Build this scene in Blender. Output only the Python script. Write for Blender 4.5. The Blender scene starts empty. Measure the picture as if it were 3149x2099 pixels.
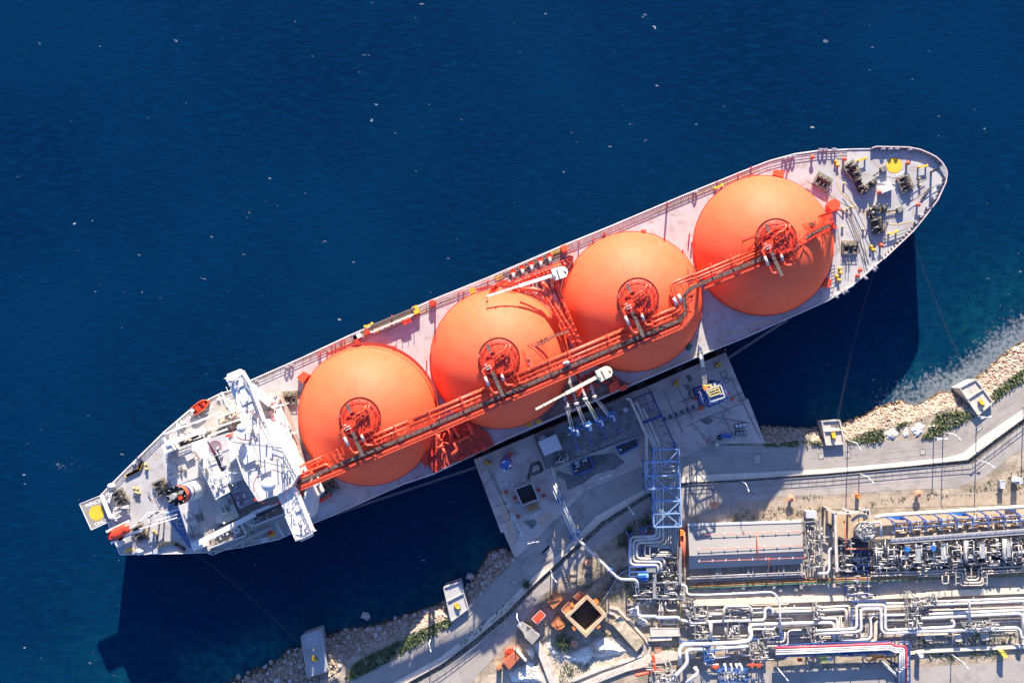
import bpy, math, random
import numpy as np
from mathutils import Vector, Matrix
R = math.radians
rnd = random.Random(7)
SC = bpy.context.scene
COL = SC.collection
# ------------------------------------------------------------- camera
H, F = 355.0, 3460.0                 # drone height (m), focal length in photo pixels
IW, IH = 3149.0, 2099.0
NAD = (1612.0, 1112.0)               # photo pixel straight below the drone
cd = bpy.data.cameras.new('camera'); cam = bpy.data.objects.new('camera', cd); COL.objects.link(cam)
cd.sensor_fit = 'HORIZONTAL'; cd.sensor_width = 36.0; cd.lens = F / IW * 36.0
cd.clip_start = 1.0; cd.clip_end = 6000.0
_fw = Vector((IW/2 - NAD[0], NAD[1] - IH/2, -F)).normalized()
_rt = _fw.cross(Vector((0, 1, 0))).normalized(); _up = _rt.cross(_fw).normalized()
CR = Matrix((_rt, _up, -_fw)).transposed()
cam.matrix_world = Matrix.Translation((0, 0, H)) @ CR.to_4x4()
SC.camera = cam
# ------------------------------------------------------------- light
SUN_EL, SUN_AZ = 22.2, 2.0           # sun stands towards the top of the picture, a touch right
w = bpy.data.worlds.new('World'); SC.world = w; w.use_nodes = True
nt = w.node_tree; bg = nt.nodes['Background']; sky = nt.nodes.new('ShaderNodeTexSky')
sky.sky_type = 'NISHITA'; sky.sun_disc = False
sky.sun_elevation = R(SUN_EL); sky.sun_rotation = R(SUN_AZ); sky.altitude = 50
sky.air_density = 1.0; sky.dust_density = 0.6; sky.ozone_density = 1.6
_mx = nt.nodes.new('ShaderNodeMix'); _mx.data_type = 'RGBA'; _mx.blend_type = 'MULTIPLY'; _mx.inputs[0].default_value = 1.0
nt.links.new(sky.outputs[0], _mx.inputs[6]); _mx.inputs[7].default_value = (0.64, 0.80, 1.22, 1)      # deep blue winter sky
nt.links.new(_mx.outputs[2], bg.inputs[0]); bg.inputs[1].default_value = 0.086
sl = bpy.data.lights.new('sun', 'SUN'); sun = bpy.data.objects.new('sun', sl); COL.objects.link(sun)
sl.energy = 5.0; sl.angle = R(0.5); sl.color = (1.0, 0.885, 0.725)
_s = Vector((math.sin(R(SUN_AZ))*math.cos(R(SUN_EL)), math.cos(R(SUN_AZ))*math.cos(R(SUN_EL)), math.sin(R(SUN_EL))))
sun.rotation_euler = _s.to_track_quat('Z', 'Y').to_euler(); sun.location = (0, 200, 300)
SC.view_settings.view_transform = 'Standard'; SC.view_settings.look = 'None'
SC.view_settings.exposure = 1.40; SC.view_settings.gamma = 1.0; SC.view_settings.use_curve_mapping = False
SC.cycles.max_bounces = 5; SC.cycles.diffuse_bounces = 3; SC.cycles.glossy_bounces = 3

# ------------------------------------------------------------- helpers
def P(x, y, z=0.0):
    "photo pixel (3149 x 2099) at height z -> world point"
    d = CR @ Vector(((x - IW/2)/F, -(y - IH/2)/F, -1.0))
    t = (z - H)/d.z
    return Vector((d.x*t, d.y*t, z))
def PX(z): return F/(H - z)          # photo pixels per metre at height z
def PP(pts, z): return [P(x, y, z) for x, y in pts]
def C(ox, oy, k, pts, z=None):
    "coordinates read in an enlarged crop -> photo pixels"
    r = [(ox + x/k, oy + y/k) for x, y in pts]
    return r
def lerp(a, b, t): return a + (b - a)*t

_M = {}
def mat(name, col, rough=0.6, metal=0.0, var=0.0, vs=0.3, dirt=None, ds=0.12, bump=0.0, bs=3.0, spec=0.5, stripe=None):
    if name in _M: return _M[name]
    m = bpy.data.materials.new(name); m.use_nodes = True; n = m.node_tree; b = n.nodes['Principled BSDF']
    b.inputs['Base Color'].default_value = (*col, 1); b.inputs['Roughness'].default_value = rough
    b.inputs['Metallic'].default_value = metal; b.inputs['Specular IOR Level'].default_value = spec
    src = None
    if var or dirt or bump or stripe:
        g = n.nodes.new('ShaderNodeNewGeometry')
    def mixc(fac, a, bcol):
        x = n.nodes.new('ShaderNodeMix'); x.data_type = 'RGBA'
        n.links.new(fac, x.inputs[0])
        if isinstance(a, tuple): x.inputs[6].default_value = (*a, 1)
        else: n.links.new(a, x.inputs[6])
        x.inputs[7].default_value = (*bcol, 1)
        return x.outputs[2]
    def noise(scale, det=4, lo=0.35, hi=0.65):
        t = n.nodes.new('ShaderNodeTexNoise'); t.inputs['Scale'].default_value = scale; t.inputs['Detail'].default_value = det
        n.links.new(g.outputs['Position'], t.inputs['Vector'])
        r = n.nodes.new('ShaderNodeMapRange'); r.inputs[1].default_value = lo; r.inputs[2].default_value = hi
        n.links.new(t.outputs[0], r.inputs[0]); return t, r
    cur = tuple(col)
    if var:
        t, r = noise(vs)
        lo = tuple(max(0, c*(1 - var)) for c in col); hi = tuple(min(1, c*(1 + var)) for c in col)
        cur = mixc(r.outputs[0], lo, hi)
    if dirt:
        t, r = noise(ds, 6, 0.5, 0.72); cur = mixc(r.outputs[0], cur, dirt)
    if stripe:                        # (r, g, b, wavelength, angle in degrees): corrugation or planks
        mp = n.nodes.new('ShaderNodeMapping'); mp.vector_type = 'POINT'; mp.inputs['Rotation'].default_value = (0, 0, R(stripe[4]))
        n.links.new(g.outputs['Position'], mp.inputs['Vector'])
        wv = n.nodes.new('ShaderNodeTexWave'); wv.inputs['Scale'].default_value = 0.314/stripe[3]*10/3.14159*1.0
        n.links.new(mp.outputs[0], wv.inputs['Vector'])
        cur = mixc(wv.outputs[1], cur, stripe[:3])
    if not isinstance(cur, tuple): n.links.new(cur, b.inputs['Base Color'])
    if bump:
        t, r = noise(bs, 5); bp = n.nodes.new('ShaderNodeBump'); bp.inputs['Strength'].default_value = bump; bp.inputs['Distance'].default_value = 0.3
        n.links.new(t.outputs[0], bp.inputs['Height']); n.links.new(bp.outputs[0], b.inputs['Normal'])
    _M[name] = m
    return m

def tag(o, label=None, cat=None, group=None, kind=None):
    if label: o['label'] = label
    if cat: o['category'] = cat
    if group: o['group'] = group
    if kind: o['kind'] = kind
    return o
def thing(name, label, cat, loc=(0, 0, 0), group=None):
    o = bpy.data.objects.new(name, None); o.empty_display_size = 0.5; COL.objects.link(o); o.location = loc
    return tag(o, label, cat, group)
def rootloc(o):
    v = Vector((0, 0, 0))
    while o is not None: v += o.location; o = o.parent
    return v

class MB:
    "collects shapes, then links them as ONE mesh object"
    def __init__(s): s.v = []; s.f = []; s.sm = []; s.parts = []
    def add(s, vs, fs, smooth=False):
        k = len(s.v); j = len(s.f); s.v += [Vector(q) for q in vs]; s.f += [tuple(i + k for i in f) for f in fs]; s.sm += [smooth]*len(fs); s.parts.append((k, len(s.v), j, len(s.f))); return s
    def sheet(s, pts): return s.add(pts, [tuple(range(len(pts)))])
    def prism(s, pts, z0, z1, bottom=False, top=None):
        n = len(pts); t = top or pts
        # make counter-clockwise
        a = sum(pts[i][0]*pts[(i+1) % n][1] - pts[(i+1) % n][0]*pts[i][1] for i in range(n))
        if a < 0: pts = pts[::-1]; t = t[::-1]
        vs = [(p[0], p[1], z0) for p in pts] + [(p[0], p[1], z1) for p in t]
        fs = [(i, (i+1) % n, n + (i+1) % n, n + i) for i in range(n)] + [tuple(range(n, 2*n))]
        if bottom: fs.append(tuple(range(n-1, -1, -1)))
        return s.add(vs, fs)
    def box(s, c, sx, sy, z0, z1, ang=0.0):
        ca, sa = math.cos(ang), math.sin(ang)
        pts = [(c[0] + x*ca - y*sa, c[1] + x*sa + y*ca) for x, y in ((-sx/2, -sy/2), (sx/2, -sy/2), (sx/2, sy/2), (-sx/2, sy/2))]
        return s.prism(pts, z0, z1, True)
    def beam(s, p, q, w=0.2, h=None):
        p = Vector(p); q = Vector(q); h = h or w; d = q - p
        if d.length < 1e-6: return s
        d.normalize(); u = Vector((0, 0, 1)) if abs(d.z) < 0.95 else Vector((0, 1, 0))
        a = d.cross(u).normalized()*w/2; b = a.cross(d).normalized()*h/2
        vs = [p-a-b, p+a-b, p+a+b, p-a+b, q-a-b, q+a-b, q+a+b, q-a+b]
        return s.add(vs, [(0, 1, 2, 3), (7, 6, 5, 4), (0, 4, 5, 1), (1, 5, 6, 2), (2, 6, 7, 3), (3, 7, 4, 0)])
    def tube(s, pts, r=0.2, n=8, bend=0.0, cap=True):
        pts = [Vector(p) for p in pts]
        if bend and len(pts) > 2:
            o = [pts[0]]
            for i in range(1, len(pts)-1):
                a, b, c = pts[i-1], pts[i], pts[i+1]
                k = min(bend, (a-b).length*0.48, (c-b).length*0.48)
                s0 = b + (a-b).normalized()*k; s1 = b + (c-b).normalized()*k
                for j in range(5):
                    t = j/4; o.append(s0*(1-t)**2 + b*2*t*(1-t) + s1*t*t)
            o.append(pts[-1]); pts = o
        vs = []; fs = []
        for i, p in enumerate(pts):
            d = (pts[min(i+1, len(pts)-1)] - pts[max(i-1, 0)]).normalized()
            u = Vector((0, 0, 1)) if abs(d.z) < 0.9 else Vector((0, 1, 0))
            a = d.cross(u).normalized(); b = a.cross(d)
            for j in range(n):
                t = 2*math.pi*j/n; vs.append(p + a*math.cos(t)*r + b*math.sin(t)*r)
        for i in range(len(pts)-1):
            for j in range(n):
                fs.append((i*n+j, (i)*n+(j+1) % n, (i+1)*n+(j+1) % n, (i+1)*n+j))
        s.add(vs, fs, True)
        if cap: 
            k = len(s.v) - len(vs); m = len(vs)
            s.f += [tuple(k + j for j in range(n-1, -1, -1)), tuple(k + m - n + j for j in range(n))]; s.sm += [False, False]; q = s.parts.pop(); s.parts.append((q[0], q[1], q[2], len(s.f)))
        return s
    def cyl(s, c, r, z0, z1, n=16, r2=None):
        return s.lathe(c, [(0, z0), (r, z0), (r if r2 is None else r2, z1), (0, z1)], n, False)
    def lathe(s, c, prof, n=24, smooth=True):
        vs = []; fs = []
        for r, z in prof:
            for j in range(n):
                t = 2*math.pi*j/n; vs.append((c[0] + r*math.cos(t), c[1] + r*math.sin(t), z))
        for i in range(len(prof)-1):
            for j in range(n):
                fs.append((i*n+j, i*n+(j+1) % n, (i+1)*n+(j+1) % n, (i+1)*n+j))
        return s.add(vs, fs, smooth)
    def ball(s, c, r, n=12, sz=1.0):
        m = n//2
        return s.lathe(c, [(r*math.sin(math.pi*i/m), c[2] - r*sz*math.cos(math.pi*i/m)) for i in range(m+1)], n)
    def build(s, name, m, parent=None, origin=None, sub=None):
        "one object; a part whose shapes stand far apart becomes one object for each of them"
        off = rootloc(parent) if parent else (Vector(origin) if origin is not None else None)
        if off is None:
            lo = Vector((min(v[i] for v in s.v) for i in range(3))); hi = Vector((max(v[i] for v in s.v) for i in range(3)))
            off = Vector(((lo.x+hi.x)/2, (lo.y+hi.y)/2, lo.z))
        first = None
        for fs in (s.pieces() if parent else [range(len(s.f))]):
            use = {}; vs = []; ff = []
            for i in fs:
                g = []
                for k in s.f[i]:
                    if k not in use: use[k] = len(vs); vs.append(tuple(s.v[k] - off))
                    g.append(use[k])
                ff.append(g)
            me = bpy.data.meshes.new(name); me.from_pydata(vs, [], ff)
            me.polygons.foreach_set('use_smooth', [s.sm[i] for i in fs]); me.materials.append(m); me.update()
            o = bpy.data.objects.new(name, me); COL.objects.link(o)
            if parent:
                o.parent = sub or parent
                if sub: o.location = rootloc(parent) - rootloc(sub)
            else: o.location = off
            first = first or o
        return first
    def pieces(s):
        n = len(s.parts)
        if n < 2 or n > 700: return [list(range(len(s.f)))]
        lo = np.array([np.min(np.array([s.v[i] for i in range(a, b)]), axis=0) for a, b, _, _ in s.parts]); hi = np.array([np.max(np.array([s.v[i] for i in range(a, b)]), axis=0) for a, b, _, _ in s.parts])
        sz = (hi - lo).max(axis=1); gap = np.maximum(0, np.maximum(lo[:, None] - hi[None], lo[None] - hi[:, None]))
        near = np.sqrt((gap**2).sum(axis=2)) <= np.maximum(0.02, 0.48*np.maximum(sz[:, None], sz[None]))
        seen = [False]*n; out = []
        for i in range(n):
            if seen[i]: continue
            st = [i]; seen[i] = True; fs = []
            while st:
                q = st.pop(); fs += range(s.parts[q][2], s.parts[q][3])
                for j in np.nonzero(near[q])[0]:
                    if not seen[j]: seen[j] = True; st.append(int(j))
            out.append(fs)
        return out
def struct(name, mb, m): return tag(mb.build(name, m), kind='structure')
def solo(name, mb, m, label, cat, group=None): return tag(mb.build(name, m), label, cat, group)
def put(o, loc, parent, rz=0.0):
    "a copy of a part (and its sub-parts) at another place on the same thing"
    c = o.copy(); COL.objects.link(c); c.parent = parent; c.location = loc; c.rotation_euler = (0, 0, rz)
    for ch in list(o.children):
        d = ch.copy(); COL.objects.link(d); d.parent = c
    return c
def dup(root, loc, rz=0.0, label=None):
    r = root.copy(); COL.objects.link(r); r.location = loc; r.rotation_euler = (0, 0, rz)
    if label: r['label'] = label
    for ch in list(root.children): put2(ch, r)
    return r
def put2(ch, par):
    c = ch.copy(); COL.objects.link(c); c.parent = par
    for g in list(ch.children):
        d = g.copy(); COL.objects.link(d); d.parent = c
def resample(pts, n):
    L = [0]
    for a, b in zip(pts, pts[1:]): L.append(L[-1] + math.dist(a, b))
    out = []
    for i in range(n):
        t = L[-1]*i/(n-1); k = 0
        while k < len(L)-2 and L[k+1] < t: k += 1
        s = (t - L[k])/max(1e-9, L[k+1]-L[k]); out.append(tuple(lerp(pts[k][j], pts[k+1][j], s) for j in range(len(pts[k]))))
    return out
def inside(p, poly):
    x, y = p[0], p[1]; c = False; n = len(poly)
    for i in range(n):
        x1, y1 = poly[i][:2]; x2, y2 = poly[(i+1) % n][:2]
        if (y1 > y) != (y2 > y) and x < (x2-x1)*(y-y1)/(y2-y1)+x1: c = not c
    return c
def segdist(p, a, b):
    ax, ay = a[:2]; bx, by = b[:2]; dx, dy = bx-ax, by-ay; L = dx*dx+dy*dy
    t = 0 if L == 0 else max(0, min(1, ((p[0]-ax)*dx+(p[1]-ay)*dy)/L))
    return math.hypot(p[0]-ax-t*dx, p[1]-ay-t*dy)
def linedist(p, pl): return min(segdist(p, a, b) for a, b in zip(pl, pl[1:]))

# ------------------------------------------------------------- paints
RED = mat('red_paint', (0.74, 0.050, 0.016), 0.5, var=0.18, vs=0.9)
REDD = mat('red_deck_paint', (0.42, 0.045, 0.025), 0.7, var=0.2, vs=0.5)
PIPER = mat('red_pipe_paint', (0.80, 0.085, 0.034), 0.42, var=0.15, vs=1.2)
HULLR = mat('hull_red_paint', (0.30, 0.035, 0.02), 0.55)
DECK = mat('grey_deck_paint', (0.41, 0.40, 0.40), 0.7, var=0.10, vs=0.12, dirt=(0.33, 0.28, 0.25), ds=0.45)
DECKB = mat('blue_deck_paint', (0.06, 0.13, 0.28), 0.6, var=0.1)
WHITE = mat('white_ship_paint', (0.70, 0.685, 0.65), 0.5, var=0.06, vs=0.4, dirt=(0.58, 0.54, 0.48), ds=0.3)
CREAM = mat('cream_deck', (0.55, 0.47, 0.36), 0.7, var=0.12, vs=0.4)
GREYP = mat('grey_machine_paint', (0.20, 0.19, 0.17), 0.55, var=0.3, vs=1.0, dirt=(0.25, 0.13, 0.05), ds=0.8)
DARK = mat('dark_machine_metal', (0.045, 0.045, 0.045), 0.45, metal=0.3, var=0.3)
GRATE = mat('walkway_grating', (0.125, 0.085, 0.07), 0.7, var=0.35, vs=1.5)
YEL = mat('yellow_paint', (0.75, 0.44, 0.03), 0.5, var=0.1)
BLACK = mat('black_paint', (0.012, 0.012, 0.014), 0.5)
NAVY = mat('navy_band_paint', (0.05, 0.04, 0.16), 0.5)
BLUE = mat('blue_steel_paint', (0.055, 0.125, 0.34), 0.45, var=0.25, vs=0.6)
STEEL = mat('pale_steel_cladding', (0.52, 0.49, 0.45), 0.42, metal=0.1, var=0.18, vs=0.5, dirt=(0.33, 0.27, 0.22), ds=0.5)
SILV = mat('silver_pipe_cladding', (0.60, 0.55, 0.49), 0.40, metal=0.08, var=0.12, vs=0.5, dirt=(0.42, 0.33, 0.26), ds=0.35)
GALV = mat('galvanised_steel', (0.34, 0.335, 0.32), 0.45, metal=0.25, var=0.2, vs=1.1)
CONC = mat('concrete', (0.36, 0.33, 0.30), 0.85, var=0.15, vs=0.25, dirt=(0.22, 0.19, 0.17), ds=0.5)
CONCL = mat('pale_concrete', (0.56, 0.50, 0.42), 0.85, var=0.1, vs=0.3, dirt=(0.40, 0.34, 0.28), ds=0.5)
def mesh(mb, name, m):
    me = bpy.data.meshes.new(name); me.from_pydata([tuple(v) for v in mb.v], [], mb.f)
    me.polygons.foreach_set('use_smooth', mb.sm); me.materials.append(m); me.update(); return me
def stamp(kit, root, loc, rz=0.0):
    "kit = [(part name, mesh, [(sub-part name, mesh), ...])]: linked as parts of root, standing at loc"
    for nm, me, subs in kit:
        o = bpy.data.objects.new(nm, me); COL.objects.link(o); o.parent = root
        o.location = Vector(loc) - rootloc(root); o.rotation_euler = (0, 0, rz)
        for sn, sm_ in subs:
            q = bpy.data.objects.new(sn, sm_); COL.objects.link(q); q.parent = o
def kit_thing(kit, name, label, cat, loc, rz=0.0, group=None):
    t = thing(name, label, cat, loc, group); t.rotation_euler = (0, 0, rz)
    for nm, me, subs in kit:
        o = bpy.data.objects.new(nm, me); COL.objects.link(o); o.parent = t
        for sn, sm_ in subs:
            q = bpy.data.objects.new(sn, sm_); COL.objects.link(q); q.parent = o
    return t
def Z(ox, oy, k): return lambda *pts: [(ox + x/k, oy + y/k) for x, y in pts]
def lettering(txt, size, loc, rz, m, parent, name='lettering', thick=0.0):
    cu = bpy.data.curves.new(name, 'FONT'); cu.body = txt; cu.size = size; cu.align_x = 'CENTER'; cu.align_y = 'CENTER'; cu.offset = 0.03*size
    t = bpy.data.objects.new(name, cu); COL.objects.link(t); bpy.context.view_layer.update()
    me = bpy.data.meshes.new_from_object(t.evaluated_get(bpy.context.evaluated_depsgraph_get()))
    bpy.data.objects.remove(t); me.materials.clear(); me.materials.append(m)
    o = bpy.data.objects.new(name, me); COL.objects.link(o); o.parent = parent
    o.location = Vector(loc) - rootloc(parent); o.rotation_euler = (0, 0, rz); return o
def disc(mb, c, r, z, n=40, r0=0.0):
    if r0: return mb.lathe(c, [(r0, z), (r, z)], n, False)
    return mb.sheet([(c[0] + r*math.cos(2*math.pi*i/n), c[1] + r*math.sin(2*math.pi*i/n), z) for i in range(n)])
def rails(mb, pts, h=1.1, step=2.0, r=0.05, nr=3, closed=False):
    "posts and rails along world points"
    pts = [Vector(p) for p in pts] + ([Vector(pts[0])] if closed else [])
    for a, b in zip(pts, pts[1:]):
        n = max(1, int((b-a).length/step)); up = Vector((0, 0, 1))
        for i in range(n+1):
            q = a.lerp(b, i/n); mb.beam(q, q + up*h, r*2)
        for k in range(nr): mb.beam(a + up*h*(k+1)/nr, b + up*h*(k+1)/nr, r*2 if k < nr-1 else r*2.6)
    return mb

def dome_paint():
    "faded orange paint with plate seams and rain streaks that run down from the crown of each dome"
    m = bpy.data.materials.new('tank_orange_paint'); m.use_nodes = True; n = m.node_tree; N = n.nodes; Lk = n.links; b = N['Principled BSDF']
    tc = N.new('ShaderNodeTexCoord'); sp = N.new('ShaderNodeSeparateXYZ'); Lk.new(tc.outputs['Object'], sp.inputs[0])
    def mth(op, a, c=0.0):
        t = N.new('ShaderNodeMath'); t.operation = op
        for i, q in enumerate((a, c)):
            if isinstance(q, (int, float)): t.inputs[i].default_value = q
            else: Lk.new(q, t.inputs[i])
        return t.outputs[0]
    ang = mth('ARCTAN2', sp.outputs[1], sp.outputs[0]); rad = mth('SQRT', mth('ADD', mth('MULTIPLY', sp.outputs[0], sp.outputs[0]), mth('MULTIPLY', sp.outputs[1], sp.outputs[1])))
    elev = mth('ARCTAN2', sp.outputs[2], rad)
    def band(v, k, wd): return mth('LESS_THAN', mth('ABSOLUTE', mth('SUBTRACT', mth('FRACT', mth('MULTIPLY', v, k)), 0.5)), wd)
    seam = mth('MAXIMUM', band(ang, 24/6.28318, 0.012), band(elev, 5.2, 0.011))
    cx = N.new('ShaderNodeCombineXYZ'); Lk.new(mth('MULTIPLY', ang, 9.0), cx.inputs[0]); Lk.new(mth('MULTIPLY', elev, 1.3), cx.inputs[1])
    def nz(vec, sc, det, lo, hi):
        t = N.new('ShaderNodeTexNoise'); t.inputs['Scale'].default_value = sc; t.inputs['Detail'].default_value = det; Lk.new(vec, t.inputs['Vector'])
        r = N.new('ShaderNodeMapRange'); r.inputs[1].default_value = lo; r.inputs[2].default_value = hi; Lk.new(t.outputs[0], r.inputs[0]); return r.outputs[0]
    def mix(f, a, c):
        t = N.new('ShaderNodeMix'); t.data_type = 'RGBA'; Lk.new(f, t.inputs[0])
        for i, q in ((6, a), (7, c)):
            if isinstance(q, tuple): t.inputs[i].default_value = (*q, 1)
            else: Lk.new(q, t.inputs[i])
        return t.outputs[2]
    c = mix(nz(cx.outputs[0], 1.2, 4, .3, .7), (0.93, 0.112, 0.042), (0.96, 0.130, 0.050))
    cell = N.new('ShaderNodeTexWhiteNoise'); cv = N.new('ShaderNodeCombineXYZ'); Lk.new(mth('FLOOR', mth('ADD', mth('MULTIPLY', ang, 24/6.28318), .5)), cv.inputs[0]); Lk.new(mth('FLOOR', mth('ADD', mth('MULTIPLY', elev, 5.2), .5)), cv.inputs[1]); Lk.new(cv.outputs[0], cell.inputs[0])
    c = mix(mth('MULTIPLY', cell.outputs[0], 0.28), c, (0.88, 0.165, 0.075))
    c = mix(mth('MULTIPLY', nz(cx.outputs[0], 4.5, 5, .58, .75), 0.16), c, (0.55, 0.075, 0.035))
    c = mix(mth('MULTIPLY', nz(tc.outputs['Object'], 0.35, 5, .62, .78), 0.25), c, (0.60, 0.14, 0.07))
    c = mix(mth('MULTIPLY', seam, 0.13), c, (0.50, 0.06, 0.03))
    Lk.new(c, b.inputs['Base Color']); b.inputs['Roughness'].default_value = 0.6; b.inputs['Specular IOR Level'].default_value = 0.26
    return m
ORANGE = dome_paint()
# ============================================================= SETTING
GZ = 5.5                                       # ground level of the land
W_L = [(300,2700),(480,2330),(600,2180),(686,2098),(760,2062),(818,2037),(868,1998),(926,1983),(993,1955),(1061,1930),(1140,1923),(1240,1891),(1372,1848),(1425,1816),(1476,1744),(1503,1691),(1545,1682),(1582,1700)]
I_L = [(700,2700),(880,2330),(960,2180),(1033,2099),(1050,2060),(1068,2030),(1110,2000),(1175,1973),(1250,1950),(1318,1926),(1383,1894),(1440,1866),(1480,1826),(1530,1770),(1560,1735),(1590,1716)]
W_R = [(2338,1306),(2409,1310),(2476,1314),(2531,1306),(2586,1295),(2634,1284),(2686,1258),(2723,1240),(2775,1229),(2812,1247),(2856,1225),(2893,1199),(2922,1207),(2945,1199),(3000,1159),(3048,1122),(3074,1092),(3114,1063),(3149,1044),(3300,960),(3700,780),(4300,600)]
I_R = [(2354,1364),(2457,1354),(2538,1358),(2605,1354),(2716,1318),(2760,1306),(2856,1281),(2908,1258),(2993,1255),(3048,1210),(3085,1174),(3149,1137),(3300,1060),(3700,880),(4300,720)]
JET = [(1457,1413),(2232,1083),(2293.6,1227.5),(2300,1225),(2354,1362),(2180,1366),(2120,1400),(1960,1440),(1800,1510),(1680,1625),(1590,1716),(1580,1708),(1548,1635),(1541,1638)]
wl = [P(x, y, 0) for x, y in W_L]; il = [P(x, y, GZ) for x, y in I_L]
wr = [P(x, y, 0) for x, y in W_R]; ir = [P(x, y, GZ) for x, y in I_R]
jet = [P(x, y, 6.0) for x, y in JET]
shore = [q for q in wl] + [P(1460, 1420, 0), P(2232, 1090, 0)] + [q for q in wr]

# --- sea: one sheet, denser where the picture looks; 'shallow' and 'foam' paint the bottom showing through and the surf line
def axis(lo, hi, step, far):
    a = [-far, -far*0.5, lo - 120, lo - 40]; n = int((hi - lo)/step)
    return a + [lo + (hi-lo)*i/n for i in range(n+1)] + [hi + 40, hi + 120, far*0.5, far]
xs = axis(-175, 175, 2.5, 3000); ys = axis(-115, 120, 2.5, 3000)
def hsh(x, y):
    return 0.5 + 0.25*math.sin(x*0.11 + 1.7*math.sin(y*0.07)) + 0.25*math.sin(y*0.13 + 2.1*math.sin(x*0.06 + 1))
vs, sh, fo = [], [], []
bas_r = [P(2300, 1180, 0), P(2480, 1300, 0)]
for y in ys:
    for x in xs:
        vs.append((x, y, 0.0)); p = (x, y)
        if abs(x) < 220 and abs(y) < 160:
            dl = linedist(p, wl); dr = linedist(p, wr[2:])
            s = max(math.exp(-dl/9.0)*0.55, math.exp(-dr/15.0)*0.40*(1 if x > P(2480,1200,0).x else 0.4))
            s = max(s, math.exp(-((x-P(800,2060,0).x)**2/700 + (y-P(800,2060,0).y)**2/130))*0.85, math.exp(-((x-P(520,2120,0).x)**2/1500 + (y-P(520,2120,0).y)**2/500))*0.24, math.exp(-((x-P(3100,1020,0).x)**2/900 + (y-P(3100,1020,0).y)**2/700))*0.26)  # shallow patch by the left bank; teal boosted to make up for missing sun
            s = max(s, math.exp(-((x-P(700,1960,0).x)**2/4000 + (y-P(700,1960,0).y)**2/900))*0.10)
            s *= 0.65 + 0.7*hsh(x*2, y*2)
            f = math.exp(-(dr/8.0)**2)*(0.0 if x < P(2600,1250,0).x else min(1, (x - P(2600,1250,0).x)/25))
            f = max(f, 0.25*math.exp(-(dl/2.0)**2), 0.35*math.exp(-(dr/2.0)**2))
        else: s = f = 0.0
        sh.append(min(1, s)); fo.append(min(1, f))
nx = len(xs)
me = bpy.data.meshes.new('sea'); me.from_pydata(vs, [], [(j*nx+i, j*nx+i+1, (j+1)*nx+i+1, (j+1)*nx+i) for j in range(len(ys)-1) for i in range(nx-1)])
a = me.attributes.new('shallow', 'FLOAT', 'POINT'); a.data.foreach_set('value', sh)
a = me.attributes.new('surf', 'FLOAT', 'POINT'); a.data.foreach_set('value', fo)
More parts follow.
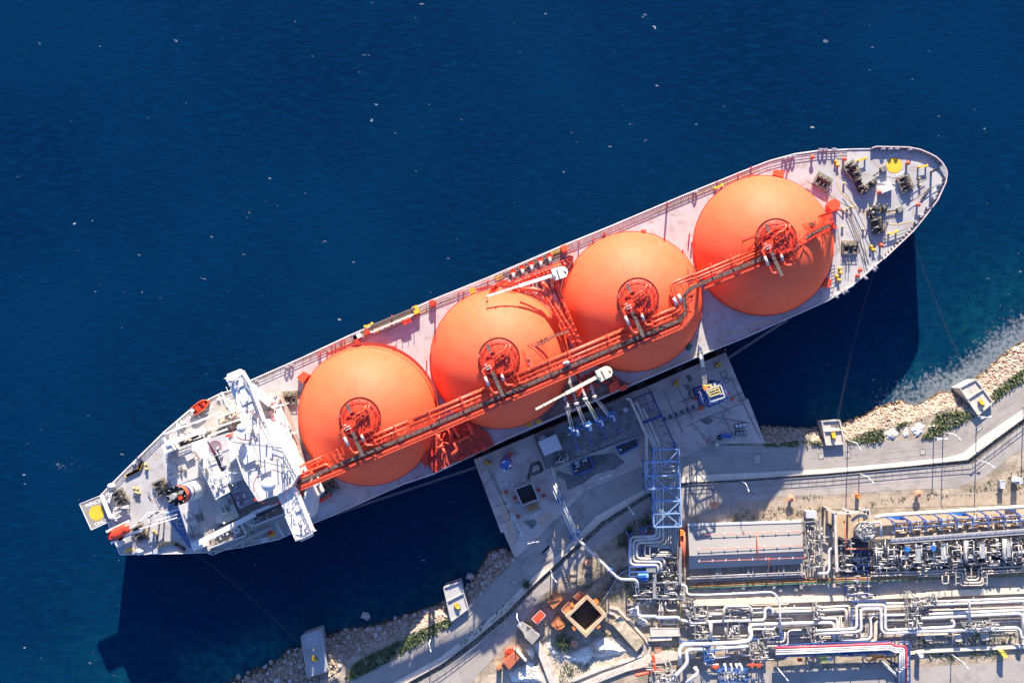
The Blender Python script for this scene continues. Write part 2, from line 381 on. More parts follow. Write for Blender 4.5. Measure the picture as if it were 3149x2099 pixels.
def sea_mat():
    m = bpy.data.materials.new('sea_water'); m.use_nodes = True; n = m.node_tree; N = n.nodes; L = n.links; b = N['Principled BSDF']
    g = N.new('ShaderNodeNewGeometry')
    def node(t, **k):
        q = N.new(t)
        for a_, v_ in k.items(): setattr(q, a_, v_)
        return q
    def nz(scale, det, vec=None, dist=0.0):
        t = node('ShaderNodeTexNoise'); t.inputs['Scale'].default_value = scale; t.inputs['Detail'].default_value = det; t.inputs['Distortion'].default_value = dist
        L.new(vec or g.outputs['Position'], t.inputs['Vector']); return t.outputs[0]
    def mr(v, lo, hi, a=0.0, c=1.0):
        t = node('ShaderNodeMapRange'); t.inputs[1].default_value = lo; t.inputs[2].default_value = hi; t.inputs[3].default_value = a; t.inputs[4].default_value = c
        L.new(v, t.inputs[0]); return t.outputs[0]
    def mth(op, a_, c):
        t = node('ShaderNodeMath', operation=op)
        for i, q in enumerate((a_, c)):
            if isinstance(q, (int, float)): t.inputs[i].default_value = q
            else: L.new(q, t.inputs[i])
        return t.outputs[0]
    def mix(f, a_, c):
        t = node('ShaderNodeMix', data_type='RGBA'); L.new(f, t.inputs[0])
        for i, q in ((6, a_), (7, c)):
            if isinstance(q, tuple): t.inputs[i].default_value = (*q, 1)
            else: L.new(q, t.inputs[i])
        return t.outputs[2]
    mp = node('ShaderNodeMapping'); mp.inputs['Rotation'].default_value = (0, 0, R(56)); mp.inputs['Scale'].default_value = (0.28, 1.0, 1.0)
    L.new(g.outputs['Position'], mp.inputs['Vector']); wv = mp.outputs[0]
    at = node('ShaderNodeAttribute', attribute_name='shallow').outputs['Fac']; sf = node('ShaderNodeAttribute', attribute_name='surf').outputs['Fac']
    deep = mix(mr(nz(0.016, 3), 0.35, 0.65), (0.0003, 0.0135, 0.046), (0.0005, 0.0195, 0.060))
    deep = mix(mr(nz(0.75, 5, wv), 0.45, 0.72), deep, (0.0006, 0.0225, 0.068))
    blotch = mr(nz(0.35, 5), 0.38, 0.62, 0.35, 1.0)
    c = mix(mth('MULTIPLY', at, blotch), deep, (0.006, 0.115, 0.12))
    # whitecaps: rare flecks strung along the wind
    mp2 = node('ShaderNodeMapping'); mp2.inputs['Rotation'].default_value = (0, 0, R(50)); mp2.inputs['Scale'].default_value = (0.42, 1.0, 1.0)
    L.new(g.outputs['Position'], mp2.inputs['Vector'])
    fl = mth('MULTIPLY', mr(nz(0.55, 7, mp2.outputs[0], 0.3), 0.712, 0.755), mr(nz(0.035, 3), 0.40, 0.60))
    gl = mth('MULTIPLY', mr(nz(1.6, 3, mp2.outputs[0], 0.2), 0.775, 0.81), 0.6)
    fl = mth('MAXIMUM', fl, gl)
    vor3 = node('ShaderNodeTexVoronoi', feature='F1'); vor3.inputs['Scale'].default_value = 0.030; L.new(mp2.outputs[0], vor3.inputs['Vector'])
    sep3 = node('ShaderNodeSeparateColor'); L.new(vor3.outputs['Color'], sep3.inputs[0])
    d3 = mth('ADD', vor3.outputs['Distance'], mth('MULTIPLY', mth('SUBTRACT', nz(0.8, 5, None, 1.5), 0.5), 0.30))
    big = mth('MULTIPLY', mr(mth('SUBTRACT', mth('MULTIPLY', mr(sep3.outputs[1], 0.7, 1.0), 0.055), d3), 0.0, 0.03), mr(nz(2.2, 4), 0.45, 0.6, 0.0, 0.7))
    surf = mth('MULTIPLY', mr(mth('ADD', nz(0.9, 6, None, 0.6), mth('MULTIPLY', sf, 0.36)), 0.66, 0.86), mr(sf, 0.05, 0.5))
    milk = mth('MULTIPLY', mr(sf, 0.45, 1.0), 0.6)
    c = mix(milk, c, (0.085, 0.105, 0.125))
    c = mix(mth('MULTIPLY', surf, 0.8), c, (0.20, 0.225, 0.25))
    foam = mth('MAXIMUM', fl, big)
    c = mix(foam, c, (0.42, 0.46, 0.50))
    L.new(c, b.inputs['Base Color']); b.inputs['Roughness'].default_value = 0.22; b.inputs['Specular IOR Level'].default_value = 0.16; b.inputs['IOR'].default_value = 1.333
    hgt = mth('ADD', mth('MULTIPLY', nz(0.55, 6, wv), 0.55), mth('MULTIPLY', nz(1.8, 5, wv), 0.42))
    bp = node('ShaderNodeBump'); bp.inputs['Strength'].default_value = 0.26; bp.inputs['Distance'].default_value = 0.8
    L.new(hgt, bp.inputs['Height']); L.new(bp.outputs[0], b.inputs['Normal'])
    return m
me.materials.append(sea_mat()); sea = bpy.data.objects.new('sea', me); COL.objects.link(sea); tag(sea, kind='structure')

# --- land
SOIL = mat('dry_soil', (0.36, 0.29, 0.215), 0.95, var=0.28, vs=0.22, dirt=(0.19, 0.165, 0.10), ds=0.55, bump=0.4, bs=1.5)
ASPH = mat('old_asphalt', (0.35, 0.315, 0.275), 0.9, var=0.10, vs=0.06, dirt=(0.29, 0.25, 0.22), ds=0.22)
ASPH2 = mat('worn_asphalt', (0.37, 0.33, 0.29), 0.9, var=0.10, vs=0.08, dirt=(0.29, 0.26, 0.235), ds=0.3)
PAVE = mat('pale_pavement', (0.68, 0.60, 0.48), 0.9, var=0.08, vs=0.3)
APRON = mat('concrete_apron', (0.45, 0.385, 0.315), 0.9, var=0.12, vs=0.2, dirt=(0.34, 0.25, 0.17), ds=0.35)
RUBB = mat('dark_rubble', (0.13, 0.115, 0.09), 0.95, var=0.5, vs=1.2, bump=0.5, bs=3)
ROCKW = mat('white_rock', (0.80, 0.74, 0.64), 0.9, var=0.14, vs=0.4, dirt=(0.55, 0.42, 0.27), ds=0.25, bump=0.9, bs=0.9)
BANK = mat('stony_bank', (0.37, 0.29, 0.215), 0.95, var=0.35, vs=0.7, bump=0.8, bs=1.5)
land = il + [P(1600, 1725, GZ), P(1960, 1440, GZ), P(2120, 1380, GZ), P(2340, 1360, GZ)] + ir + [P(4300, 3300, GZ), P(700, 3300, GZ)]
struct('ground', MB().prism(land, -3.0, GZ), SOIL)
def bank(w0, i0, n, name):
    a = resample([(p.x, p.y) for p in w0], n); b = resample([(p.x, p.y) for p in i0], n); m = MB(); K = 7; vs = []; fs = []
    for i in range(n):
        for k in range(K+1):
            t = k/K; j = 0.0 if k in (0, K) else rnd.uniform(-0.35, 0.35)
            vs.append((lerp(a[i][0], b[i][0], t), lerp(a[i][1], b[i][1], t), lerp(-0.6, GZ, t**0.85) + j))
    for i in range(n-1):
        for k in range(K):
            q = (i*(K+1)+k, (i+1)*(K+1)+k, (i+1)*(K+1)+k+1, i*(K+1)+k+1); fs.append(q)
    m.add(vs, fs, True); struct(name, m, BANK); return a, b
bl = bank(wl, il, 120, 'shore_bank'); br = bank(wr, ir, 140, 'shore_bank')
def zone(name, pts, m, dz): return struct(name, MB().sheet(PP(pts, GZ + dz)), m)
def ribbon(a, b): return a + b[::-1]
# roads (photo pixels)
RO = [(900,2260),(1000,2140),(1068,2099),(1240,2012),(1383,1930),(1442,1859),(1606,1702),(1690,1600),(1801,1499),(1890,1441),(1960,1415),(2089,1382),(2104,1362),(2112,1337),(2170,1339),(2176,1350),(2190,1366),(2280,1369),(2457,1373),(2598,1364),(2708,1358),(2827,1351),(2908,1332),(3004,1277),(3048,1240),(3149,1170),(3350,1040),(3700,900)]
RI = [(960,2280),(1080,2175),(1190,2108),(1353,2020),(1450,1945),(1541,1870),(1622,1788),(1729,1694),(1832,1588),(1973,1507),(2094,1466),(2195,1457),(2342,1451),(2538,1441),(2723,1425),(2908,1406),(2963,1391),(3019,1343),(3149,1255),(3350,1110),(3700,960)]
zone('seaside_road', ribbon(RO, RI), ASPH, 0.03)
PI_ = [(970,2300),(1090,2192),(1200,2125),(1360,2036),(1458,1962),(1551,1884),(1634,1800),(1739,1703),(1846,1603),(1984,1517),(2094,1482),(2280,1471),(2538,1453),(2797,1430),(2974,1411),(3040,1362),(3149,1282),(3350,1135),(3700,985)]
zone('pavement', ribbon(RI, PI_), PAVE, 0.16)
WI = [(980,2315),(1100,2208),(1208,2142),(1368,2052),(1466,1978),(1560,1899),(1644,1812),(1748,1716),(1857,1617),(1990,1531),(2094,1494),(2280,1481),(2538,1464),(2797,1440),(2990,1426),(3060,1374),(3149,1306),(3350,1158),(3700,1005)]
zone('verge', ribbon(PI_, WI), RUBB, 0.02)
NI = [(1290,2350),(1380,2200),(1469,2073),(1568,1970),(1667,1832),(1763,1748),(1866,1664),(1960,1610),(2010,1590),(2105,1590),(2230,1580),(2250,1560),(2394,1527),(2550,1521),(2650,1514),(2797,1504),(2935,1500),(3023,1470),(3092,1416),(3149,1372),(3350,1230),(3700,1075)]
zone('inner_road', ribbon(WI, NI), ASPH2, 0.03)
# plant yard floor and the lower road at the bottom right
zone('plant_yard', [(2100,1480),(2245,1560),(2240,1600),(2500,1590),(3400,1545),(3400,1985),(2780,2010),(2780,1990),(2180,2010),(2150,1970),(2140,1840),(2100,1640)], APRON, 0.012)
zone('plant_road', [(2000,2075),(2060,2062),(2790,2052),(3000,2040),(3149,2025),(3500,2010),(3500,2400),(1950,2400)], ASPH2, 0.03)
zone('stepped_terrace', [(2255,1545),(2400,1537),(2620,1528),(2830,1520),(3149,1505),(3149,1550),(2900,1556),(2500,1566),(2240,1590)], mat('terrace_stone', (0.44, 0.36, 0.27), 0.9, var=0.25, vs=0.8, stripe=(0.33, 0.26, 0.19, 1.0, 90)), 0.05)

# seams, wheel tracks and repair patches of the two roads
q_ = random.Random(3); rs_ = MB()
ro_ = resample(RO, 90); ri_ = resample(RI, 90); wi_ = resample(WI, 90); ni_ = resample(NI, 90)
for a_, b_, ts in ((ro_, ri_, (.34, .52, .8)), (wi_, ni_, (.3, .62))):
    for t in ts:
        pl = [P(lerp(a_[k][0], b_[k][0], t), lerp(a_[k][1], b_[k][1], t), GZ + .045) for k in range(90)]
        for k in range(89):
            if q_.random() < .7: rs_.beam(pl[k], pl[k+1], .14, .01)
    for k in range(26):
        i = q_.randrange(20, 88); t = q_.uniform(.1, .8); rs_.beam(P(lerp(a_[i][0], b_[i][0], t), lerp(a_[i][1], b_[i][1], t), GZ + .045), P(lerp(a_[i][0], b_[i][0], t + .2), lerp(a_[i][1], b_[i][1], t + .2), GZ + .045), .12, .01)
struct('road_seam', rs_, mat('tar_seam', (.285, .255, .225), .9))
rs_ = MB()
for k in range(30):
    a_, b_ = ((ro_, ri_) if k % 2 else (wi_, ni_)); i = q_.randrange(22, 86); t = q_.uniform(.1, .7); d = q_.uniform(.05, .22)
    rs_.sheet([P(lerp(a_[j][0], b_[j][0], u), lerp(a_[j][1], b_[j][1], u), GZ + .038) for j, u in ((i, t), (i+1, t), (i+1, t + d), (i, t + d))])
struct('road_patch', rs_, mat('patched_asphalt', (.30, .268, .238), .9, var=.15, vs=.5))

struct('pale_ground', MB().sheet(PP([(1640,1990),(1690,1958),(1760,2000),(1800,1985),(1850,1955),(1900,1965),(1950,2000),(1975,2020),(1860,2062),(1760,2094),(1720,2092),(1690,2050)], GZ + .01)), mat('pale_soil', (.54, .455, .345), .95, var=.2, vs=.4, dirt=(.36, .29, .18), ds=.5, bump=.4, bs=1.5))
struct('pale_ground', MB().sheet(PP([(1500,2075),(1560,2060),(1620,2040),(1680,2070),(1700,2130),(1440,2140)], GZ + .01)), mat('pale_soil', (.54, .455, .345)))
# ============================================================= SHIP
DZ = 19.0
A = R(23.2); U = Vector((math.cos(A), math.sin(A), 0)); V = Vector((-math.sin(A), math.cos(A), 0))
TK = [(1130,1277),(1538,1102),(1945.6,926.5),(2350.6,753)]
HULL = [(310,1521),(390,1440),(506,1326),(582,1261),(644,1226),(674,1211),(709,1199.5),(766,1171),(927,1100),(1076,1030),(1328,922),(1500,853),(1729,755),(1875,696),(2100,601),(2315,514),(2364,495),(2445,473),(2518,463),(2608,459),(2677,458),(2689,453),(2791,455),(2826,462),(2852,473),(2875,485),(2892,501),(2903,518),(2908,534),(2904,562),(2880,615),(2843,664),(2803,713),(2713,798),(2620,880),(2547,924),(2409,985),(2295,1036),(2162,1090),(1928,1190),(1560,1349),(1333,1457),(1240,1488),(1000,1593),(955,1611),(857,1657),(743,1681),(640,1697),(560,1700),(370,1704),(356,1670),(333,1606)]
hull_w = PP(HULL, DZ)
def inset_hull(k, kb):
    c0 = P(1600, 1075, DZ); o = []
    for p in hull_w:
        d = p - c0; o.append(c0 + U*(d.dot(U)*k) + V*(d.dot(V)*kb))
    return o
ship = thing('gas_carrier', 'huge liquefied gas tanker with four orange dome tanks moored at the jetty', 'ship', P(1600, 1075, 0))
def part(nm, mb, m): return mb.build(nm, m, ship)
part('hull', MB().prism(inset_hull(0.968, 0.985), -4.0, DZ, True, hull_w), HULLR)
part('deck', MB().sheet(PP(HULL, DZ + 0.02)), DECK)
# gunwale strip and handrail round the deck edge
ed = PP(HULL, DZ); gw = MB()
for a, b in zip(ed, ed[1:] + ed[:1]): gw.beam(a + Vector((0, 0, .12)), b + Vector((0, 0, .12)), 0.26, 0.3)
part('gunwale', gw, WHITE)
ins = [p + (Vector((P(1600,1075,DZ).x, P(1600,1075,DZ).y, DZ)) - p).normalized()*0.5 for p in ed]
rl = MB(); rails(rl, ins[:20], 1.1, 2.2, 0.045); rails(rl, ins[33:43], 1.1, 2.2, 0.045); part('handrail', rl, WHITE)
# bow bulwark with stanchions
bw = MB(); bo = PP(HULL[20:34], DZ)
for a, b in zip(bo, bo[1:]): bw.beam(a + Vector((0, 0, .65)), b + Vector((0, 0, .65)), 0.22, 1.3)
part('bulwark', bw, mat('bulwark_paint', (0.36, 0.33, 0.38), 0.6, var=0.1))
cap = MB()
for a, b in zip(bo, bo[1:]): cap.beam(a + Vector((0, 0, 1.36)), b + Vector((0, 0, 1.36)), 0.3, 0.12)
part('bulwark_cap', cap, mat('pinkish_cap', (0.62, 0.50, 0.47), 0.5))
bst = MB(); cb = P(2700, 620, DZ)
for q in resample([tuple(p) for p in bo], 46):
    q = Vector(q); d = (Vector((cb.x, cb.y, DZ)) - q).normalized()
    bst.add([q, q + d*1.2, q + Vector((0, 0, 1.25)) + d*0.1], [(0, 1, 2)]); bst.beam(q + d*0.1, q + d*0.5 + Vector((0, 0, 1.1)), 0.12)
part('bulwark_stay', bst, GREYP)
# deck tint areas and lines
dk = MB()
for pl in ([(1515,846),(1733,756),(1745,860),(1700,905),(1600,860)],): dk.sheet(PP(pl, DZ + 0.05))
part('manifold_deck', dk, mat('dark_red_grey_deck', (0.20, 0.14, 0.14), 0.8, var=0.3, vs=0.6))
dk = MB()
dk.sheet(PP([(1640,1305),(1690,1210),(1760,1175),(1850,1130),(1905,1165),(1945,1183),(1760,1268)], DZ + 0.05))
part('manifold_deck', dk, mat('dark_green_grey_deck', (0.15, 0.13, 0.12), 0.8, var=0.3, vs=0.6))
dk = MB().prism(PP([(1293,1402),(1330,1345),(1440,1290),(1500,1330),(1521,1368),(1334,1452)], DZ + 1.2), DZ, DZ + 1.2)
part('red_platform', dk, REDD)
yl = MB()
for pts in ([(2215,1050),(2240,1022),(2275,1022),(2300,1004),(2370,985)], [(1955,1170),(2080,1112),(2160,1078)], [(2585,470),(2572,560),(2590,595),(2660,660)], [(2712,688),(2760,690),(2806,680)], [(2770,655),(2640,648)],
            [(1010,1082),(1180,1005),(1400,912)], [(2010,655),(2200,574),(2330,525)], [(1180,1015),(1330,947)], [(470,1390),(480,1410)], [(590,1640),(600,1620)]):
    w_ = PP(pts, DZ + 0.07)
    for a, b in zip(w_, w_[1:]): yl.beam(a, b, 0.35, 0.02)
part('deck_line', yl, mat('faded_yellow_line', (0.55, 0.42, 0.22), 0.7))
bow = Z(2480, 440, 3.92)
wh = MB()
for pts in (bow((520,100),(500,180),(505,260)), bow((1580,500),(1530,610),(1420,720),(1300,780),(1170,820)), bow((590,640),(620,640),(650,690))):
    w_ = PP(pts, DZ + 0.07)
    for a, b in zip(w_, w_[1:]): wh.beam(a, b, 0.18, 0.02)
part('deck_line', wh, WHITE)
# thin brown lines and short cross strokes along the port deck edge
gl = MB()
for t in range(60):
    x = lerp(930, 2330, t/59); y = lerp(1100, 510, t/59); a = P(x, y + 3, DZ + .07); b = P(x + 4, y + 24, DZ + .07); gl.beam(a, b, 0.1, 0.02)
for o_ in (9, 17, 25): gl.beam(P(930, 1100 + o_, DZ + .07), P(2330, 510 + o_, DZ + .07), 0.1, 0.02)
part('thin_deck_line', gl, mat('deck_grid_brown', (0.28, 0.2, 0.17), 0.8))

# ------------------------------------------------------------- tank covers
TH = 17.0; TR = 20.75; TRs = (TR*TR + TH*TH)/(2*TH); TZ0 = DZ + 1.0
def dome_z(d): return TZ0 + TH - TRs + math.sqrt(max(0, TRs*TRs - d*d))
TC = [P(x, y, TZ0 + 1) for x, y in TK]
for i, c in enumerate(TC):
    a0 = math.asin(TR/TRs); prof = [(TR, DZ)]
    for k in range(33):
        t = a0*(1 - k/32); prof.append((TRs*math.sin(t), TZ0 + TH - TRs + TRs*math.cos(t)))
    cov = bpy.data.objects.new('tank_cover', mesh(MB().lathe((0, 0), [(r_, z_ - DZ) for r_, z_ in prof], 112), 'tank_cover', ORANGE)); COL.objects.link(cov); cov.parent = ship; cov.location = Vector((c.x, c.y, DZ)) - rootloc(ship)
    z = dome_z(6.0)
    MB().lathe(c, [(5.75, z - .1), (5.75, z + .5), (6.0, z + .5), (6.0, z - .1)], 48, False).build('dome_rim', mat('dark_rim', (0.12, 0.012, 0.008), 0.6), ship, sub=cov)
    MB().lathe(c, [(5.74, z + .25), (5.0, z + .6), (2.5, TZ0 + TH + .2), (0, TZ0 + TH + .25)], 40).build('dome_cap', RED, ship, sub=cov)
    ring = MB()
    for k in range(16):
        t = 2*math.pi*k/16; d = Vector((math.cos(t), math.sin(t), 0))
        ring.beam(Vector(c) + d*6.0 + Vector((0, 0, z - c.z + .3)), Vector(c) + d*5.0 + Vector((0, 0, z - c.z + 1.4)), 0.09)
    for rr, zz in ((5.5, 1.3), (4.6, 1.0)):
        n = 40
        for k in range(n):
            t0, t1 = 2*math.pi*k/n, 2*math.pi*(k+1)/n
            ring.beam((c.x + rr*math.cos(t0), c.y + rr*math.sin(t0), z + zz), (c.x + rr*math.cos(t1), c.y + rr*math.sin(t1), z + zz), 0.1)
    ring.build('dome_rail', mat('dark_rim', (0.12, 0.012, 0.008)), ship, sub=cov)
    MB().lathe(c, [(TR + .02, DZ), (TR + .25, DZ), (TR + .25, DZ + .8), (TR + .02, DZ + .8)], 96, False).build('cover_skirt', RED, ship, sub=cov)

# equipment on each dome: local frame u along ship, v to port, metres from dome centre
def L(c, u, v, z): return Vector((c.x, c.y, 0)) + U*u + V*v + Vector((0, 0, z))
TT = TZ0 + TH
for i, c in enumerate(TC):
    z = TT + 1.6
    plat = MB()
    for (u0, u1, v0, v1, zz) in ((-1.2, 2.6, -4.4, -0.6, z), (-4.6, -1.0, -2.6, 0.6, z), (-1.6, -0.4, 0.5, 4.0, z + .1), (2.0, 3.0, -3.5, 1.4, z - .2)):
        q = [L(c, u0, v0, 0), L(c, u1, v0, 0), L(c, u1, v1, 0), L(c, u0, v1, 0)]; plat.prism(q, zz - .25, zz, True)
    for u, v in ((-1, -4), (2.4, -4), (2.4, -.8), (-4.3, -2.3), (-4.3, .3), (-1, 3.6)): plat.beam(L(c, u, v, z - 3.5), L(c, u, v, z), 0.25)
    part('dome_platform', plat, RED)
    pp = MB()
    pp.tube([L(c, -1.5, .4, z + 1.2), L(c, .6, 1.4, z + 1.4), L(c, 2.2, 1.3, z + 1.4), L(c, 3.6, 2.6, z + 1.3)], .28, 8, .5)
    pp.tube([L(c, 1.4, -.6, z + 1.3), L(c, 3.6, .6, z + 1.3), L(c, 4.4, 2.4, z + 1.2)], .22, 8, .5)
    pp.tube([L(c, -1.0, -.4, z + .7), L(c, 1.8, .4, z + .7)], .3, 8)
    pp.tube([L(c, -4.2, -1.0, z + .9), L(c, -5.6, -1.4, z + .9), L(c, -5.6, -7.0, z + .4), L(c, -5.2, -8.6, z - .6), L(c, -3.4, -8.8, z - .8)], .42, 10, .8)
    pp.tube([L(c, -1.0, -4.2, z + .3), L(c, -1.2, -7.8, z - .2), L(c, 0.8, -8.4, z - .6)], .38, 10, .8)
    pp.beam(L(c, -2.6, 2.2, z + .5), L(c, 2.4, 3.4, z + .5), .3)
    part('dome_pipe', pp, PIPER)
    gr = MB()
    gr.prism([L(c, -3.6, -1.2, 0), L(c, -2.6, -1.2, 0), L(c, -2.6, -10.2, 0), L(c, -3.6, -10.2, 0)], z - .2, z - .05, True)
    gr.prism([L(c, -1.9, 1.8, 0), L(c, -1.0, 1.8, 0), L(c, -1.0, 5.0, 0), L(c, -1.9, 5.0, 0)], z - .1, z + .15, True)
    part('dome_walkway', gr, GRATE)
    sv = MB()
    sv.tube([L(c, -5.6, -3.2, z + .95), L(c, -5.6, -6.0, z + .8)], .42, 10); sv.tube([L(c, -1.1, -4.6, z + .35), L(c, -1.15, -6.4, z + .2)], .4, 10)
    for k in range(7): 
        q = L(c, -4.4 + 0.45*(k % 3) + .2, -1.6 + .7*(k//3), z); sv.tube([q, q + Vector((0, 0, 1.5))], .16, 8); sv.tube([q + U*-.3 + Vector((0, 0, 1.2)), q + U*.4 + Vector((0, 0, 1.2))], .16, 8)
    part('safety_valve', sv, mat('bright_valve_metal', (0.50, 0.475, 0.46), 0.38, metal=0.3))
    cl = MB(); q_ = random.Random(i)
    for k in range(26):
        u, v = q_.uniform(-1.2, 3.4), q_.uniform(-2.2, 1.6); q = L(c, u, v, z); h = q_.uniform(.4, 1.8)
        if q_.random() < .5: cl.beam(q, q + Vector((0, 0, h)), q_.uniform(.15, .5))
        else: cl.tube([q + Vector((0, 0, h)), q + U*q_.uniform(-1, 1) + V*q_.uniform(-1, 1) + Vector((0, 0, h))], q_.uniform(.07, .16), 6)
    for k in range(8): cl.beam(L(c, -4.9 + .15*(k % 4), 3.6 - .3*(k//2), z - .6), L(c, -5.3 + .3*(k % 3), 2.2, z + 1.2 + .1*k), .14)
    part('dome_fitting', cl, mat('dark_red_fitting', (0.17, 0.025, 0.02), 0.55, var=0.5, vs=2))
    rr = MB()
    rails(rr, [L(c, 2.7, -4.5, z), L(c, -1.3, -4.5, z), L(c, -1.3, -2.7, z), L(c, -4.7, -2.7, z), L(c, -4.7, .7, z)], 1.1, 1.2, .03, 2)
    rr.beam(L(c, 1.6, -1.8, z + .4), L(c, 3.6, -8.6, z - .8), .14); rr.beam(L(c, 2.9, -.6, z + 1.0), L(c, 5.6, -7.8, z - 1.0), .14); rr.beam(L(c, .4, -2.2, z + .9), L(c, 1.9, -8.8, z - .8), .14)
    part('dome_rail', rr, PIPER)

# ------------------------------------------------------------- flying passage over the tanks
WZ = 36.2
path = [(915,1482),(980,1455),(1300,1321),(1879,1073),(2090,984),(2108,958),(2102,908),(2122,888),(2160,870),(2342,795),(2376,803),(2438,775),(2456,748)]
def off(pts, d):
    o = []
    for i, p in enumerate(pts):
        a = Vector(pts[max(0, i-1)]); b = Vector(pts[min(len(pts)-1, i+1)]); t = (b - a).normalized(); n = Vector((t.y, -t.x)); o.append((p[0] + n.x*d, p[1] + n.y*d))
    return o
def strip(nm, pl, wd, z, th, m):
    b = MB(); w_ = PP(pl, z)
    for p, q in zip(w_, w_[1:]): b.beam(p, q + (q-p).normalized()*.05, wd, th)
    return part(nm, b, m)
strip('walkway', path, 1.0, WZ, .12, GRATE)
strip('side_girder', off(path[:8], -20), 1.35, WZ - .5, .9, mat('bright_red_girder', (0.78, 0.085, 0.03), 0.45, var=0.08))
strip('side_girder', off(path[8:10], -19) + off(path[10:12], -17), .8, WZ - .5, .9, mat('bright_red_girder', (0.78, 0.085, 0.03)))
fr = MB(); w_ = PP(path, WZ); lo = PP(off(path, -14), WZ - .2); hi = PP(off(path, 48), WZ - .6)
L0 = resample([tuple(p) for p in PP(path[:10], WZ)], 120); L1 = resample([tuple(p) for p in PP(off(path[:10], -19), WZ - .3)], 120); L2 = resample([tuple(p) for p in PP(off(path[:10], 46), WZ - .6)], 120)
for k in range(0, 120, 2):
    fr.beam(L1[k], L0[k], .12)
    if k % 4 == 0: fr.beam(L0[k], L2[k], .2, .4)
    if k + 2 < 120: fr.beam(L0[k], L1[k+2], .09)
for k in range(0, 119): fr.beam(L2[k], L2[k+1], .14)
part('passage_frame', fr, RED)
rr = MB(); rails(rr, PP(off(path, -6.5), WZ), 1.1, 1.6, .035, 2); rails(rr, PP(off(path, 6), WZ), 1.1, 1.6, .035, 2); part('passage_rail', rr, mat('dark_red_fitting', (0.17, 0.025, 0.02)))
tr = MB(); M1 = resample([tuple(p) for p in PP(off(path[:8], -6), WZ - .4)], 110); M2 = resample([tuple(p) for p in PP(off(path[:8], -14), WZ - .4)], 110)
for k in range(109): tr.beam(M1[k], M2[k+1] if k % 2 else M1[k+1], .1); tr.beam(M2[k], M1[k+1] if k % 2 == 0 else M2[k+1], .1)
tr.prism(PP(off([path[1], path[4]], -6) + off([path[1], path[4]], -13)[::-1], WZ), WZ - 1.1, WZ - .9)
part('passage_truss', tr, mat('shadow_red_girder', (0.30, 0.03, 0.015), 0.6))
def runp(d, x0, x1, r, z, nm='cargo_pipe'):
    "a pipe along the passage, d photo pixels towards port, between photo x positions"
    pl = [p for p in off(path[1:5], d)]; a = pl[0]; b = pl[-1]
    f = lambda x: (x, a[1] + (b[1]-a[1])*(x-a[0])/(b[0]-a[0]))
    t = MB().tube(PP([f(x0), f(x1)], z), r, 12)
    n = int((x1-x0)/40)
    for k in range(1, n):
        q = f(lerp(x0, x1, k/n)); g = f(lerp(x0, x1, k/n) + 3); t.tube(PP([q, g], z), r + .09, 12)
    return part(nm, t, PIPER)
for d, x0, x1, r, z in ((40, 1090, 1255, .5, 36.4), (40, 1270, 1505, .55, 36.4), (40, 1580, 1935, .6, 36.4), (40, 1975, 2085, .5, 36.4),
                        (25, 1105, 1250, .40, 36.3), (25, 1260, 1500, .42, 36.3), (25, 1585, 1930, .46, 36.3), (25, 1945, 2090, .4, 36.3), (32.5, 1080, 2080, .13, 36.0), (16, 1060, 2090, .17, 36.3), (12, 1060, 2085, .1, 36.4)): runp(d, x0, x1, r, z)
for d, r in ((33, .42), (22, .36), (14, .2)):
    t = MB().tube(PP(off([(2122,888),(2160,870),(2340,795)], d), 36.4), r, 10); part('cargo_pipe', t, PIPER)
for x in (1050, 1155, 1225, 1330, 1430, 1600, 1700, 1760, 1880, 2010, 2200, 2262):
    y = lerp(1455, 984, (x-980)/1110) if x < 2100 else lerp(888, 795, (x-2122)/220)
    t = MB().tube([P(x - 16, y - 44, 36.6), P(x - 15, y - 46, 37.4), P(x + 2, y - 13, 37.3), P(x + 22, y - 22, 37.2), P(x + 20, y - 30, 36.4)], .13, 6, .5); part('expansion_loop', t, PIPER)
# jog of pipes over the third tank
jog = MB()
for d, r in ((0, .42), (12, .36), (22, .14)): jog.tube(PP([(2050 + d*1.5, 1000 - 40 + d*.5), (2086 + d*.8, 945 + d*.4), (2060 + d, 874 + d*.35), (2130, 843 + d)], 36.6), r, 10, 1.2)
part('cargo_pipe', jog, PIPER)
jb = MB()
for a, b in (((2071,915),(2082,938)), ((2086,905),(2095,928))): jb.tube(PP([a, b], 36.9), .5, 10)
jb.ball(P(1744, 1115, 37), .75, 10); jb.ball(P(1735, 1117, 37), .5, 10)
part('safety_valve', jb, mat('bright_valve_metal', (0.62, 0.6, 0.6)))
# supports between the domes
sp = MB()
for x, y in ((950,1470),(1335,1306),(1745,1130),(2148,872),(2560,690),(1322,1330),(1735,1150)): sp.beam(P(x, y, DZ), P(x, y, WZ - .4), .9)
for a, b in (((2120,905),(2115,828)), ((2120,845),(2155,880)), ((2113,820),(2150,868)), ((2130,870),(2160,840))): sp.beam(P(*a, 33), P(*b, 35.5), .25)
part('passage_support', sp, RED)
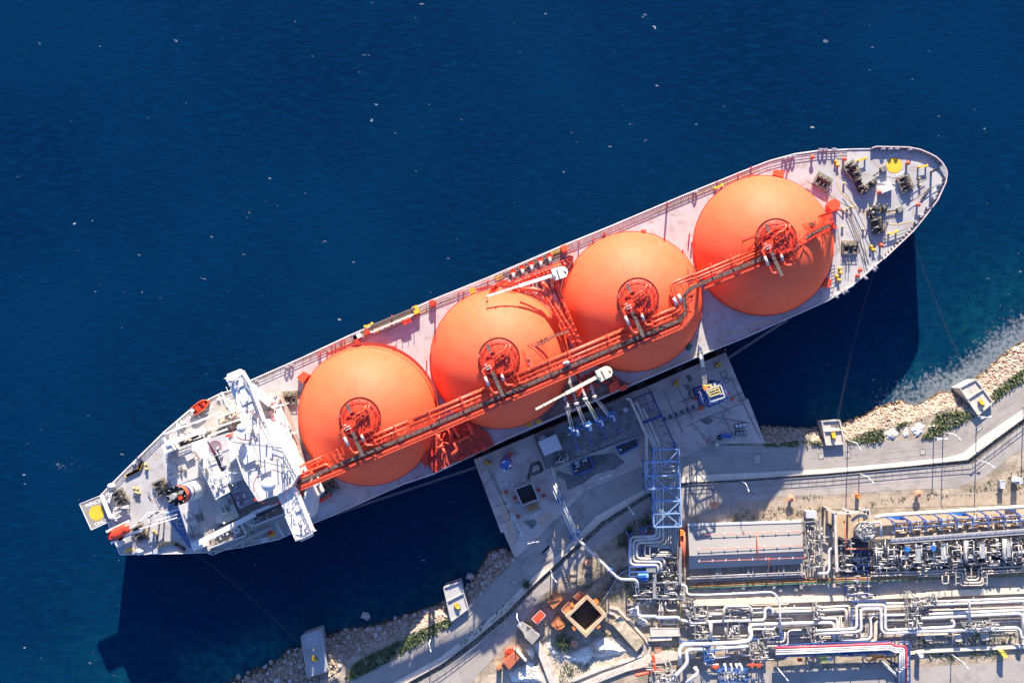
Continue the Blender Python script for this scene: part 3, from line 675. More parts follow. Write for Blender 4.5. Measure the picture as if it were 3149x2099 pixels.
# ladder tower and stairs at the foremost dome
st = MB(); stp = [(2456,748),(2451,706),(2475,694),(2502,688),(2506,712),(2560,690)]
w_ = PP(stp, 34.0)
for a, b in zip(w_[1:], w_[2:]): st.beam(a, b, .95, .12)
part('stair_platform', st, GRATE)
sr = MB(); rails(sr, PP(off(stp, 6), 34), 1.1, 1.2, .05, 2); rails(sr, PP(off(stp, -6), 34), 1.1, 1.2, .05, 2)
for x, y in stp[1:]: sr.beam(P(x, y, DZ), P(x, y, 34), .3)
for k in range(14): sr.beam(P(2478 + 6*k, 690 + 1.0*k, 33), P(2482 + 6*k, 704 + 1.5*k, 30 - .6*k), .14)
part('stair_frame', sr, RED)
ld = MB(); lp = [(2565,690),(2570,712),(2574,735),(2578,765),(2564,792)]; zl = [33, 30, 27, 23, 20]
pts = [P(x, y, z) for (x, y), z in zip(lp, zl)]
for a, b in zip(pts, pts[1:]):
    n = 5; o_ = Vector((.55, .25, 0))
    ld.beam(a - o_, b - o_, .1); ld.beam(a + o_, b + o_, .1)
    for k in range(n+1): q = a.lerp(b, k/n); ld.beam(q - o_, q + o_, .1)
part('ladder', ld, mat('brown_ladder', (0.24, 0.15, 0.1), 0.7))
hd = MB(); 
for k in range(9):
    q = P(2520 + 6*k, 664 - 2*k, 31); hd.beam(q, q + Vector((0, 0, 3)), .3); hd.tube([q + Vector((-1, -.5, 2)), q + Vector((1.4, .2, 2))], .2, 6)
hd.prism(PP([(2508,672),(2556,650),(2562,668),(2514,700)], 30), 29.7, 30); part('vent_header', hd, RED)
vt = MB(); vt.cyl(P(2555, 636, DZ), 1.75, DZ, 23, 28).build('vent_mast', mat('bright_red_girder', (0.78, 0.085, 0.03)), ship)
# extra bridgework from the foremost dome to its stair tower
fx_ = [(2432,774),(2458,747),(2500,718),(2566,688)]
strip('walkway', fx_, 1.0, 35.0, .12, GRATE); strip('side_girder', off(fx_, -11), .7, 34.8, .7, RED); strip('side_girder', off(fx_, 11), .5, 34.9, .6, RED)
rr = MB(); rails(rr, PP(off(fx_, 7), 35), 1.1, 1.1, .05, 2); rails(rr, PP(off(fx_, -7), 35), 1.1, 1.1, .05, 2); part('passage_rail', rr, RED)
eb_ = MB()
for a_, b_ in (((2376,803),(2404,812)), ((2404,812),(2452,790)), ((2452,790),(2470,748)), ((2452,715),(2460,762))): eb_.beam(P(*a_, 35.6), P(*b_, 35.6), .9, .6)
part('side_girder', eb_, mat('bright_red_girder', (0.78, 0.085, 0.03)))
eb_ = MB(); q_ = random.Random(31)
for k in range(34): x = q_.uniform(2446, 2545); y = lerp(742, 690, (x-2446)/100) + q_.uniform(-14, 16); a_ = P(x, y, 33.4); eb_.beam(a_, a_ + Vector((q_.uniform(-1.6, 1.6), q_.uniform(-1, 1), q_.uniform(-2.5, 1.8))), q_.uniform(.12, .34))
part('stair_frame', eb_, RED)
# platform round the foremost dome
fp = MB(); pl = [(2278,777),(2282,738),(2330,716),(2420,688),(2430,700),(2455,745),(2440,772)]
fp.tube(PP([(2284,742),(2418,690),(2428,704),(2440,730)], 38), .25, 8, .6); rails(fp, PP(pl, 36.5), 1.2, 1.4, .05, 2); part('dome_rail', fp, RED)
hp = MB(); rails(hp, PP([(2280,740),(2330,717),(2400,692)], 37), 1.2, 1.2, .04, 2); part('dome_rail', hp, GRATE)
# stair platform beside the second dome
s2 = MB(); pl = [(1610,1075),(1640,1063),(1660,1058),(1700,1035),(1750,1018)]
w_ = PP(pl, 34.0)
for a, b in zip(w_, w_[1:]): s2.beam(a, b, .8, .12)
for a, b in zip(PP([(1613,1077),(1625,1105),(1645,1155)], 35), PP([(1625,1105),(1645,1155),(1650,1165)], 35.5)): s2.beam(a, b, 1.1, .12)
for k in range(4): 
    q = P(1628 + 14*k, 1072 - 6*k, 32.5); s2.beam(q, P(1640 + 14*k, 1056 - 6*k, 33.6), .8, .1)
part('stair_platform', s2, mat('brown_red_grating', (0.33, 0.10, 0.06), 0.7, var=0.3, vs=1.5))
s3 = MB(); rails(s3, PP(off(pl, 7), 34), 1.1, 1., .045, 2); rails(s3, PP([(1608,1078),(1622,1110),(1640,1152)], 35), 1.1, 1., .045, 2); part('stair_frame', s3, mat('dark_red_fitting', (0.17, 0.025, 0.02)))

# ------------------------------------------------------------- manifold pipes between second and third tank
for pts, r in (([(1600,888),(1655,890),(1674,905),(1785,1092)], .62), ([(1665,868),(1680,880),(1690,910),(1800,1085)], .58), ([(1710,860),(1722,905),(1790,1068)], .5)):
    t = MB().tube(PP(pts, 29.5), r, 12, 1.5)
    a, b = PP(pts[-2:], 29.5)
    for k in range(1, 9): q = a.lerp(b, k/9); t.tube([q, q + (b-a).normalized()*.25], r + .12, 12)
    part('cargo_pipe', t, PIPER)
tr = MB(); tr.prism(PP([(1690,860),(1702,857),(1792,1055),(1778,1062)], 27), 26.7, 27); part('pipe_tray', tr, mat('dark_red_fitting', (0.17, 0.025, 0.02)))
for k in range(9): 
    q = MB().prism(PP([(1700 + 9*k, 878 + 20*k), (1708 + 9*k, 876 + 20*k), (1714 + 9*k, 890 + 20*k), (1706 + 9*k, 892 + 20*k)], 28), 27.4, 28); part('tray_cover', q, GRATE if k % 2 else REDD)
mf = MB(); q_ = random.Random(3)
for k in range(15):
    x = lerp(1580, 1735, k/14); y = lerp(872, 812, k/14); a = P(x, y, DZ + .3)
    mf.beam(a, a + Vector((0, 0, 2.4)), .4); mf.tube([P(x, y - 6, 21.6), P(x + q_.uniform(-3, 3), y + 14, 21.4)], .35, 8)
    mf.tube([P(x - 6, y + 4, 22.3), P(x + 7, y - 2, 22.3)], .22, 6)
mf.tube(PP([(1572,885),(1740,815)], 21.3), .3, 8); mf.tube(PP([(1580,893),(1690,850)], 22.0), .35, 8); mf.beam(P(1570, 868, 23), P(1735, 800, 23), .4)
part('manifold', mf, RED)
for k in range(5):
    x, y = 1581 + 28*k, 861 - 12*k; m_ = MB().tube(PP([(x, y), (x - 3, y - 22)], 21.8), .55, 10); part('manifold_flange', m_, GALV)
    m_ = MB().cyl(P(x - 3, y - 26, 20), .9, DZ + .1, DZ + .9, 12); part('drip_post', m_, RED)
pd = MB()
for k in range(5): x, y = 1574 + 27*k, 845 - 12*k; pd.prism(PP([(x - 9, y + 1), (x + 6, y - 5), (x + 12, y + 8), (x - 3, y + 14)], DZ + .2), DZ + .06, DZ + .3)
for k in range(4): x, y = 1574 + 27*k, 845 - 12*k; pd.beam(P(x + 8, y + 1, DZ + .1), P(x + 20, y - 4, DZ + .1), .3, .05)
part('dark_pad', pd, mat('dark_plate', (0.09, 0.08, 0.09), 0.7))  # row of flat dark squares joined by short dark bars
ts = MB()
for a, b in (((1520,852),(1545,841)), ((1690,775),(1735,757)), ((1700,815),(1722,805)), ((1540,868),(1562,866))): ts.prism(PP([a, b, (b[0] + 4, b[1] + 12), (a[0] + 4, a[1] + 12)], DZ + .3), DZ + .05, DZ + .3)
part('deck_mat', ts, mat('ochre_mat', (0.42, 0.27, 0.08), 0.8, var=0.2, vs=1))
bx = MB().prism(PP([(1724,757),(1741,751),(1747,768),(1731,775)], 23), DZ, 23); part('red_locker', bx, mat('bright_red_girder', (0.78, 0.085, 0.03)))
gw_ = MB()
for a, b in (((1508,890),(1550,865)), ((1550,865),(1585,880)), ((1500,912),(1530,880))): gw_.beam(P(*a, 24), P(*b, 24), 1.2, .15)
rails(gw_, PP([(1505,895),(1548,868),(1585,885)], 24), 1.1, 1.2, .05, 2); part('stair_platform', gw_, RED)
cs = MB(); rails(cs, PP([(1748,770),(1768,775),(1760,800),(1735,845),(1728,880)], 22), 1.1, .8, .07, 3); cs.cyl(P(1752, 797, 20), 1.1, DZ, 22, 12); part('dome_access_stair', cs, REDD)
# walkway ring at foot of third/second dome
for k, (ci, t0, t1) in enumerate(((1, -0.1, 1.5), (2, 2.4, 4.0), (0, -.4, 1.75))):
    m_ = MB(); c = TC[ci]
    for j in range(24):
        a0 = A + lerp(t0, t1, j/24); a1 = A + lerp(t0, t1, (j+1)/24); rr_ = TR + .7
        p0 = Vector((c.x + rr_*math.cos(a0), c.y + rr_*math.sin(a0), 22.5)); p1 = Vector((c.x + rr_*math.cos(a1), c.y + rr_*math.sin(a1), 22.5))
        m_.beam(p0, p1, .8, .1); m_.beam(p0 + Vector((0, 0, 1)), p1 + Vector((0, 0, 1)), .08); m_.beam(p0, p0 + Vector((0, 0, 1)), .08)
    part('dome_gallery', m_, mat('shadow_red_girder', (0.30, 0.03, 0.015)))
# starboard manifold red pipework in the shade of the tanks, and the aft one on the red platform
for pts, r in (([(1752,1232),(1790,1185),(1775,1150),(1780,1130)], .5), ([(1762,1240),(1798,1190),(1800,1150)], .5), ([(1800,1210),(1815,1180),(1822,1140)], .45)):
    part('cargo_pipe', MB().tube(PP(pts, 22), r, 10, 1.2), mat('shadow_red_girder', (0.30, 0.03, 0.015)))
mf = MB()
for k in range(6): x, y = 1742 + 29*k, 1222 - 11*k; mf.tube(PP([(x, y), (x - 8, y - 16)], 21.5), .45, 8); mf.tube(PP([(x, y), (x + 14, y - 5)], 21.5), .4, 8)
part('manifold', mf, REDD)
for pl, h in (([(1872,1185),(1900,1182 - 18),(1908,1194),(1877,1210)], 2.0), ([(1907,1190),(1926,1179),(1930,1195),(1912,1203)], 3.6)): part('red_locker', MB().prism(PP(pl, DZ + h), DZ, DZ + h), mat('bright_red_girder', (0.78, 0.085, 0.03)))
z12 = Z(1240, 1260, 5.6); q_ = random.Random(9); ap = MB()
for pts, r in ((z12((880,560),(940,680),(830,780)), .55), (z12((680,660),(730,770)), .4), (z12((580,660),(700,600)), .4), (z12((1100,230),(1170,320),(1190,420)), .5), (z12((780,320),(830,480)), .4), (z12((600,420),(640,560)), .35), (z12((860,300),(960,460)), .45), (z12((890,570),(1150,440)), .35)):
    ap.tube([P(x, y, 23.5) for x, y in pts], r, 10, .8)
for k in range(40):
    x, y = z12((q_.uniform(600, 1180), q_.uniform(300, 560)))[0]; a = P(x, y, 20.2); ap.beam(a, a + Vector((0, 0, q_.uniform(1, 4))), q_.uniform(.15, .5)); ap.tube([a + Vector((0, 0, 2.5)), a + Vector((q_.uniform(-1.5, 1.5), q_.uniform(-1.5, 1.5), 2.8))], .18, 6)
part('manifold', ap, PIPER)
for x, y, r in z12((515,735),)[:1] and [(*z12((x, y))[0], r) for x, y, r in ((515,735,1.0),(578,1008,.95),(1010,830,.7),(1260,710,.75),(1390,665,.75))]:
    part('hatch_lid', MB().cyl(P(x, y, 20.2), r, 20.2, 21.0, 20), RED)
ls = MB(); 
for k in range(2): ls.beam(P(1312 + 10*k, 1402 - 4*k, 20), P(1332 + 8*k, 1335, 31), .3)
ls.prism(PP(z12((290,770),(400,730),(420,760),(380,1000),(330,900)), 22), 20, 22); part('access_stair', ls, RED)
# hose cranes
def crane(cab, tip, zc, m, nm):
    a = P(*cab, zc); b = P(*tip, zc + 1.5); d = (b - a).normalized(); n = Vector((-d.y, d.x, 0)).normalized()
    k = MB(); k.cyl(a, 1.0, DZ, zc - .8, 16, 1.0); o = part('crane', k, m)
    hh = MB(); hh.prism([a + n*1.7 - d*2.0, a + n*1.7 + d*1.6, a - n*1.7 + d*1.6, a - n*1.7 - d*1.2], zc - .8, zc + 1.6, True); hh.cyl(a - d*1.2, 1.7, zc - .8, zc + 1.2, 12); gl_ = MB().beam(a + d*1.2 + n*.9 + Vector((0, 0, 1.7)), a + d*1.7 + n*.4 + Vector((0, 0, 1.7)), .9, .5); gl_.tube([a - d*2.2 + n*.6 + Vector((0, 0, 1.3)), a - d*1 - n*.9 + Vector((0, 0, 1.4))], .3, 8); gl_.beam(a - n*1.2 + Vector((0, 0, 1.7)), a + n*1.4 + Vector((0, 0, 1.7)), .25, .3); gl_.build('crane_fitting', GREYP, ship, sub=o); hh.build('crane_house', m, ship, sub=o)
    bm = MB(); bm.beam(a + d*1.5 + Vector((0, 0, .6)), a.lerp(b, .55) + Vector((0, 0, .5)), .95, .8); bm.beam(a.lerp(b, .55) + Vector((0, 0, .5)), b, .6, .5)
    for t in (.2, .33, .46, .6, .73, .87): q = a.lerp(b, t) + Vector((0, 0, .6)); bm.beam(q - d*.12, q + d*.12, 1.1 if t < .55 else .75, .95 if t < .55 else .65)
    bm.build('boom', m, ship, sub=o)
    hk = MB(); hk.beam(b, b + Vector((0, 0, -3)), .12); hk.beam(b + Vector((0, 0, -3)), b + Vector((0, 0, -4)), .6); hk.build('hook', DARK, ship, sub=o)
crane((1716,841), (1497,911), 31, WHITE, 'port'); crane((1853,1149), (1647,1258), 35, mat('cream_crane_paint', (0.72, 0.66, 0.48), 0.5), 'stbd')
# ------------------------------------------------------------- mooring gear
def winch_kit():
    f = MB(); f.prism([(-2.4, -1.9), (2.4, -1.9), (2.4, 1.9), (-2.4, 1.9)], 0, .35)
    for x in (-2.0, -.7, .7, 2.0): f.box((x, -.2), .22, 2.2, .3, 1.5)
    f.box((-1.4, -1.5), 1.4, .7, .3, 1.2); f.box((1.2, -1.5), 1.0, .6, .3, 1.0)
    rails(f, [(-2.4, -1.9, .3), (2.4, -1.9, .3), (2.4, 1.9, .3), (-2.4, 1.9, .3)], 1.0, 1.6, .045, 2, True)
    t_ = MB(); t_.box((-1.3, 1.5), 2.0, .6, .3, .9); t_.box((.9, 1.5), 1.4, .6, .3, .8)
    d = MB()
    for x0, x1, r in ((-1.9, -.8, .6), (-.6, .6, .7), (.8, 1.9, .5)): d.tube([(x0, .5, 1.2), (x1, .5, 1.2)], r, 14)
    for x in (-1.95, -.75, -.62, .62, .75, 1.95): d.tube([(x - .05, .5, 1.2), (x + .05, .5, 1.2)], .85, 16)
    return [('mooring_winch', mesh(f, 'mooring_winch', GREYP), [('winch_drum', mesh(d, 'winch_drum', mat('drum_brown', (.085, .075, .06), .6, var=.4, vs=2))), ('gear_box', mesh(t_, 'gear_box', mat('ochre_gearbox', (.36, .28, .17), .6, var=.25, vs=1)))])]
WK = winch_kit()
def deckp(x, y, z=DZ): return P(x, y, z)
for (x, y, rz) in [(*bow((185, 465))[0], -30), (*bow((1180, 495))[0], -68), (*bow((517, 1262))[0], 0), (*bow((540, 330))[0], -55), (*bow((850, 1000))[0], -72),
                   (892, 1222, 3), (1014, 1497, 35), (372, 1528, -62), (433, 1636, -65), (498, 1498, -65)]: stamp(WK, ship, deckp(x, y), R(rz))
# the two windlasses: heavy L-shaped machines with chain
for a, b, c_, h in (((540,290),(660,590),(820,470), 1), ((760,800),(830,1080),(960,800), 2)):
    m_ = MB(); pa, pb, pc = [P(*bow(q)[0], DZ) for q in (a, b, c_)]
    corner = pb if h == 1 else pa; e1, e2 = (pa, pc) if h == 1 else (pb, pc)
    for e in (e1, e2):
        d = (e - corner); Ld = d.length; d.normalize(); n = Vector((-d.y, d.x, 0))
        m_.beam(corner + Vector((0, 0, .5)), e + Vector((0, 0, .5)), 2.0, .8)
        k = 0
        while k*1.1 < Ld: q = corner + d*k*1.1 + Vector((0, 0, 1.5)); m_.tube([q, q + d*(.7 if k % 2 else .2)], (.65, .95, .5, 1.15)[k % 4], 14); k += 1
    part('windlass', m_, mat('drum_brown', (.085, .075, .06)))
    ft = MB(); q_ = random.Random(h)
    for k in range(34):
        e = e1 if k % 2 else e2; q = corner.lerp(e, q_.random()) + Vector((q_.uniform(-1, 1), q_.uniform(-1, 1), 1.2)); ft.beam(q, q + Vector((q_.uniform(-.8, .8), q_.uniform(-.8, .8), q_.uniform(.2, 1.4))), q_.uniform(.12, .4))
    ft.build('windlass_fitting', GALV if h == 2 else GREYP, ship)
for pts in (bow((800,400),(930,310)), bow((960,830),(1130,800))):
    a, b = PP(pts, DZ + .7); m_ = MB(); n = 9
    for k in range(n): q = a.lerp(b, k/n); e = a.lerp(b, (k + .75)/n); m_.beam(q, e, .5 if k % 2 else .25, .25 if k % 2 else .5)
    part('anchor_chain', m_, mat('rusty_chain', (0.10, 0.06, 0.04), 0.8)); m_ = MB(); m_.box(b, 1.8, 1.5, DZ, DZ + 1.3, A); part('chain_stopper', m_, GREYP)
def bollard_kit(m):
    b = MB()
    for x in (-.65, .65): b.lathe((x, 0), [(0, 0), (.34, 0), (.3, .9), (.45, .95), (.45, 1.15), (0, 1.2)], 14)
    b.box((0, 0), 2.2, .8, 0, .15); return [('bollard', mesh(b, 'bollard', m), [])]
BK = bollard_kit(YEL); BG = bollard_kit(mat('ochre_metal', (0.48, 0.36, 0.16), 0.6, var=0.2))
for p, rz in ((bow((788, 1270))[0], -50), (bow((358, 248))[0], -60), (bow((398, 1540))[0], -80), (bow((372, 1630))[0], -60), ((452, 1434), -75), ((418, 1506), -60), ((478, 1637), -50), ((398, 1690), 20), ((427, 1508), -70)): stamp(BK if p[0] > 2000 or p[1] > 1650 else BG, ship, deckp(*p), R(rz))
g = MB()
for x in (-1.15, 1.15): g.lathe((x, 0), [(0, 0), (.28, 0), (.28, 1.3), (.45, 1.4), (0, 1.5)], 12)
g.beam((-1.3, 0, 1.3), (1.3, 0, 1.3), .5, .35); GK = [('pedestal_roller', mesh(g, 'pedestal_roller', YEL), [])]
for p in ((1388, 290), (1030, 1085), (658, 205)): stamp(GK, ship, deckp(*bow(p)[0]), R(8 if p[0] > 1200 else 18))
stamp(GK, ship, deckp(2208, 576), R(23)); stamp(GK, ship, deckp(1135, 1000), R(23))
v_ = MB().lathe((0, 0), [(0, 0), (.35, 0), (.3, 1.3), (.6, 1.3), (.65, 1.65), (.35, 1.9), (0, 2.0)], 18); VK = [('mushroom_vent', mesh(v_, 'mushroom_vent', mat('bright_red_girder', (0.78, 0.085, 0.03))), [])]
for p in ((1203, 250), (1330, 750), (865, 600), (633, 1532), (60, 180), (443, 203), (884, 1238), (600, 1600)): stamp(VK, ship, deckp(*bow(p)[0]), .3)
for p in ((2120, 720), (2128, 745), (1312, 1110), (1323, 1090), (2420, 530), (2100, 770), (980, 1090), (1052, 1045), (1205, 970), (1500, 865), (1860, 716), (2160, 1105), (2330, 1010), (2230, 1075), (1940, 1180), (1280, 1470), (2310, 515), (2270, 535), (2205, 560), (1330, 928)):
    part('vent_post', MB().beam(P(*p, DZ), P(*p, DZ + 1.9), .42), RED)
p_ = MB().lathe((0, 0), [(0, 0), (.3, 0), (.3, .8), (.42, .85), (.36, 1.05), (0, 1.1)], 12); PK = [('guide_post', mesh(p_, 'guide_post', BG[0][1].materials[0]), [])]
for p in ((440, 812), (487, 797), (538, 776), (680, 1042), (446, 492), (430, 1012), (1350, 432), (1362, 512)): stamp(PK, ship, deckp(*bow(p)[0]))
ch = MB(); n = 18
for k in range(n):
    t0, t1 = 2*math.pi*k/n, 2*math.pi*(k+1)/n; f_ = lambda t: Vector((.55*math.cos(t), 0, .85 + .75*math.sin(t))); ch.beam(f_(t0), f_(t1), .45, .38)
CK = [('mooring_chock', mesh(ch, 'mooring_chock', mat('bulwark_paint', (0.36, 0.33, 0.38))), [])]
for p in ((165, 84), (220, 84), (322, 78)): stamp(CK, ship, deckp(*bow(p)[0]), R(-2))
for p in ((2410, 490), (2424, 486), (2437, 483), (2136, 592), (883, 1128), (897, 1122), (789, 1170), (2690, 822), (2685, 830), (2660, 855), (2600, 894), (2590, 900), (2570, 912), (430, 1405), (415, 1425), (2795, 462), (2712, 460), (2735, 460), (2755, 460), (2850, 640), (2830, 665), (2815, 685), (2870, 610)): stamp(CK, ship, deckp(*p), R(23 if p[0] < 2500 and p[0] > 600 else (-38 if p[1] > 600 and p[0] > 2500 else (45 if p[0] < 600 else 0))))
wb = MB().prism(PP(bow((900,560),(1010,465),(1055,550),(910,605)), DZ + 2.2), DZ, DZ + 2.2); part('forward_store', wb, WHITE)
part('flag_post', MB().tube([deckp(*bow((1500, 350))[0]), deckp(*bow((1500, 350))[0]) + Vector((0, 0, 6))], .35, 8), DARK)
rp = MB()
for pts in (bow((0,455),(230,590),(480,760),(540,775)), bow((230,590),(440,810)), bow((490,830),(760,1470)), bow((520,810),(640,1130),(720,1480)), bow((540,790),(690,1200),(740,1470)), bow((450,580),(590,780),(850,1330)), bow((820,400),(1160,420)), bow((1280,530),(1440,430)), bow((1240,720),(1590,490)), bow((910,1130),(1220,1030)), bow((930,1170),(1230,1060)), bow((480,1350),(480,1560)), bow((520,1350),(515,1560))):
    rp.tube([P(x, y, DZ + .9) for x, y in pts], .10, 6)
part('deck_rope', rp, mat('dark_rope', (0.10, 0.09, 0.09), 0.9))
part('hatch_plate', MB().prism(PP(bow((1380,680),(1470,540),(1488,550),(1402,692)), DZ + .4), DZ, DZ + .4), mat('dark_plate', (0.09, 0.08, 0.09)))
part('bow_grating', MB().prism(PP(bow((1605,290),(1650,262),(1690,350),(1680,412),(1665,405)), 21.4), 21.2, 21.4), GALV)
# yellow winching circles with lettering
for (c, r_, z) in ((bow((1058, 268))[0], 24.0, DZ + .09),): part('winching_circle', disc(MB(), P(*c, z), r_/PX(z), z), YEL)
lettering('WINCH', 1.25, P(*bow((1103, 378))[0], DZ + .1), R(180 + 23), WHITE, ship); lettering('ONLY', 1.25, P(*bow((1032, 152))[0], DZ + .1), R(180 + 22), WHITE, ship)
for (x, y) in ((1453, 893), (1657, 1298), (1625, 1304), (836, 1642)): part('deck_marking', disc(MB(), P(x, y, DZ + .09), .95, DZ + .09, 20), YEL)
# red boxes by the tank feet
for pl, h in (([(912,1160),(932,1142),(952,1152),(930,1178)], 2.5), ([(2382,522),(2412,524),(2410,545),(2378,538)], 1.6), ([(2525,880),(2548,855),(2560,862),(2552,884)], 2.2), ([(1972,706),(1987,706),(1987,713),(1972,713)], 1.5), ([(1207,1063),(1215,1061),(1216,1068),(1208,1070)], 1.5), ([(2300,540),(2318,535),(2320,542),(2303,547)], 1.2)): part('red_locker', MB().prism(PP(pl, DZ + h), DZ, DZ + h), mat('bright_red_girder', (0.78, 0.085, 0.03)))
part('green_locker', MB().prism(PP([(2113,1075),(2122,1056),(2130,1062),(2122,1078)], DZ + 1.8), DZ, DZ + 1.8), mat('green_paint', (0.02, 0.13, 0.10), 0.5))
part('red_locker', MB().prism(PP([(962,1547),(1015,1518),(1022,1524),(967,1555)], DZ + 1), DZ, DZ + 1), RED)
# gangway along the port rail
gy = MB(); gy.beam(P(1080, 1036, 20), P(1275, 955, 20), .9, .2); gy.beam(P(1140, 1003, 21), P(1275, 948, 21), .8, .5); part('gangway', gy, GRATE)
g2 = MB().beam(P(1140, 1022, 21), P(1272, 966, 21), .45, .45); part('gangway_beam', g2, WHITE)
g3 = MB(); rails(g3, PP([(1080,1030),(1278,947)], 20), 1.3, .5, .04, 2); part('gangway_rail', g3, GALV)
for (x, y, w_, l_, m_) in ((1280, 953, 1.6, 2.4, YEL), (1100, 1033, 2.6, 1.6, WHITE), (1098, 1045, 1.2, 3, RED), (1130, 1020, 1.4, 1.4, RED), (1330, 932, 1.4, 1.6, RED), (1160, 1016, 1.1, .8, YEL)):
    part('gangway_machinery', MB().box(P(x, y, DZ), w_, l_, DZ, DZ + 2.2, A), m_)
for k in range(7): x = 1165 + 18*k; part('davit_post', MB().beam(P(x, 1012 - 7.6*k, DZ), P(x, 1012 - 7.6*k, DZ + 3.6), .22), WHITE if k % 2 else RED)
fr_ = MB(); 
for a, b in (((1234,990),(1262,979)), ((1240,996),(1264,986))): fr_.beam(P(*a, 21), P(*b, 21), .5)
for k in range(4): fr_.beam(P(1238 + 7*k, 993 - 3*k, DZ), P(1238 + 7*k, 993 - 3*k, 21), .3)
part('hose_rack', fr_, RED)
for x, y in ((2052, 625), (1338, 928)): part('hydrant_post', MB().beam(P(x, y, DZ), P(x, y, DZ + 9), .55), REDD if x > 2000 else RED); 
for x, y in ((985, 1083), (1005, 1075), (1020, 1063), (1031, 1058), (1046, 1050), (1060, 1047), (1410, 900), (1425, 897), (1780, 745), (1825, 735), (1855, 722)): part('vent_post', MB().beam(P(x, y, DZ), P(x, y, DZ + 1.9), .42), RED)

# red cargo machinery deck between the bridge and the aftmost dome
cm = MB().prism(PP([(938,1432),(1010,1400),(1024,1428),(955,1460)], 34.5), 34.2, 34.5, True); part('machinery_deck', cm, RED)
z5c = Z(880, 1380, 4.07)
for pts, r in ((z5c((240,300),(500,190),(545,215),(540,240)), .45), (z5c((260,190),(430,110),(450,170)), .25), (z5c((300,220),(400,140),(420,190)), .2), (z5c((170,230),(250,180),(480,80)), .25), (z5c((150,380),(300,320),(330,280)), .4)): part('cargo_pipe', MB().tube([P(x, y, 36) for x, y in pts], r, 8, .8), PIPER)
cm = MB()
for a_, b_ in (((570,60),(700,70)), ((550,40),(660,180)), ((560,60),(690,130)), ((580,110),(700,70)), ((500,50),(540,180)), ((660,70),(690,130))): cm.beam(P(*z5c(a_)[0], 36.5), P(*z5c(b_)[0], 36.5), .22)
cm.beam(P(*z5c((355,0))[0], 36), P(*z5c((355,130))[0], 36), .35); part('derrick_frame', cm, PIPER)
q_ = random.Random(4); cm = MB()
for k in range(60):
    x, y = z5c((q_.uniform(130, 500), q_.uniform(180, 420)))[0]
    y = 1380 + (430 - (x - 880)*4.07*.42 + q_.uniform(-80, 90))/4.07; a_ = P(x, y, 34.5); cm.beam(a_, a_ + Vector((q_.uniform(-1, 1), q_.uniform(-.6, .6), q_.uniform(.4, 1.8))), q_.uniform(.12, .4))
part('cargo_fitting', cm, PIPER)
cm = MB()
for k in range(7): cm.tube([P(975 + 2.2*k, 1484 + 4*k, 27), P(985 + 2*k, 1480 + 5*k, 27)], .5, 8)
cm.cyl(P(968, 1478, 28), 1.4, 26, 28, 16); part('ventilation_duct', cm, mat('fitting_grey', (.5, .5, .53)))
# ------------------------------------------------------------- aft superstructure
def blk(nm, pl, z0, z1, m): return part(nm, MB().prism(PP(pl, z1), z0, z1, True), m)
GRAYR = mat('grey_roof_paint', (0.47, 0.455, 0.45), 0.7, var=0.06, vs=0.3)
BROWND = mat('brown_deck', (0.27, 0.225, 0.20), 0.75, var=0.15, vs=0.4)
PALEG = mat('pale_green_deck', (0.36, 0.40, 0.38), 0.7, var=0.06)
blk('poop_house', [(497,1408),(511,1390),(586,1361),(602,1372),(700,1600),(640,1634),(592,1690),(548,1553),(524,1475)], DZ, 25, GRAYR)
blk('sport_court', [(521,1540),(509,1586),(583,1684),(590,1680),(549,1556)], DZ + .05, DZ + .2, DECKB)
ct = MB(); 
for cx, cy, r0, r1 in ((556, 1582, 2.6, 2.8), (560, 1608, 1.5, 1.7), (536, 1560, 3.4, 3.55)): ct.lathe(P(cx, cy, DZ), [(r0, DZ + .25), (r1, DZ + .25)], 32, False)
part('court_line', ct, mat('court_line_paint', (.5, .52, .5), .7))
blk('aft_deckhouse', [(644,1262),(770,1210),(857,1212),(935,1437),(962,1538),(900,1560),(760,1640),(640,1694),(622,1642),(736,1592),(690,1500),(620,1330)], DZ, 26, mat('warm_grey_deck', (0.40, 0.37, 0.33), 0.75, var=0.12, vs=0.4))
blk('engine_casing', [(588,1361),(632,1345),(706,1512),(664,1534)], 24, 33, WHITE)
blk('casing_deck', [(667,1536),(707,1516),(736,1590),(690,1610),(662,1604)], 24, 29, PALEG)
cd_ = MB()
for k in range(16): x, y = lerp(596, 662, k/15), lerp(1392, 1530, k/15); cd_.beam(P(x, y, 33.1), P(x + 4, y + 6, 33.1), .35, .1)
part('roof_dash', cd_, mat('dash_grey', (.5, .5, .52), .6))  # short grey dashes along the casing roof edge
for pl, z in (([(564,1393),(588,1384),(599,1405),(575,1418)], 26), ([(563,1573),(584,1568),(592,1588),(572,1595)], 25.5), ([(575,1607),(602,1597),(612,1620),(586,1635)], 25.6), ([(512,1452),(524,1447),(527,1452),(515,1458)], 26), ([(515,1464),(535,1458),(538,1466),(518,1475)], 25.5)): blk('roof_hatch', pl, 25, z, GRAYR)
rr = MB(); rails(rr, PP([(511,1392),(560,1372),(588,1362)], 25), 1.1, 1.2, .05, 3); rails(rr, PP([(515,1412),(560,1395)], 25), 1.1, 1.2, .05, 3); part('handrail', rr, GALV)
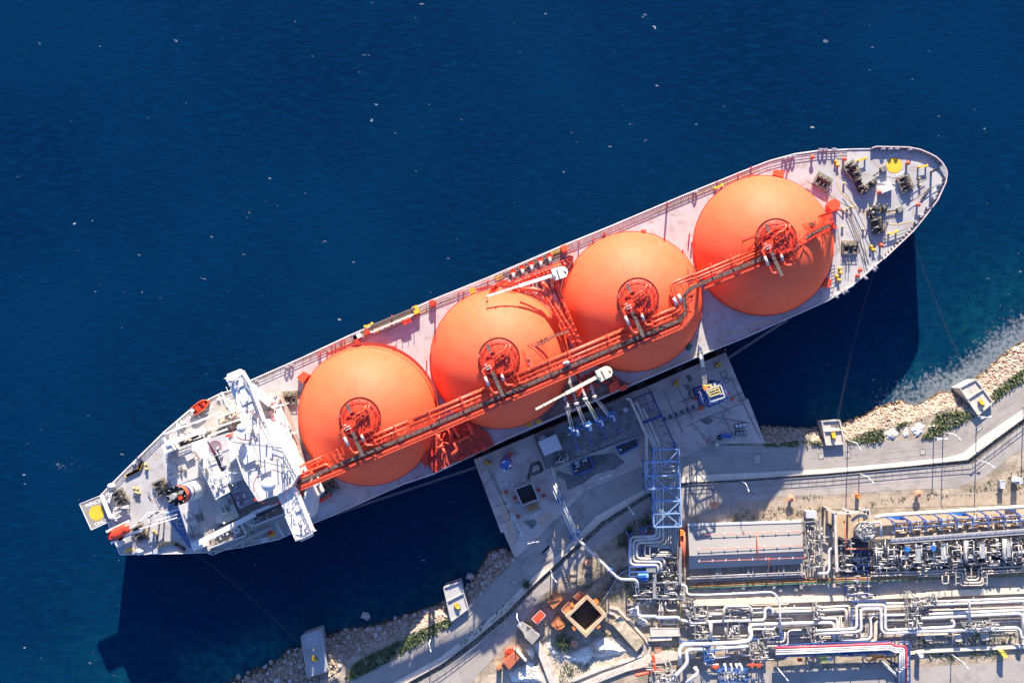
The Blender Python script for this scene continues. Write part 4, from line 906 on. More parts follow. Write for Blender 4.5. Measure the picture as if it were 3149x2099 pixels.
# accommodation tower and bridge
blk('accommodation', [(690,1338),(812,1290),(868,1372),(917,1461),(897,1495),(854,1520),(798,1538),(753,1471),(725,1400)], 26, 41, WHITE)
blk('compass_deck', [(704,1353),(803,1305),(838,1362),(870,1372),(917,1461),(897,1495),(854,1520),(798,1538),(755,1471),(730,1400)], 41, 44, mat('pale_top_deck', (0.56, 0.55, 0.54), 0.6, var=0.06, vs=0.6, dirt=(0.48, 0.43, 0.38), ds=0.4))
blk('bridge_wing', [(693,1163),(743,1138),(771,1185),(812,1295),(840,1364),(804,1310),(735,1340),(748,1318),(712,1200)], 39.5, 42.5, WHITE)
blk('bridge_wing', [(852,1520),(900,1496),(914,1514),(964,1637),(913,1661),(880,1585)], 39.5, 42.5, WHITE)
bwr = MB(); rails(bwr, PP([(693,1163),(743,1138),(771,1185),(812,1295)], 42.5), 1.3, 1.5, .06, 2); rails(bwr, PP([(914,1514),(964,1637),(913,1661),(880,1585)], 42.5), 1.3, 1.5, .06, 2)
rails(bwr, PP([(838,1362),(870,1372),(917,1461),(897,1495)], 44), 1.3, 1.5, .06, 2); rails(bwr, PP([(704,1353),(730,1400),(755,1471),(798,1538),(854,1520)], 44), 1.3, 1.5, .06, 2); part('bridge_rail', bwr, WHITE)
gz_ = MB()
for a, b in (((772,1186),(812,1294)), ((744,1140),(769,1182)), ((870,1374),(915,1458)), ((915,1516),(963,1633)), ((840,1364),(868,1374))): gz_.beam(P(*a, 41.3) + U*.12, P(*b, 41.3) + U*.12, .16, 1.3)
part('bridge_window', gz_, mat('dark_glass', (.03, .035, .045), .15))
for k, (pl, z) in enumerate((([(716,1180),(744,1168),(750,1184),(722,1196)], 42.9), ([(738,1228),(770,1215),(776,1232),(745,1246)], 42.8), ([(905,1560),(925,1551),(930,1565),(910,1574)], 43.0), ([(740,1400),(772,1386),(784,1414),(752,1428)], 44.9), ([(800,1440),(826,1429),(832,1446),(806,1457)], 45.2))): blk('roof_locker', pl, z - 1.2, z, mat('locker_grey', (.60, .60, .60), .5))
bb = MB(); 
for a, b in (((700,1152),(740,1136)), ((740,1136),(745,1142)), ((700,1152),(702,1160)), ((925,1662),(962,1645)), ((962,1645),(960,1638)), ((925,1662),(922,1656))): bb.beam(P(*a, 41.5), P(*b, 41.5), .5, .3)
part('wing_bumper', bb, WHITE)
wm = MB()
for a, b in (((752,1150),(815,1310)), ((758,1160),(835,1345)), ((905,1510),(955,1630)), ((745,1150),(800,1290)), ((842,1368),(868,1378)), ((868,1378),(908,1460))): wm.beam(P(*a, 42.7), P(*b, 42.7), .28, .3)
q_ = random.Random(21)
for k in range(40):
    if k % 2: continue
    x, y = (lerp(715, 800, q_.random()), 0); t = q_.random()
    if k < 20: x, y = lerp(722, 800, t) + q_.uniform(-12, 12), lerp(1165, 1300, t)
    elif k < 34: x, y = lerp(880, 930, t) + q_.uniform(-14, 14), lerp(1530, 1630, t)
    else: x, y = lerp(820, 890, t) + q_.uniform(-20, 12), lerp(1360, 1460, t)
    z = 44 if k >= 34 else 42.5; a = P(x, y, z); h = q_.uniform(.4, 2.0)
    wm.beam(a, a + Vector((0, 0, h)), q_.uniform(.15, .5)); wm.beam(a + Vector((0, 0, h)), a + Vector((q_.uniform(-.8, .8), q_.uniform(-.8, .8), h)), .15)
part('deck_fitting', wm, mat('fitting_grey', (.5, .5, .53), .5, var=.3, vs=1))
blk('bridge_front', [(824,1218),(850,1209),(866,1252),(884,1302),(920,1424),(900,1432),(866,1370),(828,1268)], 19, 26.6, WHITE)
blk('bridge_front', [(939,1493),(957,1486),(971,1528),(960,1540),(948,1598),(932,1557)], 19, 33, WHITE)
blk('wing_strut', [(766,1182),(835,1236),(826,1250),(768,1204)], 30, 36, WHITE)
blk('deck_pocket', [(781,1229),(809,1226),(838,1256),(803,1264)], 26, 29, CREAM)
blk('deck_pocket', [(807,1266),(826,1262),(863,1362),(850,1352)], 26, 32, CREAM)
blk('deck_pocket', [(672,1283),(739,1256),(752,1290),(681,1308)], 26, 31, CREAM)
blk('deck_pocket', [(655,1312),(700,1294),(706,1304),(664,1322)], 26, 30, CREAM)
for a, b, z in (((505,1333),(680,1268),29), ((600,1300),(680,1266),30), ((668,1285),(668,1308),32), ((640,1322),(745,1286),32), ((672,1283),(740,1255),32.4), ((682,1205),(700,1250),26), ((700,1250),(742,1240),27), ((640,1340),(700,1318),32), ((505,1345),(520,1390),24)): part('side_wall', MB().beam(P(*a, z), P(*b, z), .5, .8), WHITE)
blk('lifeboat_deck', [(520,1335),(582,1275),(640,1240),(680,1222),(735,1240),(742,1252),(640,1300),(520,1365)], DZ, 22, mat('lifeboat_deck_grey', (0.40, 0.38, 0.36), 0.7, var=0.15, vs=0.5))
blk('side_deck', [(512,1358),(600,1320),(628,1306),(645,1290),(642,1320),(520,1372)], 22, 24, GRAYR)
part('provision_crane', MB().beam(P(512, 1366, 31), P(624, 1324, 31), 1.1, .9), WHITE)
blk('crane_pedestal', [(496,1368),(520,1358),(530,1384),(506,1395)], 22, 31, WHITE); part('crane_pedestal', MB().cyl(P(628, 1324, 30), .9, 26, 31.5, 12), WHITE)
part('provision_crane', MB().beam(P(610, 1668, 31), P(785, 1580, 31), 1.5, 1.0), WHITE); blk('crane_pedestal', [(586,1672),(612,1662),(622,1684),(596,1695)], DZ, 31, WHITE)
# dark side decks to starboard
blk('side_deck', [(641,1630),(735,1596),(752,1643),(645,1682)], 26, 27.5, BROWND); blk('side_deck', [(752,1598),(862,1547),(880,1576),(772,1616)], 26, 27.6, BROWND)
for a, b, z in (((645,1684),(756,1645),28), ((735,1596),(757,1640),29), ((772,1618),(882,1576),28.5), ((752,1600),(770,1616),28), ((660,1700),(830,1622),22), ((848,1604),(872,1648),22), ((758,1590),(855,1548),30), ((770,1578),(830,1552),32), ((640,1697),(650,1702),22)): part('side_wall', MB().beam(P(*a, z), P(*b, z), .45, 1.2), mat('grey_wall_paint', (.5, .52, .55), .6))
rr = MB(); rails(rr, PP([(655,1704),(760,1660),(838,1622)], 22), 1.1, 1.4, .06, 3); rails(rr, PP([(650,1684),(755,1645)], 28.6), 1.1, 1.4, .05, 3); rails(rr, PP([(770,1580),(858,1544)], 31), 1.1, 1, .05, 3); part('handrail', rr, WHITE)
bk = MB(); bk.prism(PP([(758,1592),(852,1545),(860,1556),(764,1602)], 30), 27, 30); part('vent_trunk', bk, DARK)
for x, y in ((774, 1605), (727, 1630)): part('roof_vent', MB().lathe(P(x, y, 28), [(.35, 27.6), (1.0, 27.9), (.9, 28.3), (.35, 28.4), (.35, 27.9)], 18), WHITE)
blk('store_box', [(801,1658),(818,1650),(822,1662),(806,1668)], DZ, 22, mat('fitting_grey', (.5, .5, .53)))
# funnel
fb = P(608, 1503, 25); ft_ = P(542, 1524, 46.5); fd = ft_ - fb
def fpt(t): return fb + fd*t
def fseg(t0, t1, r): return MB().tube([fpt(t0), fpt(t1)], r, 40, cap=False)
FR = 2.65
fo_ = part('funnel', fseg(-.1, .56, FR), WHITE)
for t0, t1, m_, nm in ((.56, .62, NAVY, 'funnel_band'), (.62, .74, WHITE, 'funnel_band'), (.74, .84, NAVY, 'funnel_band'), (.84, .97, mat('funnel_orange', (0.80, 0.12, 0.03), 0.45), 'funnel_band'), (.97, 1.0, BLACK, 'funnel_top')): fseg(t0, t1, FR).build(nm, m_, ship, sub=fo_)
fx = MB().tube([fpt(.965), fpt(.972)], FR - .05, 40); fx.build('funnel_top', BLACK, ship, sub=fo_)
for dx, dy, r, h, m_ in ((-.3, .0, .85, 3.4, GALV), (1.3, .9, .6, 1.3, GREYP), (1.3, -.5, .6, 1.2, RED)):
    q = ft_ + Vector((dx, dy, -.6)); t = MB().tube([q, q + fd.normalized()*h], r, 18); t.tube([q + fd.normalized()*h, q + fd.normalized()*(h + .04)], r*.75, 18); t.build('flue', m_, ship, sub=fo_)
fl = MB()
for k in range(10): t = k*.628; q = ft_ + Vector((2.1*math.cos(t), 2.1*math.sin(t), -.4)); fl.beam(q, q + Vector((.45*math.cos(t), .45*math.sin(t), .5)), .13)
fl.build('flue', WHITE, ship, sub=fo_)
# masts, radomes, rings painted on the roof
rd = part('radome', MB().ball(P(826, 1489, 48.2), 1.95, 24), WHITE); MB().cyl(P(828, 1488, 46), .8, 44, 47, 16, .6).build('radome_post', WHITE, ship, sub=rd)
rd = part('radome', MB().ball(P(712, 1168, 44.2), .8, 16), WHITE); rd = part('radome', MB().ball(P(916, 1640, 44.2), .75, 16), WHITE)
rd = part('radome', MB().ball(P(742, 1316, 47.2), 1.3, 16), WHITE)
rp = MB(); rp.lathe(P(833, 1497, 44), [(4.75, 44.04), (4.9, 44.04)], 64, False); rp.lathe(P(757, 1308, 44), [(3.9, 44.04), (4.05, 44.04)], 64, False); part('painted_ring', rp, mat('maroon_line', (0.28, 0.03, 0.06), 0.6))
for c, z in (((662, 1374), 33.4), ((734, 1531), 29.2)):
    hp = MB()
    for k in range(-6, 7): y = k*.28; l = math.sqrt(max(.01, 1.8**2 - y*y)); p = P(*c, z + .05); hp.beam(p + Vector((-l, y, 0)), p + Vector((l, y, 0)), .055, .03)
    hp.lathe(P(*c, z), [(1.72, z + .05), (1.85, z + .05)], 32, False); part('painted_grid', hp, mat('maroon_line', (0.28, 0.03, 0.06)))
blk('monitor_deck', [(636,1350),(700,1330),(728,1400),(752,1470),(712,1490),(668,1400)], 26, 33.4, GRAYR); blk('monitor_deck', [(700,1492),(752,1472),(792,1540),(735,1566)], 26, 29.2, mat('blue_grey_deck', (.27, .29, .33), .7))
ms = MB(); base = P(728, 1455, 33); q_ = random.Random(5)
for dx, dy in ((-1.6, -1.6), (1.6, -1.6), (1.6, 1.6), (-1.6, 1.6)): ms.beam(base + Vector((dx, dy, 0)), base + Vector((dx*.5, dy*.5, 22)), .35)
for k in range(11):
    z = 2*k; s = 1.6 - .8*z/22
    for a, b in (((-1, -1), (1, -1)), ((1, -1), (1, 1)), ((1, 1), (-1, 1)), ((-1, 1), (-1, -1))): ms.beam(base + Vector((a[0]*s, a[1]*s, z)), base + Vector((b[0]*s*.95, b[1]*s*.95, z + 2)), .16)
for z, w_, h_ in ((10, 3.5, 3.0), (15, 3.2, 2.6), (19, 4.2, 1.6)): ms.prism([base + Vector(q) for q in ((-w_/2, -h_/2, 0), (w_/2, -h_/2, 0), (w_/2, h_/2, 0), (-w_/2, h_/2, 0))], base.z + z, base.z + z + .2, True)
for k in range(14): a = base + Vector((q_.uniform(-2.5, 2.5), q_.uniform(-2, 2), q_.uniform(10, 22))); ms.beam(a, a + Vector((q_.uniform(-1.5, 1.5), q_.uniform(-1.5, 1.5), q_.uniform(0, 2))), .18)
ms.beam(base + Vector((-2.4, -1, 20)), base + Vector((2.4, .8, 20)), .35)
part('radar_mast', ms, WHITE)
for pl in ([(704,1353),(712,1420),(725,1408),(720,1395)],): part('exhaust_hood', MB().prism(PP(pl, 45), 44, 46), WHITE)
for x, y, h in ((813, 1410, 6), (866, 1422, 7), (686, 1360, 5), (852, 1408, 3), (871, 1400, 4), (796, 1330, 4), (760, 1395, 7)): part('antenna_mast', MB().beam(P(x, y, 44), P(x, y, 44 + h), .3), WHITE)
for pl in ([(692,1338),(706,1333),(708,1341),(695,1345)], [(778,1534),(791,1528),(793,1536),(781,1541)]): blk('fire_box', pl, 41, 44.6 if pl[0][1] < 1400 else 44.5, mat('bright_red_girder', (0.78, 0.085, 0.03)))
# aft winching platform with its circle and words
wp = blk('winching_platform', [(245,1549),(310,1522),(339,1600),(281,1628)], 18.6, 19.3, mat('platform_grey', (0.27, 0.245, 0.22), 0.75, var=0.06, vs=0.5))
part('winching_circle', disc(MB(), P(297, 1576, 19.35), 23.5/PX(19.35), 19.35), YEL)
lettering('WINCH', 1.55, P(288, 1547, 19.36), R(20), WHITE, ship); lettering('ONLY', 1.5, P(310.5, 1605.5, 19.36), R(22), WHITE, ship)
rr = MB(); w_ = PP([(310,1522),(245,1549),(281,1628),(336,1603)], 19.3)
for a, b in zip(w_, w_[1:]): rr.beam(a, b, .2, .3)
part('platform_edge', rr, WHITE)
wl_ = MB(); wl_.beam(P(312, 1522, 20.5), P(340, 1590, 20.5), .9, 1.0); wl_.beam(P(340, 1590, 20.5), P(346, 1585, 20.5), .8, 2)
for a, b in (((327,1516),(343,1530)), ((345,1514),(335,1545)), ((350,1580),(372,1570)), ((352,1596),(372,1585)), ((350,1565),(395,1553)), ((325,1522),(346,1514)), ((355,1560),(398,1560)), ((348,1590),(360,1600))): wl_.beam(P(*a, 20.5), P(*b, 20.5), .35, .6)
part('stern_frame', wl_, WHITE)
ss = MB()
for a, b in (((395,1625),(458,1592)), ((458,1592),(495,1562)), ((420,1610),(495,1570)), ((458,1578),(460,1608)), ((495,1562),(475,1586)), ((480,1600),(545,1580)), ((430,1625),(545,1590)), ((455,1575),(520,1574)), ((425,1608),(455,1575)), ((520,1574),(560,1562))): ss.beam(P(*a, 23), P(*b, 23), .35)
part('stern_lattice', ss, WHITE)
lb = MB()
for a, b in (((327,1634),(398,1600)), ((342,1668),(440,1625)), ((352,1622),(370,1662)), ((362,1618),(379,1652)), ((379,1652),(368,1660))): lb.beam(P(*a, 22), P(*b, 22), .7, .5)
part('boat_ramp', lb, WHITE)
for k in range(22):
    t = k/21; p = [(391,1462),(405,1455),(428,1444),(438,1420)] if True else None; q = resample(p, 22)[k]; o = MB().box(P(*q, DZ), .75, .75, DZ, DZ + .7, A); part('roller_chain', o, YEL if k % 2 == 0 else BLACK)
for k in range(26):
    q = resample([(490,1680),(520,1668),(535,1668),(570,1688)], 26)[k]; o = MB().box(P(*q, DZ), .75, .75, DZ, DZ + .7, A); part('roller_chain', o, mat('ochre_metal', (0.48, 0.36, 0.16)) if k < 16 else BLACK) if k % 2 == 0 else None
for x, y in ((346, 1494), (433, 1693), (375, 1665)): part('capstan', MB().lathe(P(x, y, DZ), [(1.0, DZ), (1.0, DZ + .8), (.7, DZ + .9), (.7, DZ + 1.6), (1.0, DZ + 1.8), (0, DZ + 1.9)], 18), WHITE)
for a, b in (((455,1512),(463,1525)), ((478,1648),(486,1655)), ((462,1585),(452,1660)), ((490,1600),(482,1668)), ((505,1590),(500,1680))): part('deck_rope', MB().beam(P(*a, DZ + .6), P(*b, DZ + .6), .22), mat('dark_rope', (0.10, 0.09, 0.09)))
# boats: they hang in their davits, things of their own
def boat(nm, label, p0, p1, wd, z):
    a, b = P(*p0, z), P(*p1, z); d = (b - a); Lb = d.length; rz = math.atan2(d.y, d.x)
    t = thing(nm, label, 'lifeboat', (a.x + d.x/2, a.y + d.y/2, z - 1.2), 'lifeboats'); t.rotation_euler = (0, 0, rz)
    vs = []; fs = []; N = 12; K = 8
    for i in range(N+1):
        s = i/N; x = (s - .5)*Lb; wv = wd/2*min(1, (1 - abs(2*s - 1)**2.6) + (0.15 if s < .5 else 0))*(1 if s < .98 else .6)
        for k in range(K+1): 
            ph = math.pi*k/K; vs.append((x, wv*math.cos(ph), 1.2 - 1.3*math.sin(ph)))
    for i in range(N):
        for k in range(K): fs.append((i*(K+1)+k, i*(K+1)+k+1, (i+1)*(K+1)+k+1, (i+1)*(K+1)+k))
    ob = lambda n_, mb, m_: (lambda o: (setattr(o, 'parent', t), setattr(o, 'location', (0, 0, 0)), o)[2])(mb.build(n_, m_, None, (0, 0, 0)))
    ob('boat_hull', MB().add(vs, fs, True), mat('boat_orange_red', (0.72, 0.06, 0.02), 0.4))
    return t, ob, Lb
t, ob, Lb = boat('rescue_boat', 'open red rescue boat on the port side deck of the ship', (590,1268), (643,1230), 2.6, 23.5)
ob('boat_rim', MB().tube([(-Lb/2, 1.2, 1.25), (Lb*.2, 1.3, 1.25), (Lb/2, 0, 1.25), (Lb*.2, -1.3, 1.25), (-Lb/2, -1.2, 1.25)], .18, 8, 1.0), mat('funnel_orange', (0.80, 0.12, 0.03)))
ob('boat_seat', MB().box((-1, 0), 1.4, 1.6, .4, 1.3).box((1.2, 0), .8, 1.4, .4, 1.2), RED); ob('boat_engine', MB().box((-Lb/2 + .5, .3), .9, .7, .6, 1.7), WHITE)
t, ob, Lb = boat('lifeboat', 'enclosed red freefall lifeboat in the ramp at the stern', (332,1655), (398,1618), 3.4, 22.5)
cv = []; cf = []; N = 10; K = 8
for i in range(N+1):
    s = i/N; x = (s - .5)*Lb; k_ = min(1, 3*s, (1 - s)*14 + .6); wv = 1.62*k_
    for k in range(K+1): ph = math.pi*k/K; cv.append((x, wv*math.cos(ph), 1.15 + 1.25*k_*math.sin(ph)**.7))
for i in range(N):
    for k in range(K): cf.append((i*(K+1)+k, (i+1)*(K+1)+k, (i+1)*(K+1)+k+1, i*(K+1)+k+1))
ob('boat_canopy', MB().add(cv, cf, True), mat('boat_orange_red', (0.72, 0.06, 0.02))); ob('boat_hatch', MB().box((Lb*.3, 0), .9, .9, 2.3, 2.6), RED)

# small deck gear in clusters: lockers, vents, pipes and ladders on the decks of the superstructure
GEAR = [mat('locker_grey', (.60, .60, .60)), mat('fitting_grey', (.5, .5, .53)), mat('gear_dark', (.16, .155, .15), .6), mat('gear_buff', (.50, .42, .32), .7), RED]
q_ = random.Random(90)
for cx, cy, z in ((600,1290,22.2),(560,1310,22.2),(640,1268,22.2),(690,1238,22.2),(720,1230,22.2),(565,1345,24.2),(600,1336,24.2),(650,1300,24.2),(690,1290,31),(722,1275,31),(690,1312,30),(530,1420,25.1),(560,1450,25.1),(620,1590,25.1),(590,1640,25.1),(612,1400,33.1),(640,1440,33.1),(670,1500,33.1),(700,1560,29.1),(690,1590,29.1),(668,1395,33.5),(700,1440,33.5),(716,1500,29.3),(745,1540,29.3),
                  (770,1340,44.1),(780,1440,44.1),(880,1450,44.1),(728,1185,42.6),(780,1270,42.6),(945,1625,42.6),(680,1660,27.6),(715,1640,27.6),(660,1668,27.6),(790,1590,27.7),(830,1570,27.7),(770,1650,19.2),(820,1640,19.2),(740,1668,19.2),(860,1260,26.1),(890,1330,26.1),(880,1400,26.1),(905,1530,26.1),(930,1520,26.1),(840,1225,26.7),(870,1300,26.7),(895,1390,26.7)):
    g_ = MB(); c = P(cx, cy, z); m_ = q_.choice(GEAR[:4] if q_.random() < .9 else GEAR)
    for k in range(8):
        a_ = c + U*q_.uniform(-1.5, 1.5) + V*q_.uniform(-1.5, 1.5); h = q_.uniform(.15, .9); t = q_.random()
        if t < .4: g_.beam(a_, a_ + (U if q_.random() < .5 else V)*q_.uniform(.4, 1.5), q_.uniform(.2, .7), h*2)
        elif t < .7: g_.tube([a_ + Vector((0, 0, h)), a_ + (U if q_.random() < .5 else V)*q_.uniform(1.2, 3.2) + Vector((0, 0, h))], q_.uniform(.06, .14), 6)
        else: g_.cyl(a_, q_.uniform(.15, .4), z, z + h, 10)
    part('deck_gear', g_, m_)
ds_ = MB()
for a_, b_, z in (((585,1290),(735,1228),22.15), ((560,1318),(700,1262),22.15), ((715,1340),(800,1540),44.06), ((760,1322),(840,1520),44.06), ((800,1306),(900,1490),44.06), ((705,1356),(868,1376),44.06), ((728,1400),(905,1440),44.06), ((720,1170),(790,1300),42.56), ((735,1160),(806,1290),42.56), ((870,1520),(930,1650),42.56), ((890,1508),(950,1642),42.56), ((600,1385),(676,1530),33.06), ((520,1440),(600,1660),25.06), ((545,1400),(640,1620),25.06)): ds_.beam(P(*a_, z), P(*b_, z), .14, .03)
part('thin_deck_line', ds_, mat('seam_grey', (.38, .37, .37), .8))
# ============================================================= JETTY AND SHORE THINGS
JZ = 6.0
zJ1 = Z(1380, 1380, 5.6); zJ2 = Z(1640, 1320, 5.6); zJ3 = Z(1640, 1100, 5.6); zJ4 = Z(1900, 1180, 5.6); zJ5 = Z(2040, 1040, 5.6); z5 = Z(1400, 1100, 2.091); z8 = Z(2280, 1000, 2.708); zS = Z(640, 1680, 2.801); z6 = Z(1400, 1500, 2.617); zQ = Z(1560, 1780, 4.916)
JC = mat('jetty_concrete', (0.52, 0.43, 0.375), 0.88, var=0.14, vs=0.12, dirt=(0.36, 0.29, 0.255), ds=0.3)
JCW = mat('warm_jetty_concrete', (0.55, 0.40, 0.29), 0.9, var=0.12, vs=0.2)
STAIN = mat('oil_stain', (0.115, 0.10, 0.095), 0.8, var=0.3, vs=1)
SLAB = mat('pale_cover_slab', (0.50, 0.49, 0.46), 0.85, var=0.2, vs=0.8)
BRIGHTR = mat('bright_red_girder', (0.78, 0.085, 0.03)); ORP = mat('orange_red_pad', (0.58, 0.20, 0.075), 0.75, var=0.12, vs=0.6)
jt = thing('jetty', 'wide concrete jetty deck between the tanker and the seaside road', 'jetty', P(1900, 1350, 0))
def jpart(nm, mb, m): return mb.build(nm, m, jt)
jpart('deck', MB().prism(PP(JET, JZ), -4, JZ), JC)
jpart('worn_area', MB().sheet(PP([(1530,1520),(1552,1512),(1600,1590),(1570,1625),(1588,1672),(1576,1690)], JZ + .02)), JCW)
jpart('worn_area', MB().sheet(PP(zJ1((1500,1190),(1792,1080),(1792,1200),(1620,1320)), JZ + .02)), JCW)
jpart('dark_area', MB().sheet(PP(zJ2((540,870),(700,800),(1100,760),(1400,680),(1580,560),(1380,400),(1000,450),(980,640),(720,800),(400,700),(400,800)), JZ + .02)), mat('dark_concrete', (0.16, 0.15, 0.145), .85, var=.25, vs=.4))  # darker concrete patch beside the loading platform
jpart('dark_area', MB().sheet(PP(zJ2((540,870),(880,740),(1080,760),(860,930),(590,1040)), JZ + .025)), mat('dark_concrete', (0.16, 0.15, 0.145)))
q_ = random.Random(12)
for pl in (zJ5((340,800),(440,800),(480,900),(470,1000),(540,1040),(500,1060),(430,980),(420,900)), zJ5((390,640),(450,620),(500,700),(450,760),(430,720)), zJ5((480,860),(560,900),(600,980),(540,1000)), zJ1((1290,1250),(1480,1200),(1530,1300),(1420,1370)), zJ5((640,1400),(760,1340),(860,1400),(800,1480),(700,1470)), zJ4((1400,610),(1560,560),(1640,640),(1500,690))):
    jpart('stain', MB().sheet(PP(pl, JZ + q_.uniform(.035, .06))), STAIN if q_.random() < .6 else mat('dark_concrete', (0.16, 0.15, 0.145)))
jn = MB()
JL = [((1490,1418),(1600,1650)), ((1508,1440),(1590,1625)), ((1487,1488),(1504,1481)), ((1513,1560),(1556,1545)), ((1538,1608),(1590,1588)), ((1475,1450),(1492,1444)), ((2245,1160),(2330,1330)), ((2282,1235),(2340,1350)), ((2150,1112),(2190,1200)), ((2180,1200),(2080,1240)), ((2120,1180),(2250,1270)), ((2060,1290),(2300,1200)), ((2110,1310),(2280,1240)), ((2040,1200),(2100,1330)), ((2080,1180),(2130,1290)), ((2140,1310),(2180,1365)), ((2220,1270),(2260,1350)), ((2270,1234),(2296,1226)), ((1990,1190),(2060,1330)), ((2030,1170),(1960,1200)), ((2185,1280),(2310,1300))]
for a, b in JL: jn.beam(P(*a, JZ + .03), P(*b, JZ + .03), .16, .03)
jpart('joint', jn, mat('joint_black', (.05, .045, .045), .9))
for k in range(46):
    if k < 30: c = zJ1((lerp(960, 1300, k/30) + q_.uniform(-25, 25), lerp(790, 1568, k/30) + q_.uniform(-10, 10)))[0]
    else: c = zJ1((lerp(1270, 1600, (k-30)/16), lerp(1200, 1080, (k-30)/16) + q_.uniform(-20, 20)))[0]
    if k < 30 and 9 < k < 13: continue
    o = MB().box(P(*c, JZ), q_.uniform(.7, 1.6), q_.uniform(.5, 1.1), JZ, JZ + q_.uniform(.08, .25), A + q_.uniform(-.1, .1)); jpart('cover_slab', o, SLAB)
for k in range(8): c = lerp(0, 1, k/7); jpart('cover_slab', MB().box(P(*zJ1((lerp(1420, 1560, c), lerp(1450, 1300, c)))[0], JZ), 1.5, .5, JZ, JZ + q_.uniform(.1, .16), R(-60)), SLAB)
for c in ((1200, 130), (930, 620), (1010, 590), (1090, 600), (1160, 570), (1290, 520)): jpart('cover_slab', MB().box(P(*zJ1(c)[0], JZ), 1.5, 1.3, JZ, JZ + .12, A), SLAB)
for pl in (zJ5((970,600),(1070,560),(1105,640),(1020,700)), zJ5((1030,720),(1110,685),(1140,740),(1070,775))):
    f = MB(); w_ = PP(pl, JZ + .06)
    for a, b in zip(w_, w_[1:] + w_[:1]): f.beam(a, b, .16, .06)
    jpart('hatch_frame', f, mat('joint_black', (.05, .045, .045)))
for k in range(16): t = k/15; jpart('grating', MB().box(P(*zJ4((lerp(800, 1300, t), lerp(600, 400, t)))[0], JZ), .75, 1.0, JZ, JZ + .1, A), GALV if k % 3 else DARK)
jpart('trench', MB().sheet(PP(zJ4((780,590),(1310,360),(1330,430),(800,640)), JZ + .04)), STAIN)
fd = MB()
for k in range(7):
    x, y = lerp(1500, 2210, k/6), lerp(1394, 1092, k/6); fd.prism([P(x, y, 3) + U*-1.4, P(x, y, 3) + U*1.4, P(x, y, 3) + U*1.4 + V*1.6, P(x, y, 3) + U*-1.4 + V*1.6], .5, 4.5, True)
jpart('fender', fd, BLACK)
bt_ = MB()
for pl in (zJ1((1370,520),(1430,270),(1560,230),(1610,370),(1430,440)),): 
    w_ = PP(pl, JZ + .05)
    for a, b in zip(w_, w_[1:]): bt_.beam(a, b, 1.0, .06)
jpart('trench', bt_, STAIN)
# raised loading platform
LPZ = 9.0
LP = [(1641.5,1341.5),(1926,1222),(1960,1275),(1993,1332),(1677,1444)]
lp = thing('loading_platform', 'raised dark concrete platform that carries the loading arms and the small hut', 'platform', P(1800, 1340, JZ))
MB().prism(PP(LP, LPZ), JZ, LPZ).build('slab', mat('platform_concrete', (0.205, 0.20, 0.20), .85, var=.2, vs=.3, dirt=(.11, .105, .10), ds=.4), lp)
kb = MB(); w_ = PP(LP, LPZ)
for a, b in zip(w_, w_[1:] + w_[:1]): kb.beam(a + Vector((0, 0, .15)), b + Vector((0, 0, .15)), .35, .35)
kb.build('kerb', CONC, lp)
rr = MB(); rails(rr, [p + Vector((0, 0, .3)) for p in w_[:4]], 1.1, 2, .03, 2); rr.build('handrail', GALV, lp)
eb = MB(); eb.tube(PP([(1690,1440),(1790,1396),(1960,1335)], 8.2), .25, 8); eb.tube(PP([(1700,1444),(1985,1333)], 7.6), .18, 8); eb.build('edge_pipe', SILV, lp)
for k in range(7):
    f = MB(); c = P(*zJ2((lerp(820, 1520, k/6), lerp(395, 110, k/6)))[0], LPZ + .8); w = .75 + .25*(k in (0, 1, 4))
    q = [c + U*-w + V*-.45, c + U*w + V*-.45, c + U*w + V*.45, c + U*-w + V*.45]
    for a, b in list(zip(q, q[1:] + q[:1]))[:3 if k in (2, 3, 5) else 4]: f.beam(a, b, .16, .16)
    for a in q: f.beam(a, Vector((a.x, a.y, LPZ)), .12)
    f.build('pipe_guard', STEEL, lp)
# control hut
hut = thing('control_hut', 'small hut with a white corrugated roof on the dark loading platform', 'hut', P(1692, 1368, LPZ))
HP = zJ2((80,210),(390,80),(500,330),(190,455))
MB().prism(PP([(1658,1360),(1709,1338),(1726,1378),(1676,1397)], 11), LPZ, 12.2, True).build('wall', CONC, hut)
MB().prism(PP(HP, 12.6), 12.2, 12.55, True).build('roof', mat('white_corrugated_roof', (.66, .66, .66), .5, stripe=(.54, .54, .55, .5, -67)), hut)
MB().prism(PP(zJ2((100,130),(195,90),(215,150),(120,185)), 11), LPZ, 11).build('annex', mat('fitting_grey', (.5, .5, .53)), hut)
def clutter(mb, pl, z, n, hmin, hmax, seed, wmin=.1, wmax=.4, pipe=.5):
    q_ = random.Random(seed); xs = [p[0] for p in pl]; ys = [p[1] for p in pl]; k = 0; g = 0
    while k < n and g < n*20:
        g += 1; x, y = q_.uniform(min(xs), max(xs)), q_.uniform(min(ys), max(ys))
        if not inside((x, y), pl): continue
        k += 1; a = P(x, y, z); h = q_.uniform(hmin, hmax)
        if q_.random() > pipe: mb.beam(a, a + Vector((0, 0, h)), q_.uniform(wmin, wmax))
        else:
            d = q_.choice([Vector((1, .03, 0)), Vector((-.03, 1, 0)), Vector((1, .03, 0))] if x > 1880 else [U, V])*q_.choice((-1, 1))*q_.uniform(.6, 2.4); b = a + d
            mb.tube([a + Vector((0, 0, h)), b + Vector((0, 0, h))], q_.uniform(wmin*.6, wmax*.5), 6)
    return mb
sk = thing('pump_skid', 'dark pump skid with white pipework beside the hut on the loading platform', 'pump skid', P(*zJ2((480, 520))[0], LPZ))
MB().prism(PP(zJ2((360,500),(560,400),(620,430),(590,540),(370,610)), LPZ + .3), LPZ, LPZ + .3).build('base', DARK, sk)
